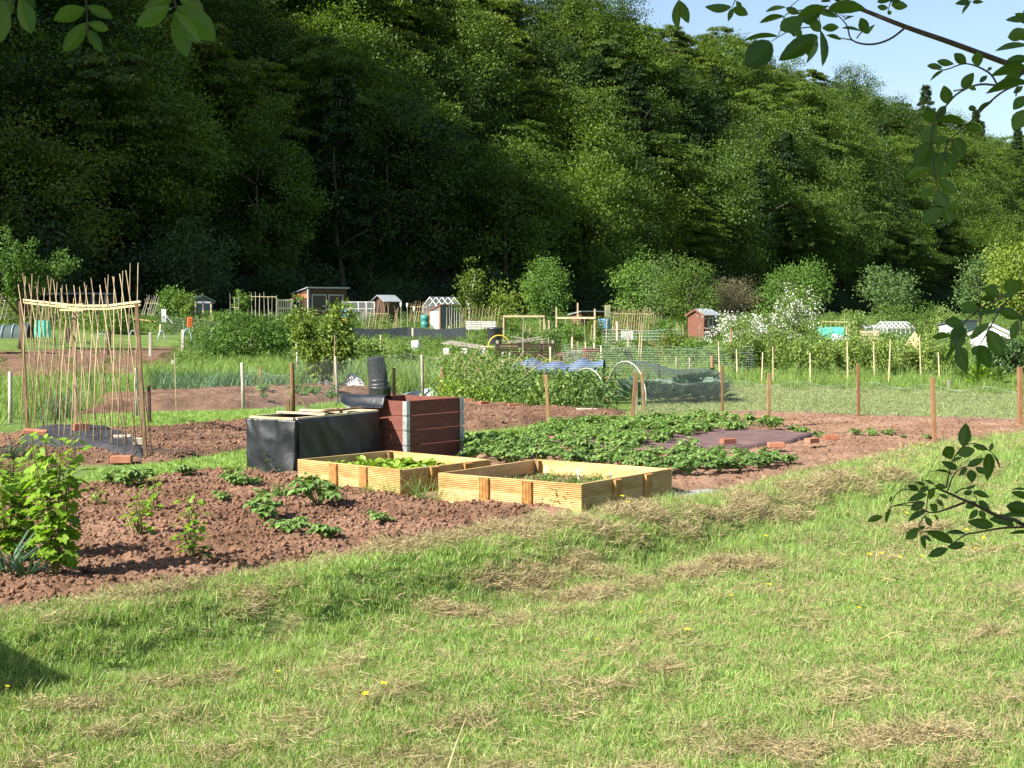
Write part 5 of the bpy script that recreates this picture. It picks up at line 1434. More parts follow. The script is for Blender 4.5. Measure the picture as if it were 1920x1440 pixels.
plant('bush', 'big olive green bush behind the red shed', 'bush', 1292, 484, 618, 54, 104, 825, 'l_bush2', L=.15, ncl=150, nl=60, cr=.2, shell=.6)
plant('bush', 'brown twiggy half bare bush behind the blossom', 'bush', 1374, 514, 600, 46, 107, 826, 'l_brown', L=.22, ncl=110, nl=40, cr=.2, asp=.1, shell=.3)
plant('tree', 'round clipped looking green tree behind the white blossom', 'tree', 1487, 494, 596, 58, 112, 827, 'l_birch', L=.16, ncl=150, nl=60, cr=.2, shell=.6)
plant('tree', 'rounded dull green tree behind the pale greenhouse', 'tree', 1670, 504, 585, 52, 128, 828, 'l_grey', L=.2, ncl=120, nl=54, cr=.22)
plant('bush', 'small fruit bush right behind the pale greenhouse', 'bush', 1680, 566, 622, 36, 98, 829, 'l_bush2', L=.16, ncl=40, nl=30, shell=.35)
plant('bush', 'small upright bush beside the turquoise net', 'bush', 1602, 579, 622, 21, 98, 830, 'l_weed', L=.15, ncl=36, nl=26, shell=.35)
plant('bush', 'feathery shrub by the fence past the greenhouse', 'bush', 1735, 572, 640, 32, 90, 831, 'l_bush2', L=.14, ncl=60, nl=34)
plant('bush', 'tall thin leaved shrub behind the hay heap', 'bush', 1770, 578, 640, 26, 88, 832, 'l_weed', L=.14, ncl=50, nl=34)
plant('tree', 'bright yellow green tree at the picture edge', 'tree', 1912, 440, 585, 66, 92, 833, 'l_yel', L=.2, ncl=110, nl=56, cr=.22)
plant('tree', 'dull green small tree in front of the wood beside the yellow green tree', 'tree', 1838, 470, 600, 40, 125, 834, 'l_grey', L=.22, ncl=90, nl=50, cr=.22)
plant('bush', 'dark glossy evergreen bush by the rhubarb', 'bush', 1905, 634, 738, 52, 41, 835, 'l_dark', L=.085, ncl=140, nl=60, cr=.18, shell=.65)
plant('tree', 'grey dark tree in the shade of the wood', 'tree', 362, 428, 560, 74, 112, 836, 'l_hill_d', L=.24, ncl=130, nl=50, cr=.22)
plant('shrub', 'leafy fruit bush in front of the dark felt roofed hut', 'shrub', 320, 541, 592, 34, 93, 837, 'l_bush', L=.2, ncl=50, nl=26, shell=.3)
plant('shrub', 'fruit bush leaning towards the dark hut', 'shrub', 350, 548, 592, 20, 92, 838, 'l_bush2', L=.18, ncl=34, nl=24, shell=.3)
plant('shrub', 'thin upright columnar pear sapling past the dark hut', 'shrub', 455, 540, 600, 12, 88, 839, 'l_birch', L=.16, ncl=40, nl=20)
plant('bush', 'leafy bush seen through the bean canes', 'bush', 205, 578, 626, 44, 82, 840, 'l_bush', L=.16, ncl=70, nl=34)
plant('bush', 'pale green ferny clump behind the first bean canes', 'bush', 20, 566, 622, 40, 84, 841, 'l_yel', L=.14, ncl=60, nl=40)
plant('bush', 'bushy green growth behind the turquoise sheet', 'bush', 100, 572, 625, 52, 86, 842, 'l_weed', L=.16, ncl=60, nl=34)
# old fruit tree on the left with open spreading boughs
b = at(38, 66); t = thing('fruit_tree', 'open spreading old apple tree at the picture edge behind the bean canes', 'tree', b)
mb = MB(); lfy = Leafy(); r = np.random.default_rng(844)
tips = [(10, 428), (60, 452), (118, 470), (142, 492), (100, 500), (40, 480), (14, 520), (-30, 450), (-60, 500), (75, 490), (128, 488), (30, 455), (15, 540), (55, 505), (0, 470)]
mb.tube([(0, 0, -.1), (.1, 0, 1.4)], [.14, .11], 8)
for u, v in tips:
    e = D(u, v, 66 + r.uniform(-1, 1)) - b; q = Vector((.1, 0, 1.4)); md_ = q.lerp(e, .5) + Vector((0, 0, .25))
    mb.tube([q, md_, e], [.06, .035, .01], 5)
    n = 300; f = .35 + .67 * r.random(n) ** .7
    pos = np.array([tuple(q.lerp(md_, 2 * x) if x < .5 else md_.lerp(e, min(1.0, 2 * x - 1))) for x in f]) + r.normal(0, .13, (n, 3))
    lfy.add(T_DIA, pos, rdir(n, -.2, r), rdir(n, .7, r), .13 * (.7 + .6 * r.random(n)), .08 * (.7 + .6 * r.random(n)))
mb.part('trunk', M['bark'], t, True); lfy.part('crown', M['l_birch'], t)
# white blossom
bt = plant('blossom_tree', 'low spreading tree covered in white blossom beside the red shed', 'tree', 1412, 588, 664, 66, 76, 850, 'l_bush2', L=.12, ncl=100, nl=34, depth=.8)
def blossom(parent, u, vt, vb, hw, d, n, seed):
    r = np.random.default_rng(seed); b = parent.location; w = hw / F * d; zt = topz(vt, d); zb = topz(vb, d)
    cc = np.column_stack([r.normal(0, .55, 46) * w, r.normal(-.2, .5, 46) * w * .8, (zt + zb) / 2 - b.z + r.normal(0, .26, 46) * (zt - zb)]) + np.array([(u - 960) / F * d - b.x, 0, 0])
    k = r.integers(0, 46, n); pos = cc[k] + r.normal(0, .17, (n, 3))
    o = Leafy().add(T_DIA, pos, rdir(n, 0, r), rdir(n, .3, r), .085, .085).part('blossom', M['blossom'], parent)
blossom(bt, 1400, 588, 660, 60, 76, 2600, 851)
bt2 = plant('blossom_tree', 'taller thin blossoming tree in front of the round green tree', 'tree', 1494, 545, 660, 46, 78, 852, 'l_bush2', L=.12, ncl=90, nl=36, shell=.3)
blossom(bt2, 1494, 540, 640, 36, 78, 900, 853)
# raspberry rows and soft fruit
RASP = ['nearest the tall reddish pole', 'second past the reddish pole', 'below the white blossom', 'by the leaning cane', 'under the thin blossoming tree', 'below the round green tree', 'beside the turquoise net', 'past the turquoise net', 'at the weathered plank screen', 'behind the reddish stake', 'just past the reddish stake',
        'under the pale greenhouse', 'at the low white pallet', 'beside the hay heap', 'past the hay heap', 'under the feathery shrub', 'by the tallest cane', 'next to the rhubarb']
for k in range(18):
    u = 1378 + k * 24.5; r_ = random.Random(k + 40)
    plant('raspberry_bush', 'bright raspberry clump in the row ' + RASP[k], 'raspberry bush', u, r_.uniform(612, 642), 722, r_.uniform(13, 19), 45.5 + r_.uniform(-1.2, 1.5), 860 + k, 'l_rasp', L=.085, ncl=44, nl=22, shell=.15, cr=.42, group='raspberries in rows', depth=1.2)
k = 0
for (u, vt, vb, hw, d, m, lb) in [(985, 620, 668, 24, 62, 'l_bush2', 'soft fruit bush under the first pale beam frame'), (1030, 616, 664, 26, 60, 'l_weed', 'gooseberry bush behind the white thin post'), (1075, 606, 640, 26, 72, 'l_bush', 'fruit bush under the second pale beam frame'), (1115, 640, 690, 26, 56, 'l_bush', 'fruit bush right of the red tub'),
                             (1165, 646, 692, 26, 56, 'l_weed', 'soft fruit bush in front of the open gate frame'), (1262, 622, 668, 30, 58, 'l_yel', 'bright vine like bush by the wooden gate frame'), (1300, 640, 676, 34, 56, 'l_bush', 'green bush below the red shed'), (1345, 650, 690, 28, 54, 'l_weed', 'green bush below the blossom'), (1232, 596, 632, 30, 84, 'l_bush', 'leafy bush at the end of the bean rows by the maple'),
                             (1120, 596, 628, 22, 88, 'l_yel', 'yellowish bush beside the cream door'), (1205, 640, 672, 26, 60, 'l_bush2', 'dry grassy bush inside the gate frame'), (700, 640, 676, 26, 50, 'l_weed', 'weedy bush in front of the windbreak'), (760, 655, 690, 30, 46, 'l_weed', 'weedy clump beside the white sack')]:
    plant('fruit_bush', lb, 'bush', u, vt, vb, hw, d, 880 + k, m, L=.10, ncl=56, nl=28, shell=.3); k += 1
# hedge of bramble and broad beans behind the earth ridge
def hedge(name, label, px, dens, ms, s, cat):
    pts = sample(wpoly(px), dens); scatter(name, label, cat, ms, pts, s * (.65 + .7 * rng.random(len(pts))), tilt=.15)
HB = [weed(900 + k, 120, .95, .22, .075, M[['l_weed', 'l_bush2', 'l_grey', 'l_weed'][k]]) for k in range(4)]
HL = [weed(910 + k, 110, .42, .22, .07, M['l_salad' if k == 0 else 'l_weed']) for k in range(3)]
hedge('bramble_hedge', 'tangled bramble and weeds rising behind the earth ridge', [(835, 752), (940, 758), (1000, 752), (960, 722), (840, 722)], 4.5, HB, .85, 'hedge')
hedge('broad_beans', 'dense grey green broad bean plants behind the earth ridge', [(930, 764), (1090, 778), (1150, 768), (1140, 735), (960, 730)], 9, [weed(920 + k, 90, .46, .14, .075, M[['l_grey', 'l_weed'][k % 2]]) for k in range(4)], 1.05, 'bean plants')
hedge('low_weeds', 'bright low weeds at the foot of the hedge beside the bricks', [(838, 754), (930, 764), (1000, 772), (1010, 762), (840, 745)], 12, HL, .95, 'weeds')
r = random.Random(3)
for k in range(14):
    u = 850 + k * 11; p_ = G(u, 748 + r.uniform(-6, 6)); mb = MB(); a = r.uniform(-.8, .8)
    mb.tube([(0, 0, 0), (a * .25, r.uniform(-.1, .1), .6), (a * .8, r.uniform(-.2, .2), .95 + r.uniform(-.2, .15)), (a * 1.25, r.uniform(-.3, .1), .85)], [.010, .008, .006, .003], 4)
    o = mb.part('bramble_stem', M['stem_dry']); o.location = p_; tag(o, 'pale arching dead bramble stem in the weedy hedge', 'stem', 'dead bramble stems in the weedy hedge')
# rhubarb and artichoke
rh = []
for k, (u, v, s, n, lb) in enumerate([(1838, 727, .72, 22, 'large crinkled rhubarb plant by the evergreen bush'), (1805, 720, .55, 16, 'smaller rhubarb plant beside the grey post'), (1868, 724, .6, 16, 'rhubarb plant under the evergreen bush')]):
    r2 = np.random.default_rng(930 + k); a = np.arange(n) * 2.4; p_ = G(u, v)
    o = link('rhubarb_plant', Leafy().add(T_CAB, np.column_stack([np.cos(a) * .05, np.sin(a) * .05, np.linspace(.0, .4, n)]), np.column_stack([np.cos(a), np.sin(a), np.linspace(.4, 1.8, n)]), np.column_stack([-np.cos(a) * .5, -np.sin(a) * .5, np.ones(n)]), .62 * (.7 + .4 * r2.random(n)), .30, r2.random(n)).mesh('rhubarb_plant', M['l_salad' if k == 0 else 'l_weed']))
    o.location = p_; o.scale = (s,) * 3; tag(o, lb, 'rhubarb')

# ------------------------------------------------------------------ sheds and huts
def hut(name, label, cat, u, d, w, dep, h0, h1, rot, wall, roof, style='gable', over=.12, front_wall=None, zoff=0.0, trim=None):
    """style gable: ridge along y, gable ends facing -y and +y; pent: roof from h1 at the front (-y) to h0 at the back"""
    b = at(u, d); b.z += zoff
    t = thing(name, label, cat, b, rot)
    x0, x1, y0, y1 = -w / 2, w / 2, -dep / 2, dep / 2
    hf = h0 if style == 'gable' else h1
    def wallp(nm, poly, m):
        mb = MB(); n = len(poly); mb.add(poly, [tuple(range(n))]); o = mb.part(nm, M[m], t); s_ = o.modifiers.new('t', 'SOLIDIFY'); s_.thickness = .05; s_.offset = -1; return o
    if style == 'gable':
        wallp('front_wall', [(x0, y0, 0), (x1, y0, 0), (x1, y0, h0), (0, y0, h1), (x0, y0, h0)], front_wall or wall)
        wallp('back_wall', [(x1, y1, 0), (x0, y1, 0), (x0, y1, h0), (0, y1, h1), (x1, y1, h0)], wall)
        wallp('side_wall', [(x0, y1, 0), (x0, y0, 0), (x0, y0, h0), (x0, y1, h0)], wall); wallp('side_wall', [(x1, y0, 0), (x1, y1, 0), (x1, y1, h0), (x1, y0, h0)], wall)
        for s_ in (-1, 1):
            mb = MB(); sl = (h1 - h0) / (w / 2); e = w / 2 + over
            mb.add([(0, y0 - over, h1 + .03), (0, y1 + over, h1 + .03), (s_ * e, y1 + over, h1 - sl * e + .03), (s_ * e, y0 - over, h1 - sl * e + .03)], [(0, 1, 2, 3)])
            o = mb.part('roof', M[roof], t); q = o.modifiers.new('t', 'SOLIDIFY'); q.thickness = .06; q.offset = 0
            if trim:
                mb = MB(); mb.bar((0, y0 - over - .015, h1), (s_ * e, y0 - over - .015, h1 - sl * e), .03, .12); mb.part('barge_board', M[trim], t)
    else:
        wallp('front_wall', [(x0, y0, 0), (x1, y0, 0), (x1, y0, h1), (x0, y0, h1)], front_wall or wall)
        wallp('back_wall', [(x1, y1, 0), (x0, y1, 0), (x0, y1, h0), (x1, y1, h0)], wall)
        wallp('side_wall', [(x0, y1, 0), (x0, y0, 0), (x0, y0, h1), (x0, y1, h0)], wall); wallp('side_wall', [(x1, y0, 0), (x1, y1, 0), (x1, y1, h0), (x1, y0, h1)], wall)
        mb = MB(); mb.add([(x0 - over, y0 - over, h1 + .04), (x1 + over, y0 - over, h1 + .04), (x1 + over, y1 + over, h0 + .04), (x0 - over, y1 + over, h0 + .04)], [(0, 1, 2, 3)])
        o = mb.part('roof', M[roof], t); q = o.modifiers.new('t', 'SOLIDIFY'); q.thickness = .07; q.offset = 0
        if trim: mb = MB(); mb.box((0, y0 - over - .02, h1 + .02), (w + 2 * over, .03, .11)); mb.part('fascia', M[trim], t)
    return t
def window(t, face, c, w, h, off, nx=1, m='white', glass='glass'):
    """face: 'f' front (-y at off), 'l' (-x at off), 'r' (+x at off); c=(along, z centre)"""
    if face == 'f': P = lambda a, z, o: (a, off - o, z)
    elif face == 'l': P = lambda a, z, o: (off - o, a, z)
    else: P = lambda a, z, o: (off + o, a, z)
    fr = None
    mb = MB(); th = .05
    for k in range(nx + 1):
        a = c[0] - w / 2 + w * k / nx; mb.bar(P(a, c[1] - h / 2, .015), P(a, c[1] + h / 2, .015), th, th)
    for z in (-h / 2, h / 2): mb.bar(P(c[0] - w / 2, c[1] + z, .018), P(c[0] + w / 2, c[1] + z, .018), th, th)
    fr = mb.part('window', M[m], t)
    for k in range(nx):
        a0 = c[0] - w / 2 + w * k / nx + .02; a1 = a0 + w / nx - .04
        mb = MB(); mb.add([P(a0, c[1] - h / 2, .006), P(a1, c[1] - h / 2, .006), P(a1, c[1] + h / 2, .006), P(a0, c[1] + h / 2, .006)], [(0, 1, 2, 3)]); mb.part('pane', M[glass], fr)
    return fr
def doorp(t, face, c, w, h, off, m):
    P = (lambda a, z, o: (a, off - o, z)) if face == 'f' else (lambda a, z, o: (off - o, a, z))
    mb = MB(); mb.box(P(c, h / 2, .02), (w, .03, h - .05) if face == 'f' else (.03, w, h - .05))
    o = mb.part('door', M[m], t)
    mb = MB(); mb.box(P(c + w * .35, h * .5, .05), (.04, .04, .12)); mb.part('handle', M['galv'], o)
# big pent roofed shed with two windows: its lit end faces the sun, its long front is in shade
t = hut('garden_shed', 'big dark flat roofed shed with two large windows and an orange brown end', 'shed', 600, 112, 3.2, 3.0, 2.15, 2.62, .55, 'shed_brown', 'felt_pale', 'pent', .14, None, 0, 'felt_pale')
window(t, 'f', (-.72, 1.5), 1.15, 1.2, -1.5, 1); window(t, 'f', (.66, 1.5), 1.15, 1.2, -1.5, 1)
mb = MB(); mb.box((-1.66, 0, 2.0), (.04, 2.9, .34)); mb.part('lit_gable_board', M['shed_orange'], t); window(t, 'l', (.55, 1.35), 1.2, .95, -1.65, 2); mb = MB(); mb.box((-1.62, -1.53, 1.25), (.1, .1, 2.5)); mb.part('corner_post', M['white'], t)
# pale green slatted gate beside it
b = at(534, 110); t = thing('slatted_gate', 'pale green slatted gate standing beside the flat roofed shed', 'gate', (b.x, b.y, topz(604, 110)), .15)
for k in range(6): mb = MB(); mb.box((-.42 + k * .168, 0, .95), (.075, .025, 1.4)); mb.part('slat', M['cream'], t)
for z in (.3, 1.05, 1.66): mb = MB(); mb.box((0, .02, z), (1.05, .04, .12)); mb.part('rail', M['cream'], t)
for x in (-.54, .54): mb = MB(); mb.box((x, 0, .9), (.10, .07, 1.8)); mb.part('stile', M['cream'], t)
# small brown gabled shed
hut('garden_shed', 'small narrow brown shed with blue grey felt gable roof, behind the bean rows', 'shed', 724, 118, 1.3, 1.5, 1.75, 2.15, -.75, 'shed_brown', 'felt_pale', 'gable', .22)
# grey pent shed with reddish trim
t = hut('garden_shed', 'grey pent roofed shed with orange red corner trim', 'shed', 834, 103, 1.6, 1.45, 1.45, 1.85, .62, 'shed_grey', 'shed_red', 'pent', .06)
t.rotation_euler.z = .62
mb = MB(); mb.box((-.83, 0, .75), (.02, 1.15, 1.35)); mb.part('door', M['shed_pale'], t)
for y in (-.68, .68): mb = MB(); mb.box((-.83, y, .85 if y < 0 else .72), (.05, .12, 1.75 if y < 0 else 1.45)); mb.part('corner_trim', M['shed_orange'], t)
mb = MB(); mb.bar((-.84, -.74, 1.86), (-.84, .74, 1.46), .05, .10); mb.part('top_trim', M['shed_red'], t)
# red shed
t = hut('garden_shed', 'small red brown gabled shed with a dark felt roof beside the white blossom', 'shed', 1318, 99, 1.35, 1.75, 1.62, 1.98, -.72, 'shed_red', 'felt_pale', 'gable', .12, None, .22, 'shed_red')
doorp(t, 'f', 0, .7, 1.5, -.875, 'shed_red'); window(t, 'r', (.1, 1.15), 1.0, .55, .675, 2)
# dark low hut
t = hut('garden_shed', 'low dark hut with a pale flat felt roof behind the beam frames', 'shed', 1101, 112, 2.0, 1.6, 1.35, 1.6, .5, 'shed_brown', 'felt_pale', 'pent', .18, None, 0)
mb = MB(); mb.box((-1.02, 0, .7), (.03, 1.3, 1.2)); mb.part('side_board', M['shed_red'], t)
mb = MB(); b = at(1140, 108); mb.bar((0, 0, 0), (-.05, 0, 1.75), .05, .42); o = mb.part('cream_door', M['cream'], None); o.location = (b.x, b.y, topz(616, 108)); o.rotation_euler = (0, 0, .4); tag(o, 'cream painted door leaning upright by the dark hut', 'door')
# dark felt roofed hut in the shade
hut('garden_shed', 'dark hut with blue grey hipped felt roof in the shade of the wood', 'shed', 375, 104, 1.5, 1.5, 1.55, 1.9, .5, 'shed_grey', 'felt_pale', 'gable', .16, 'shed_grey')
# lean-to far left
b = at(138, 103); t = thing('lean_to', 'long open fronted lean-to with pale posts in the shade behind the bean canes', 'lean-to', b, 0)
mb = MB(); mb.box((0, .6, 2.05), (5.3, 1.9, .10)); mb.part('roof', M['felt_pale'], t)
mb = MB(); mb.box((-1.7, -.38, 2.03), (1.9, .05, .16)); mb.part('fascia', M['wood_pale'], t)
mb = MB(); mb.box((0, 1.5, 1.0), (5.1, .06, 2.0)); mb.part('back_wall', M['shed_grey'], t)
for x in (-2.5, -1.9, -.75, .6, 1.5, 2.4): mb = MB(); mb.box((x, -.34, 1.0), (.09, .09, 2.0)); mb.part('post', M['white' if x in (-.75, 1.5) else 'wood_grey'], t)
# greenhouses
def greenhouse(label, u, d, w, dep, h0, h1, rot, nb, zoff=0, solid=.55, m='white'):
    b = at(u, d); t = thing('greenhouse', label, 'greenhouse', (b.x, b.y, b.z + zoff), rot)
    x0, x1, y0, y1 = -w / 2, w / 2, -dep / 2, dep / 2
    fr = MB()
    for x in np.linspace(x0, x1, nb + 1):
        mb = MB()
        for s_ in (-1, 1): mb.bar((x, s_ * dep / 2, 0), (x, s_ * dep / 2, h0), .05); mb.bar((x, s_ * dep / 2, h0), (x, 0, h1), .05)
        mb.part('rib', M[m], t)
    mb = MB(); mb.bar((x0, 0, h1), (x1, 0, h1), .06)
    for s_ in (-1, 1): mb.bar((x0, s_ * dep / 2, h0), (x1, s_ * dep / 2, h0), .06)
    mb.part('ridge_frame', M[m], t)
    for k in range(nb):
        xa = x0 + w * k / nb + .03; xb = x0 + w * (k + 1) / nb - .03
        for s_ in (-1, 1):
            mb = MB(); mb.add([(xa, s_ * dep / 2, h0 + .01), (xb, s_ * dep / 2, h0 + .01), (xb, s_ * .02, h1 - .01), (xa, s_ * .02, h1 - .01)], [(0, 1, 2, 3)]); mb.part('roof_pane', M['clear'], t)
            mb = MB(); mb.add([(xa, s_ * dep / 2, solid), (xb, s_ * dep / 2, solid), (xb, s_ * dep / 2, h0), (xa, s_ * dep / 2, h0)], [(0, 1, 2, 3)]); mb.part('side_pane', M['clear'], t)
    for s_ in (-1, 1): mb = MB(); mb.box((0, s_ * dep / 2, solid / 2), (w, .05, solid)); mb.part('base_board', M[m], t)
    for x in (x0, x1): mb = MB(); mb.add([(x, y0 + .03, .05), (x, y1 - .03, .05), (x, y1 - .03, h0), (x, 0, h1 - .02), (x, y0 + .03, h0)], [(0, 1, 2, 3, 4)]); mb.part('end_pane', M['clear'], t)
    return t
greenhouse('white framed old greenhouse with broken roof panes next to the flat roofed shed', 672, 106, 2.3, 1.9, 1.25, 1.75, .12, 4, 0, .25)
greenhouse('small white aluminium greenhouse behind the grey shed', 829, 111, 2.2, 1.9, 1.6, 2.25, .62, 4)
greenhouse('pale greenhouse with shiny striped white roof above the raspberries', 1676, 92, 2.0, 1.5, 1.0, 1.42, .35, 6)
greenhouse('flat pale cold frame behind the plank screen', 1634, 98, 1.3, 1.0, 1.0, 1.15, .2, 2)
t = hut('garden_shed', 'white painted gabled shed half hidden by hanging leaves', 'shed', 1858, 72, 1.9, 2.2, 1.15, 1.62, -.35, 'white', 'felt', 'gable', .1, None, -.2, 'white')
for z in (.25, .5, .75, 1.0): mb = MB(); mb.box((0, -1.115, z), (1.86, .012, .012)); mb.part('board_line', M['felt_pale'], t)
t = hut('garden_shed', 'grey shed with a pale side wall beyond the rose leaves', 'shed', 1795, 84, 1.6, 1.4, 1.25, 1.5, .5, 'felt_pale', 'felt', 'pent', .1)
# weathered plank screen by the pale greenhouse
b = at(1630, 78); t = thing('plank_screen', 'weathered pale plank screen among the raspberries', 'screen', (b.x, b.y, topz(660, 78)), .1)
for k in range(7): mb = MB(); mb.box((0, 0, .12 + k * .16), (1.05, .03, .12)); mb.part('plank', M['wood_pale'], t)
for x in (-.5, .5): mb = MB(); mb.box((x, .03, .6), (.07, .05, 1.25)); mb.part('post', M['wood_red'], t)
# turquoise net frame
b = at(1562, 82); t = thing('fruit_cage', 'low frame draped with turquoise netting beyond the blossom', 'net frame', (b.x, b.y, topz(640, 82)))
mb = MB(); mb.add([(-.75, 0, .15), (.75, -.1, .05), (.75, .8, .80), (-.75, .9, .80)], [(0, 1, 2, 3)]); mb.part('netting', M['green_sheet'], t); mb = MB(); mb.add([(-.1, -.05, .02), (.95, -.12, -.1), (.95, -.1, .25), (-.1, -.03, .45)], [(0, 1, 2, 3)]); mb.part('white_fleece', M['white_net'], t)
for x in (-.75, .75): mb = MB(); mb.box((x, .02, .4), (.05, .05, .95)); mb.part('post', M['wood_pale'], t)
# white slatted pallets
def pallet(label, u, v, d, w, h, rot, m='white', nslat=5, vertical=False):
    b = at(u, d); t = thing('pallet', label, 'pallet', (b.x, b.y, topz(v, d)), rot)
    for k in range(nslat): 
        mb = MB()
        if vertical: mb.box((-w / 2 + w * (k + .5) / nslat, 0, h / 2), (w / nslat * .62, .03, h))
        else: mb.box((0, 0, h * (k + .5) / nslat), (w, .03, h / nslat * .6))
        mb.part('slat', M[m], t)
    for x in ((-w / 2 + .06, 0, w / 2 - .06)):
        mb = MB(); (mb.box((x, .04, h / 2), (.09, .05, h)) if not vertical else mb.box((0, .04, h * (.15 + .7 * (x + w / 2) / w)), (w, .05, .09))); mb.part('bearer', M[m], t)
    return t
pallet('white slatted pallet standing on edge behind the soft fruit, nearest the grey shed', 887, 618, 92, .95, .55, .05); pallet('white slatted pallet standing on edge farther from the grey shed', 916, 617, 92, .9, .50, -.05)
pallet('white slatted panel at the bean row end by the maple', 1176, 637, 82, .70, .50, .05, 'white', 4, True); pallet('low white slatted pallet in the raspberries below the pale greenhouse', 1702, 669, 66, 1.0, .48, .1)
pallet('silvery pallet stacked on the compost heap', 1088, 678, 52, 1.0, .42, .2, 'wood_grey')
b = at(985, 52); t = thing('pallet_bay', 'dark bay of old pallets with rubbish heaped beside the yellow hose', 'pallet bay', (b.x, b.y, topz(670, 52)), .1)
for k in range(5): mb = MB(); mb.box((-.1 + k * .02, 0, .06 + .1 * k), (2.1, .05, .07)); mb.part('slat', M['wood_dark'], t)
for x in (-1.0, -.2, .6, 1.0): mb = MB(); mb.box((x, .05, .3), (.09, .08, .62)); mb.part('post', M['wood_grey'], t)
mb = MB(); r = random.Random(9)
for k in range(16): mb.bar((r.uniform(-1.0, .4), r.uniform(0, .6), .5 + r.uniform(0, .15)), (r.uniform(-.6, .9), r.uniform(0, .6), .55 + r.uniform(0, .22)), .05, .02)
mb.part('old_laths', M['wood_grey'], t)
b = at(872, 56); t = thing('plank_heap', 'heap of old planks on a low white bench before the windbreak', 'plank heap', (b.x, b.y, topz(662, 56)), -.1)
for k in range(6): mb = MB(); mb.bar((-.9 + .05 * k, k * .1 - .2, .38 + .02 * k), (.7, k * .1 - .25, .18 + .02 * k), .11, .025); mb.part('plank', M['wood_grey'], t)
for x in (-.7, 0, .7): mb = MB(); mb.box((x, 0, .08), (.22, .5, .22)); mb.part('block', M['white'], t)
mb = MB(); mb.box((1.1, .1, .25), (1.9, .3, .04)); mb.part('bench_top', M['wood_pale'], t)
b = at(936, 54); pts = hoop_pts((0, 0, 0), (1, .2, 0), .84, .52, 14); mb = MB(); mb.tube(pts, .022, 7); o = mb.part('yellow_hose', M['yellow'], None, True); o.location = (b.x, b.y, topz(655, 54)); tag(o, 'yellow hose arched over the rubbish by the pallet bay', 'hose')
mb = MB(); mb.lathe([(.26, 0), (.3, .55), (.32, .57), (.32, .62), (0, .66)], 18); o = mb.part('black_tub', M['plastic_bin'], None, True); b = at(928, 56); o.location = (b.x, b.y, topz(645, 56)); tag(o, 'black lidded tub behind the yellow hose', 'tub')
mb = MB(); mb.box((0, 0, .3), (.5, .5, .6)); [mb.box((0, -.252, .08 + .13 * k), (.5, .02, .09)) for k in range(4)]; o = mb.part('red_tub', M['red_board'], None, bevel=.02); b = at(1107, 52); o.location = (b.x, b.y, topz(684, 52)); o.rotation_euler = (0, 0, .2); tag(o, 'square red brown slatted tub among the white posts', 'tub')
mb = MB(); mb.lathe([(.24, 0), (.27, .1), (.27, .2), (.285, .21), (.27, .22), (.27, .5), (.285, .52), (.28, .78), (.2, .82), (0, .82)], 18); o = mb.part('water_butt', M['teal'], None, True); b = at(797, 96); o.location = (b.x, b.y, topz(614, 96)); tag(o, 'small teal water butt beside the grey shed', 'water butt')
for q, (u, v, d, s_, m, nm, lb) in enumerate([(1132, 619, 104, .42, 'blue', 'water_drum', 'pale blue drum beside the cream door'), (649, 596, 98, .30, 'blue', 'water_drum', 'dark blue drum at the corner of the old greenhouse'), (650, 609, 96, .26, 'yellow', 'yellow_tub', 'yellow tub at the end of the windbreak')]):
    mb = MB(); mb.lathe([(s_, 0), (s_ * 1.08, s_ * .6), (s_, s_ * .62), (s_ * 1.08, s_ * 1.3), (s_, s_ * 1.9), (0, s_ * 1.95)], 16); o = mb.part(nm, M[m], None, True); b = at(u, d); o.location = (b.x, b.y, topz(v, d)); tag(o, lb, 'drum' if m == 'blue' else 'tub')
# windbreak
b0 = at(652, 88); b1 = at(762, 88); b2 = at(874, 86)
t = thing('windbreak', 'long dark windbreak sheet strung across in front of the grey shed', 'windbreak', (b0.x, b0.y, 0))
for a_, c_ in ((b0, b1), (b1, b2)):
    V = []; nu = 14
    for j in range(4):
        for i_ in range(nu + 1):
            f = i_ / nu; q = a_.lerp(c_, f) - Vector((b0.x, b0.y, 0)); zt = topz(613, 88) - .12 * math.sin(PI * f); q.z = topz(640, 88) + (zt - topz(640, 88)) * j / 3; q.y += .04 * math.sin(f * 20 + j)
            V.append(tuple(q))
    i = np.arange((nu + 1) * 4).reshape(4, nu + 1); link('sheet', np_mesh('sheet', np.array(V), np.stack([i[:-1, :-1], i[:-1, 1:], i[1:, 1:], i[1:, :-1]], -1).reshape(-1, 4), M['windbreak']), t)
# timber beam frames
def frame(label, ua, ub, vt, d, posts, m='wood_pale'):
    b = at((ua + ub) / 2, d); t = thing('beam_frame', label, 'frame', b); z = topz(vt, d) - b.z
    a_ = (ua - 960) / F * d - b.x; c_ = (ub - 960) / F * d - b.x
    mb = MB(); mb.box(((a_ + c_) / 2, 0, z), (c_ - a_, .06, .10)); mb.part('beam', M[m], t)
    mb = MB(); mb.box(((a_ + c_) / 2, 1.2, z - .02), (c_ - a_, .06, .08)); mb.part('beam', M['wood_dark'], t)
    for u, vtop in posts: x = (u - 960) / F * d - b.x; zt = topz(vtop, d) - b.z; mb = MB(); mb.box((x, .05, zt / 2), (.075, .075, zt)); mb.part('post', M['wood_pale'], t)
frame('pale beam frame nearest the grey shed, for netting soft fruit', 943, 1021, 593, 76, [(944, 593), (1020, 593), (1029, 600)]); frame('pale beam frame with tall poles, nearest the dark hut', 1042, 1116, 596, 76, [(1043, 576), (1083, 568), (1115, 579)])
frame('thin pipe frame in front of the dark felt roofed hut', 366, 396, 567, 92, [(367, 567), (381, 567), (396, 567)], 'felt_pale')
b = at(1217, 60); t = thing('gate_frame', 'open wooden gate frame standing on bare sandy ground', 'gate', (b.x, b.y, topz(668, 60)), .1)
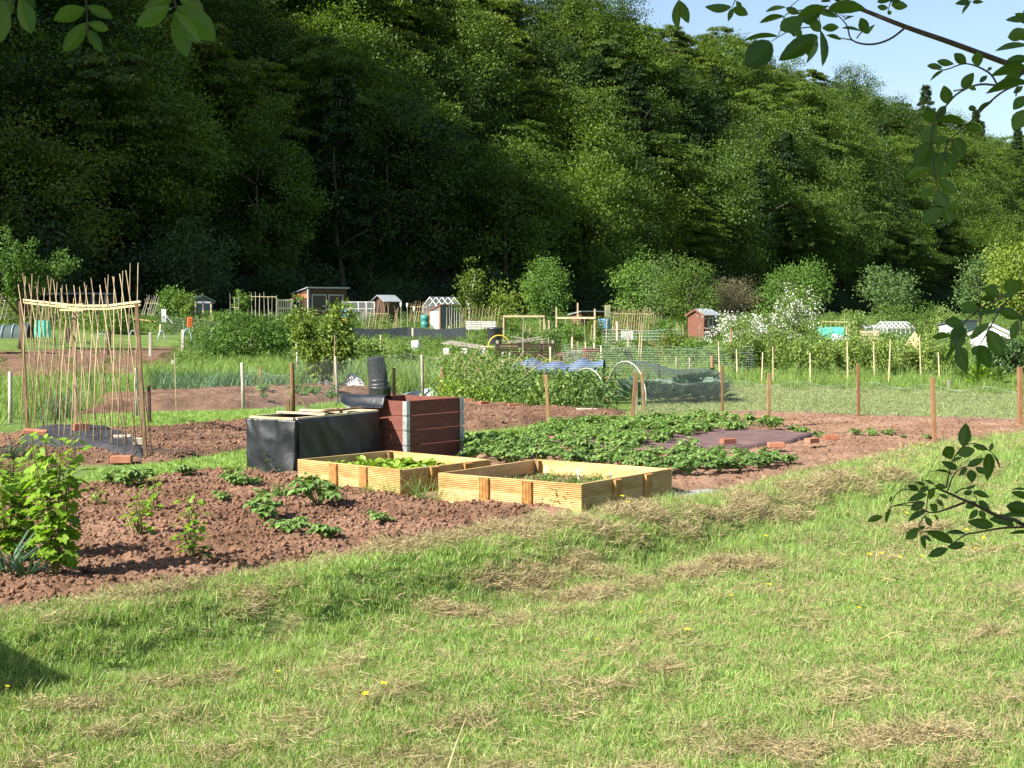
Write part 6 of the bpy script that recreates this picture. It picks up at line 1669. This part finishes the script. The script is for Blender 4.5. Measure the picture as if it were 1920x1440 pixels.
for x in (-.24, .24): mb = MB(); mb.box((x, 0, .28), (.075, .075, .62)); mb.part('post', M['wood_post'], t)
mb = MB(); mb.box((0, -.002, .57), (.42, .06, .05)); mb.part('top_bar', M['wood_post'], t); mb = MB(); mb.bar((-.2, .01, .06), (.2, .01, .54), .025); mb.part('diagonal', M['wood_post'], t)
tag(link('sandy_patch', grid_mesh('sandy_patch', np.linspace(4.2, 7.4, 20), np.linspace(56.5, 60.5, 16), lambda X, Y: ground(X, Y) + .05 - .12 * sstep(.7, 1.0, np.hypot((X - 5.8) / 1.6, (Y - 58.5) / 2)), M['soil_dry'])), kind='structure')
# distant bean cane rows
def canerow(label, ua, ub, vt, vb, d, n, rail=None, sep=.5, wd=.016, m='cane', zig=1):
    b = at((ua + ub) / 2, d); z0 = max(topz(vb, d), b.z - .2) - b.z; zt = topz(vt, d) - b.z; t = thing('bean_canes', label, 'bean canes', b); r = random.Random(int(ua))
    W_ = (ub - ua) / F * d
    for k in range(n):
        x = -W_ / 2 + W_ * k / max(1, n - 1)
        for sg in ((-1, 1) if zig else (0,)):
            mb = MB(); h_ = zt + r.uniform(-.15, .2); mb.tube([(x + sg * sep * .35 + r.uniform(-.05, .05), sg * sep, z0), (x - sg * .06, -sg * .08, h_)], [wd, wd * .7], 5); mb.part('cane', M[m], t)
    if rail is not None: mb = MB(); zr = topz(rail, d) - b.z; mb.bar((-W_ / 2, 0, zr), (W_ / 2, 0, zr - .03), .035); mb.part('cross_cane', M['cane_lath'], t)
canerow('row of bean canes with a pale cross cane in front of the small brown shed', 683, 728, 569, 622, 94, 8, 587)
canerow('tepee of canes tied at the top near the windbreak', 741, 746, 578, 628, 90, 3, None, .45)
canerow('dark wigwam of bean sticks behind the bean frame post', 274, 297, 556, 592, 88, 6, 568, .4, .02, 'wood_grey')
canerow('tall grey bean poles beside the slatted gate', 472, 519, 553, 600, 96, 7, 556, .3, .03, 'wood_grey', 0)
canerow('bean canes with a cross rail in front of the small greenhouse', 770, 800, 568, 604, 100, 8, 575, .4, .018)
canerow('leaning poles stacked against the grey shed', 838, 866, 577, 617, 99, 7, None, .2, .025, 'wood_grey', 0)
canerow('long row of pale bean canes below the light green saplings', 868, 935, 578, 618, 93, 12, None, .4, .016)
canerow('dense row of dry bean sticks behind the cream door', 1150, 1225, 581, 622, 94, 18, 588, .35, .02)
canerow('short row of pale canes at the end of the dense bean sticks', 1228, 1240, 588, 616, 90, 3, None, .3)
canerow('sticks and dead stems with a bar at the far corner of the plots', 2, 18, 560, 600, 80, 3, 563, .4, .025, 'wood_grey')
canerow('thin bean sticks beside the turquoise sheet', 62, 96, 572, 612, 76, 5, None, .3, .012)
canerow('bare poles beside the columnar sapling', 432, 448, 552, 590, 86, 3, 576, .3, .025, 'wood_grey', 0)
canerow('cane row behind the turquoise netting', 1540, 1600, 597, 632, 86, 8, 603, .3, .014, 'wood_pale', 0)
for k, (u, v, lb) in enumerate([(752, 572, 'white bottle on a cane, nearest the small brown shed'), (764, 573, 'white bottle on a cane, second from the small brown shed'), (777, 580, 'white bottle on a cane, lowest and nearest the water butt')]):
    d = 92; b = at(u, d); zt = topz(v, d) - b.z; t = thing('bottle_scarer', lb, 'bird scarer', b); mb = MB(); mb.tube([(0, 0, 0), (0, 0, zt)], .015, 5); mb.part('cane', M['wood_grey'], t); mb = MB(); mb.lathe([(0, .26), (.07, .25), (.07, .05), (.03, 0), (.03, -.06)], 10, (0, 0, zt - .1)); mb.part('bottle', M['white'], t, True)
# cloche tunnels and hoops on the far left
b = at(18, 62); t = thing('cloche_tunnel', 'long low cloche tunnel of grey sheeting with pale hoops at the picture edge', 'cloche', (b.x, b.y, topz(634, 62)))
V = []; nu, nv = 18, 10
for i_ in range(nu):
    for j in range(nv): a = PI * j / (nv - 1); V.append((-1.6 + 2.5 * i_ / (nu - 1), -.5 * math.cos(a), (.5 + .12 * i_ / nu + .02 * math.sin(i_ * 1.7)) * math.sin(a)))
i = np.arange(nu * nv).reshape(nu, nv); link('sheeting', np_mesh('sheeting', np.array(V), np.stack([i[:-1, :-1], i[:-1, 1:], i[1:, 1:], i[1:, :-1]], -1).reshape(-1, 4), M['net_dark'], True), t)
for k in range(6): pts = hoop_pts((-1.5 + .44 * k, 0, 0), (0, 1, 0), 1.03, .54 + .02 * k, 12); mb = MB(); mb.tube(pts, .016, 5); mb.part('hoop', M['hoop_blue'], t, True)
for k, (u, v, d, w_, h_, lb) in enumerate([(192, 642, 66, .42, .42, 'blue hoop seen through the middle of the bean canes'), (250, 640, 66, .34, .5, 'blue hoop just beside the red brown bean post'), (303, 640, 64, .3, .46, 'blue hoop between the grey green posts'), (351, 640, 64, .36, .55, 'blue hoop standing tallest beside the grey green post'), (402, 632, 66, .26, .42, 'blue hoop against the big bush')]):
    b = at(u, d); mb = MB(); mb.tube(hoop_pts((0, 0, 0), (1, .4, 0), w_, h_, 12), .018, 6); o = mb.part('hoop', M['hoop_blue'], None, True); o.location = (b.x, b.y, topz(v, d)); tag(o, lb, 'hoop')
b = at(80, 70); mb = MB(); nu = 8
mb.add([(-.42 + .84 * k / nu, -.06 * (k % 2), 0) for k in range(nu + 1)] + [(-.36 + .72 * k / nu, -.05 * (k % 2), .8) for k in range(nu + 1)], [(k, k + 1, nu + 2 + k, nu + 1 + k) for k in range(nu)])
o = mb.part('turquoise_sheet', M['green_sheet'], None); o.location = (b.x, b.y, topz(632, 70)); o.modifiers.new('t', 'SOLIDIFY').thickness = .02; tag(o, 'bright turquoise sheet hung upright behind the bean canes', 'sheet')
b = at(357, 80); t = thing('orange_crate', 'orange plastic crate stood on end in the far plot', 'crate', (b.x, b.y, topz(614, 80)), .2)
mb = MB(); mb.box((0, 0, .28), (.3, .26, .56)); mb.part('crate_body', M['orange'], t, bevel=.02)
for k in range(4): mb = MB(); mb.box((-.1 + k * .066, -.14, .28), (.025, .03, .5)); mb.part('rib', M['orange'], t)
mb = MB(); mb.box((0, 0, .38), (.26, .06, .76)); b = at(308, 84); o = mb.part('leaning_door', M['white'], None); o.location = (b.x, b.y, topz(604, 84)); tag(o, 'pale board stood upright in the far plot by the white plank', 'board')
mb = MB(); mb.bar((-.35, 0, .62), (.2, 0, 0), .07, .03); b = at(318, 82); o = mb.part('white_plank', M['white'], None); o.location = (b.x, b.y, topz(606, 82)); tag(o, 'white plank leaning at a slant in the far plot', 'plank')
mb = MB(); mb.bar((-1.1, 0, .2), (.5, 0, .0), .09, .06); b = at(278, 84); o = mb.part('timber_beam', M['wood_new'], None); o.location = (b.x, b.y, topz(603, 84)); tag(o, 'fresh yellow timber beam lying in the far plot', 'beam')

# ------------------------------------------------------------------ near hanging leaves
HL_ = []
for k in range(4):
    r = np.random.default_rng(950 + k)
    n = 11; ys = np.linspace(0, 1, n); w = np.sin(PI * np.clip(ys * .97 + .015, 0, 1) ** (.85 + .1 * k)) ** .8
    V = []; Fq = []
    for i_, (y, ww) in enumerate(zip(ys, w)):
        ser = .045 * (i_ % 2) if 0 < i_ < n - 1 else 0
        cz = -.10 * y * y - .02
        V += [(-(ww + ser), y, .08 * ww + cz), (-ww * .5, y + .03, .045 * ww + cz), (0, y, cz - .01), (ww * .5, y + .03, .045 * ww + cz), (ww + ser, y, .08 * ww + cz)]
    for i_ in range(n - 1):
        for j in range(4): a = i_ * 5 + j; Fq.append((a, a + 1, a + 6, a + 5))
    V = np.array(V) * np.array([.5, 1, 1])
    HL_.append(np_mesh('leaf', V, np.array(Fq), M['l_hang'], True, np.where(np.arange(len(V)) % 5 == 2, .62 + .25 * k, .1 + .22 * k)))
def bough(label, cat, twigs, leaves, conv, depth, seed, thick=1.0, name='hanging_branch'):
    """twigs and leaves traced as polylines, each at its own depth round `depth`"""
    r = random.Random(seed)
    first = conv(*twigs[0][1][0]); o0 = D(*first, depth)
    t = thing(name, label, cat, o0)
    dmap = []
    for ti, (w, pts) in enumerate(twigs):
        m = len(pts); P = []
        dd0 = depth + r.uniform(-.10, .10) * (ti > 0)
        for i_, q in enumerate(pts):
            dd = dd0 + .05 * math.sin(i_ * 1.3 + ti); P.append(D(*conv(*q), dd) - o0); dmap.append((conv(*q), dd))
        # smooth
        Q = []
        for i_ in range(m - 1):
            p0 = P[max(i_ - 1, 0)]; p1 = P[i_]; p2 = P[i_ + 1]; p3 = P[min(i_ + 2, m - 1)]
            for s_ in range(4):
                f = s_ / 4; Q.append(.5 * ((2 * p1) + (p2 - p0) * f + (2 * p0 - 5 * p1 + 4 * p2 - p3) * f * f + (3 * p1 - p0 - 3 * p2 + p3) * f ** 3))
        Q.append(P[-1]); k = len(Q)
        mb = MB(); mb.tube(Q, [w / F * depth * .5 * thick * (1 - .6 * i_ / k) for i_ in range(k)], 6); mb.part('twig', M['twig'] if w > 3 else M['twig_green' if r.random() < .3 else 'twig'], t, True)
    for (bx, by, tx, ty, ar) in leaves:
        cb = conv(bx, by); ct = conv(tx, ty)
        dd = min(dmap, key=lambda q: (q[0][0] - cb[0]) ** 2 + (q[0][1] - cb[1]) ** 2)[1] + r.uniform(-.02, .02)
        B = D(*cb, dd) - o0; sl = r.uniform(-.35, .35)
        T_ = D(*ct, dd) - o0; L = (T_ - B).length; T_ = T_ + Vector((0, L * sl, 0)); L2_ = (T_ - B).length
        y_ = (T_ - B).normalized()
        view = (D(*cb, dd) - Vector((0, 0, EYE))).normalized()
        n0 = (view - y_ * view.dot(y_)).normalized(); x0 = y_.cross(n0)
        wfull = max(.42, ar) * L2_ * 1.0; ca = min(1, ar * L / wfull); ang = math.acos(max(.12, ca)) * r.choice((-1, 1))
        x_ = x0 * math.cos(ang) + n0 * math.sin(ang); z_ = x_.cross(y_)
        if z_.z < 0 and r.random() < .7: x_ = -x_; z_ = -z_
        o = bpy.data.objects.new('leaf', HL_[r.randrange(4)]); C.objects.link(o); o.parent = t
        o.matrix_local = Matrix.Translation(B) @ Matrix((x_ * wfull, y_ * L2_, z_ * L2_)).transposed().to_4x4()
    return t
cA = lambda X, Y: (1200 + X / 2.667, Y / 2.667)
bough('woody branch with serrated leaves arching across the sky from the top corner', 'branch',
 [(13, [(2000, 365), (1920, 345), (1830, 315), (1560, 215), (1330, 135), (1110, 48), (1000, 8), (940, -30)]), (5, [(1330, 135), (1250, 195), (1155, 222), (1060, 200), (1030, 120), (950, 40)]), (3, [(1060, 200), (1000, 190), (930, 175)]), (3, [(1085, 190), (1110, 160), (1170, 125)]),
  (3, [(1110, 48), (910, 60), (905, 130)]), (3, [(940, 30), (760, 60), (720, 85)]), (3, [(905, 130), (760, 150), (655, 208)]), (3, [(720, 85), (715, 120), (690, 180)]), (2, [(745, 40), (780, 10), (820, -20)]), (2, [(1020, 80), (1070, 80)]), (2, [(1030, 95), (1000, 70), (960, 50)]),
  (4, [(1785, 420), (1740, 360), (1630, 318), (1520, 350), (1440, 330)]), (5, [(2000, 380), (1920, 370), (1850, 380), (1785, 420)])],
 [(655, 210, 525, 335, .72), (690, 180, 525, 178, .14), (720, 80, 600, 100, .26), (730, 35, 630, 50, .22), (730, 40, 795, 70, .5), (935, 35, 790, 65, .33), (820, 80, 690, 170, .55), (905, 60, 790, 110, .5), (900, 128, 800, 60, .5), (890, 180, 700, 290, .42), (830, 170, 860, 285, .5), (880, 190, 840, 325, .25), (905, 150, 925, 325, .22),
  (910, 140, 992, 135, .5), (935, 175, 1008, 190, .28), (745, 120, 770, 185, .45), (850, 90, 900, 160, .6), (800, 140, 790, 195, .6), (940, 40, 1125, 25, .36), (905, 8, 960, -2, .3), (980, 20, 1060, 65, .4), (1140, 170, 1095, 95, .6), (1010, 140, 1100, 150, .18), (1175, 122, 1140, 165, .25), (1070, 80, 1020, 95, .2), (880, 60, 1000, 70, .3),
  (1630, 318, 1570, 268, .62), (1690, 335, 1680, 262, .75), (1570, 320, 1488, 305, .42), (1512, 338, 1438, 325, .42), (1515, 355, 1445, 398, .22), (1700, 412, 1742, 372, .45), (1735, 350, 1762, 338, .6)], cA, 2.1, 1)
bough('drooping leafy twig trailing down in front of the far wood at the edge', 'branch',
 [(5, [(2000, 410), (1900, 420), (1820, 430), (1700, 422), (1600, 460), (1540, 518), (1480, 600), (1458, 700), (1478, 880), (1492, 940)]), (5, [(2000, 380), (1900, 420), (1820, 455), (1750, 510), (1690, 570), (1620, 640), (1550, 700), (1522, 765)]), (3, [(1570, 455), (1640, 440), (1690, 425)]), (2, [(1490, 930), (1510, 1000), (1520, 1040)])],
 [(1612, 442, 1662, 368, .62), (1640, 430, 1678, 450, .55), (1540, 518, 1520, 430, .68), (1505, 600, 1408, 565, .62), (1480, 590, 1542, 525, .5), (1485, 600, 1612, 602, .34), (1482, 622, 1408, 718, .62), (1455, 702, 1545, 690, .45), (1455, 710, 1385, 835, .62), (1462, 755, 1480, 893, .68), (1450, 840, 1335, 880, .42), (1490, 900, 1578, 962, .5), (1500, 885, 1558, 825, .6),
  (1480, 930, 1398, 985, .4), (1480, 955, 1540, 1042, .6), (1502, 1040, 1408, 1118, .62), (1512, 1040, 1556, 1115, .6), (1530, 1030, 1605, 1042, .4), (1690, 555, 1752, 505, .3), (1642, 540, 1682, 540, .7), (1622, 632, 1704, 645, .62), (1572, 690, 1605, 795, .7), (1530, 760, 1480, 820, .6), (1525, 765, 1575, 850, .62)], cA, 1.9, 2)
bough('cluster of dark leaves crowding in at the picture edge beside the arching branch', 'branch',
 [(6, [(2050, 300), (1960, 330), (1900, 380), (1880, 480)]), (4, [(2050, 60), (1960, 110), (1930, 180)]), (4, [(1960, 330), (1940, 430), (1930, 560)])],
 [(1945, 105, 1838, 90, .3), (1950, 160, 1825, 188, .5), (1950, 225, 1795, 230, .2), (1945, 290, 1838, 300, .42), (1930, 335, 1755, 362, .3), (1925, 365, 1800, 402, .35), (1930, 405, 1742, 442, .25), (1930, 480, 1862, 545, .6), (1915, 430, 1870, 465, .5), (1930, 548, 1870, 645, .7), (1960, 120, 1890, 60, .5), (1950, 20, 1915, 70, .3), (1960, 200, 1880, 150, .5)], cA, 1.7, 3)
bough('pair of pale lit leaves hanging from the top edge against the sky', 'branch', [(3, [(200, -60), (195, -20), (192, 4)])], [(192, 0, 175, 145, .30), (192, 0, 246, 108, .42)], cA, 1.8, 4)
bough('small sprig of yellowish lit leaves at the top edge against the sky', 'branch', [(3, [(490, -60), (480, -10), (460, 38)])], [(456, 36, 335, 34, .36), (464, 40, 540, 66, .6), (464, 42, 440, 104, .42), (482, 5, 505, 42, .62), (478, 0, 510, -30, .5)], cA, 1.8, 5)
bough('small sprig of round leaves over the arching branch at the top edge', 'branch', [(3, [(1270, -60), (1255, 0), (1240, 55)])], [(1240, 40, 1182, 36, .5), (1255, 22, 1335, 32, .55), (1238, 55, 1255, 72, .9), (1185, 8, 1250, 0, .4), (1250, 5, 1310, -10, .5)], cA, 1.9, 6)
bough('tiny sprig of dark leaves at the top edge near the corner', 'branch', [(3, [(1690, -60), (1660, -10), (1650, 15)])], [(1652, 10, 1575, 20, .4), (1648, 18, 1605, 66, .25), (1662, 10, 1715, 8, .4)], cA, 1.9, 7)
cB = lambda X, Y: (1440 + X / 4, 480 + Y / 4)
bough('drooping sprig of broad green leaves over the white shed', 'branch',
 [(4, [(2060, 270), (1920, 282), (1840, 285), (1700, 340), (1560, 420), (1455, 520), (1420, 600)]), (4, [(1840, 290), (1740, 400), (1690, 490), (1630, 600), (1590, 662)]), (3, [(1420, 600), (1410, 680), (1430, 720)]), (3, [(1730, 400), (1570, 440)])],
 [(1735, 300, 1615, 235, .75), (1850, 290, 1785, 175, .75), (1845, 285, 1885, 170, .55), (1700, 330, 1580, 312, .35), (1580, 400, 1440, 370, .62), (1465, 510, 1322, 490, .58), (1735, 400, 1890, 465, .5), (1880, 490, 1960, 430, .5), (1740, 305, 1870, 280, .3), (1570, 440, 1730, 400, .25), (1372, 600, 1222, 600, .36), (1470, 525, 1360, 610, .55), (1478, 540, 1350, 690, .45), (1480, 590, 1410, 690, .45),
  (1415, 670, 1328, 782, .22), (1425, 690, 1465, 865, .55), (1440, 680, 1490, 760, .5), (1665, 500, 1528, 615, .34), (1648, 555, 1735, 740, .58), (1598, 668, 1525, 745, .7), (1598, 668, 1672, 835, .55), (1562, 740, 1570, 885, .2), (1870, 480, 1835, 625, .45)], cB, 2.0, 8)
cC = lambda X, Y: (1560 + X / 4.8, 760 + Y / 4.8)
bough('dark leafy rose branch reaching in low over the lawn', 'branch',
 [(9, [(1950, 1110), (1728, 1075), (1640, 1030), (1500, 1000), (1300, 900), (1180, 850), (1050, 790), (940, 745)]), (5, [(1200, 872), (1070, 920), (945, 962), (880, 965)]), (3, [(880, 965), (720, 905), (600, 900), (530, 922), (460, 1000)]), (3, [(830, 880), (700, 875), (545, 905)]), (3, [(940, 750), (780, 770), (650, 758), (570, 810), (520, 930), (470, 1040)]), (3, [(1030, 740), (1060, 580), (1100, 470), (1180, 370), (1290, 345), (1400, 400), (1440, 430), (1500, 530)]),
  (3, [(1040, 770), (1100, 620), (1180, 560), (1280, 545)]), (3, [(1110, 790), (1190, 745), (1270, 782), (1310, 870)]), (3, [(870, 760), (845, 960)]), (3, [(840, 990), (790, 1060), (785, 1110), (805, 1175)]), (5, [(1900, 1080), (1728, 1095), (1530, 1105), (1300, 1145), (1200, 1165), (1090, 1240), (1040, 1278)])],
 [(1180, 368, 1212, 165, .55), (1075, 485, 1018, 362, .85), (1285, 400, 1140, 440, .65), (1265, 360, 1392, 392, .42), (1422, 412, 1446, 338, .5), (1415, 430, 1425, 668, .42), (1130, 572, 992, 508, .42), (1170, 468, 1080, 505, .3), (1220, 548, 1358, 478, .42), (1215, 562, 1148, 632, .5), (1250, 582, 1268, 692, .75), (1290, 558, 1390, 612, .5), (1040, 602, 892, 570, .16), (1440, 430, 1512, 552, .12),
  (1030, 592, 1085, 625, .3), (780, 762, 672, 715, .42), (838, 722, 748, 680, .3), (922, 712, 840, 672, .3), (870, 735, 780, 785, .5), (1030, 738, 915, 725, .5), (855, 800, 690, 852, .36), (832, 872, 718, 942, .62), (842, 950, 675, 1022, .3), (940, 845, 1002, 902, .5), (880, 890, 965, 955, .7), (880, 850, 900, 735, .5), (960, 800, 1040, 830, .4), (530, 930, 485, 1055, .25), (455, 998, 328, 1046, .42), (520, 872, 538, 818, .4),
  (782, 1105, 662, 1198, .56), (785, 1108, 842, 1092, .6), (800, 1178, 848, 1295, .36), (812, 1175, 908, 1222, .3), (838, 1000, 888, 1080, .6), (920, 978, 958, 1038, .3), (1200, 748, 1292, 725, .3), (1262, 782, 1182, 790, .6), (1275, 775, 1402, 818, .42), (1320, 860, 1412, 934, .5), (1312, 940, 1236, 1022, .5), (1330, 942, 1382, 1018, .62), (1300, 872, 1202, 922, .6), (1455, 1085, 1228, 1042, .42),
  (1205, 1155, 1025, 1128, .2), (1090, 1238, 878, 1132, .36), (1195, 1245, 1052, 1282, .45), (1042, 1288, 862, 1348, .42), (1640, 1040, 1415, 1010, .42), (1780, 950, 1548, 888, .5), (1780, 1000, 1542, 978, .2), (1780, 835, 1628, 778, .4), (1780, 765, 1638, 748, .15), (1780, 1150, 1598, 1140, .2), (1640, 1080, 1560, 1060, .6)], cC, 2.4, 9)
cD = lambda X, Y: (X / 2.667, Y / 2.667)
bough('dark soft leaves hanging into the top corner before the wood', 'branch', [(5, [(430, -120), (430, 0), (436, 100), (438, 165)])], [(436, 110, 318, 255, .42), (438, 150, 508, 258, .42), (438, 115, 552, 150, .42), (428, 40, 265, 85, .48), (434, 30, 555, 80, .42)], cD, 1.5, 10)
bough('large dark leaf spray hanging from the top edge before the wood', 'branch', [(5, [(860, -120), (870, -20), (878, 40)])], [(885, 40, 912, 272, .42), (850, 30, 685, 125, .45), (880, 30, 1070, 185, .52), (870, 60, 1000, 215, .42), (860, -20, 720, 40, .5), (900, 0, 1040, 60, .5)], cD, 1.4, 11)
bough('dark leaf tips poking in at the very top corner', 'branch', [(5, [(80, -120), (90, -30), (60, 20)])], [(100, -20, 152, 165, .45), (10, -10, 2, 215, .45), (60, -10, 20, 90, .5), (130, -40, 170, 60, .5)], cD, 1.4, 12)

# the tree these boughs hang from stands beside the camera, its crown overhead
t = thing('overhanging_tree', 'tree beside the viewpoint whose boughs hang into the view', 'tree', (-2.6, -2.6, -.2))
me = clump_crown(990, 1.4, 1.4, 1.0, 0, 150, 60, .11, M['l_hang'], T_OVA, .3, .4, .6, .2)
o = link('crown', me, t, (.25, 2.35, 4.55)); o['kind'] = 'stuff'
o = link('crown', clump_crown(991, 1.0, .8, .5, 0, 90, 60, .11, M['l_hang'], T_OVA, .3, .4, .6, .2), t, (1.75, 3.15, 3.4)); o['kind'] = 'stuff'  # unseen extra lobe, added to block sky light from the top corner leaves
mb = MB(); mb.tube([(0, 0, 0), (.05, .3, 1.5), (.15, .8, 2.8), (.25, 1.8, 4.0)], [.16, .14, .11, .06], 9)
for a in (0, 1.3, 2.5, 3.9, 5.2): mb.tube([(.2, 1.2, 3.3), (.2 + math.cos(a), 2.0 + math.sin(a), 4.2), (.2 + 1.6 * math.cos(a), 2.3 + 1.5 * math.sin(a), 4.6)], [.06, .04, .015], 6)
mb.tube([(.2, 1.4, 3.4), (1.0, 2.4, 3.7), (1.75, 3.15, 3.4), (2.15, 3.9, 2.75)], [.05, .035, .02, .006], 6)
mb.part('trunk', M['bark'], t, True)
# shed out of view whose roof corner throws the shadow on the lawn
tip_ = G(178, 1246, -.1); k_ = (2.21 - gz(tip_.x, tip_.y) + .02) / math.tan(SUN_EL); cr_ = Vector((tip_.x - k_ * math.cos(SUN_AZ), tip_.y - k_ * math.sin(SUN_AZ))); sh = thing('store_shed', 'brown flat roofed store shed beside the lawn', 'shed', (cr_.x, cr_.y, -.2), rad(134))
mb = MB(); mb.box((1.2, 1.2, 1.15), (2.1, 2.1, 2.3)); mb.part('wall', M['shed_brown'], sh); mb = MB(); mb.box((1.2, 1.2, 2.36), (2.4, 2.4, .1)); mb.part('roof', M['felt'], sh)

# ------------------------------------------------------------------ buttercups, straws
BU = MB()
r = random.Random(21)
bm = Leafy()
for k in range(5):
    a = 2 * PI * k / 5; bm.add(T_OVA, np.array([[0, 0, .0]]), np.array([math.cos(a), math.sin(a), .45]), np.array([-math.cos(a) * .4, -math.sin(a) * .4, 1]), .014, .014, .5)
flower_me = bm.mesh('petals', M['butter'])
mb = MB(); mb.tube([(0, 0, 0), (.006, 0, .05), (0, .004, .09)], .0014, 4); stem_me = mb.mesh('stem', M['twig_green'])
U = [(1372, 1117), (1425, 1104), (1441, 1107), (1462, 1112), (1484, 1124), (1604, 1132), (1583, 1054), (1621, 1066), (1624, 1050), (1650, 1046), (1638, 1044), (1684, 1050), (1703, 1049), (1717, 1051), (1291, 1196), (1130, 1204), (1208, 1153), (1220, 1155), (512, 1262), (4, 1293), (696, 1306), (714, 1298), (1672, 975), (1691, 987), (1766, 981), (1768, 970), (1793, 998), (1807, 1009), (1844, 1021), (1857, 1005), (1917, 1022), (1790, 1036), (1805, 1040), (1702, 872), (1725, 876), (1172, 1011), (1885, 850), (1700, 910), (1160, 985), (1430, 1010), (1750, 1044), (1835, 1035)]
proto = None
for k, (u, v) in enumerate(U):
    p_ = G(u, v + 6, -.16); p_.z = gz(p_.x, p_.y)
    s = r.uniform(.85, 1.25) * (1 + .04 * p_.y)
    if proto is None:
        proto = thing('buttercup', 'yellow buttercup open in the mown lawn grass', 'flower', p_, 0, 'buttercups scattered over the lawn', s)
        link('stem', stem_me, proto); link('petals', flower_me, proto, (0, .004, .09))
    else: dup(proto, p_, r.uniform(0, 6), None, s, None, (r.uniform(-.3, .3), r.uniform(-.3, .3)))
for k, (u0, v0, u1, v1, lb) in enumerate([(832, 1438, 874, 1346, 'long pale straw lying on the lawn'), (1640, 1015, 1645, 988, 'pale dry stalk standing in the lawn below the rose branch'), (1622, 1052, 1628, 1035, 'short bleached stalk beside the buttercups'), (1640, 1048, 1646, 1026, 'bleached stalk leaning over the buttercups'), (1724, 1020, 1722, 998, 'bleached grass stalk behind the rose leaves'), (1652, 1178, 1694, 1184, 'dry stalk lying flat on the lawn'), (1560, 1340, 1566, 1328, 'curled dead leaf on the lawn'), (1280, 1246, 1305, 1252, 'short straw lying on the lawn')]):
    a_ = G(u0, v0, -.14); b_ = G(u1, v1, -.06); a_.z = gz(a_.x, a_.y) + .02
    b_ = D(u1, v1, a_.y + .25) if abs(v0 - v1) > 50 else (D(u1, v1, a_.y) if abs(u1 - u0) < 12 else G(u1, v1, -.13))
    mb = MB(); mb.tube([(0, 0, 0), (b_ - a_) * .5 + Vector((0, 0, .015)), b_ - a_], [.004, .0035, .002], 4); o = mb.part('straw', M['stem_dry'] if k else M['cane_lath']); o.location = a_; tag(o, lb, 'straw')
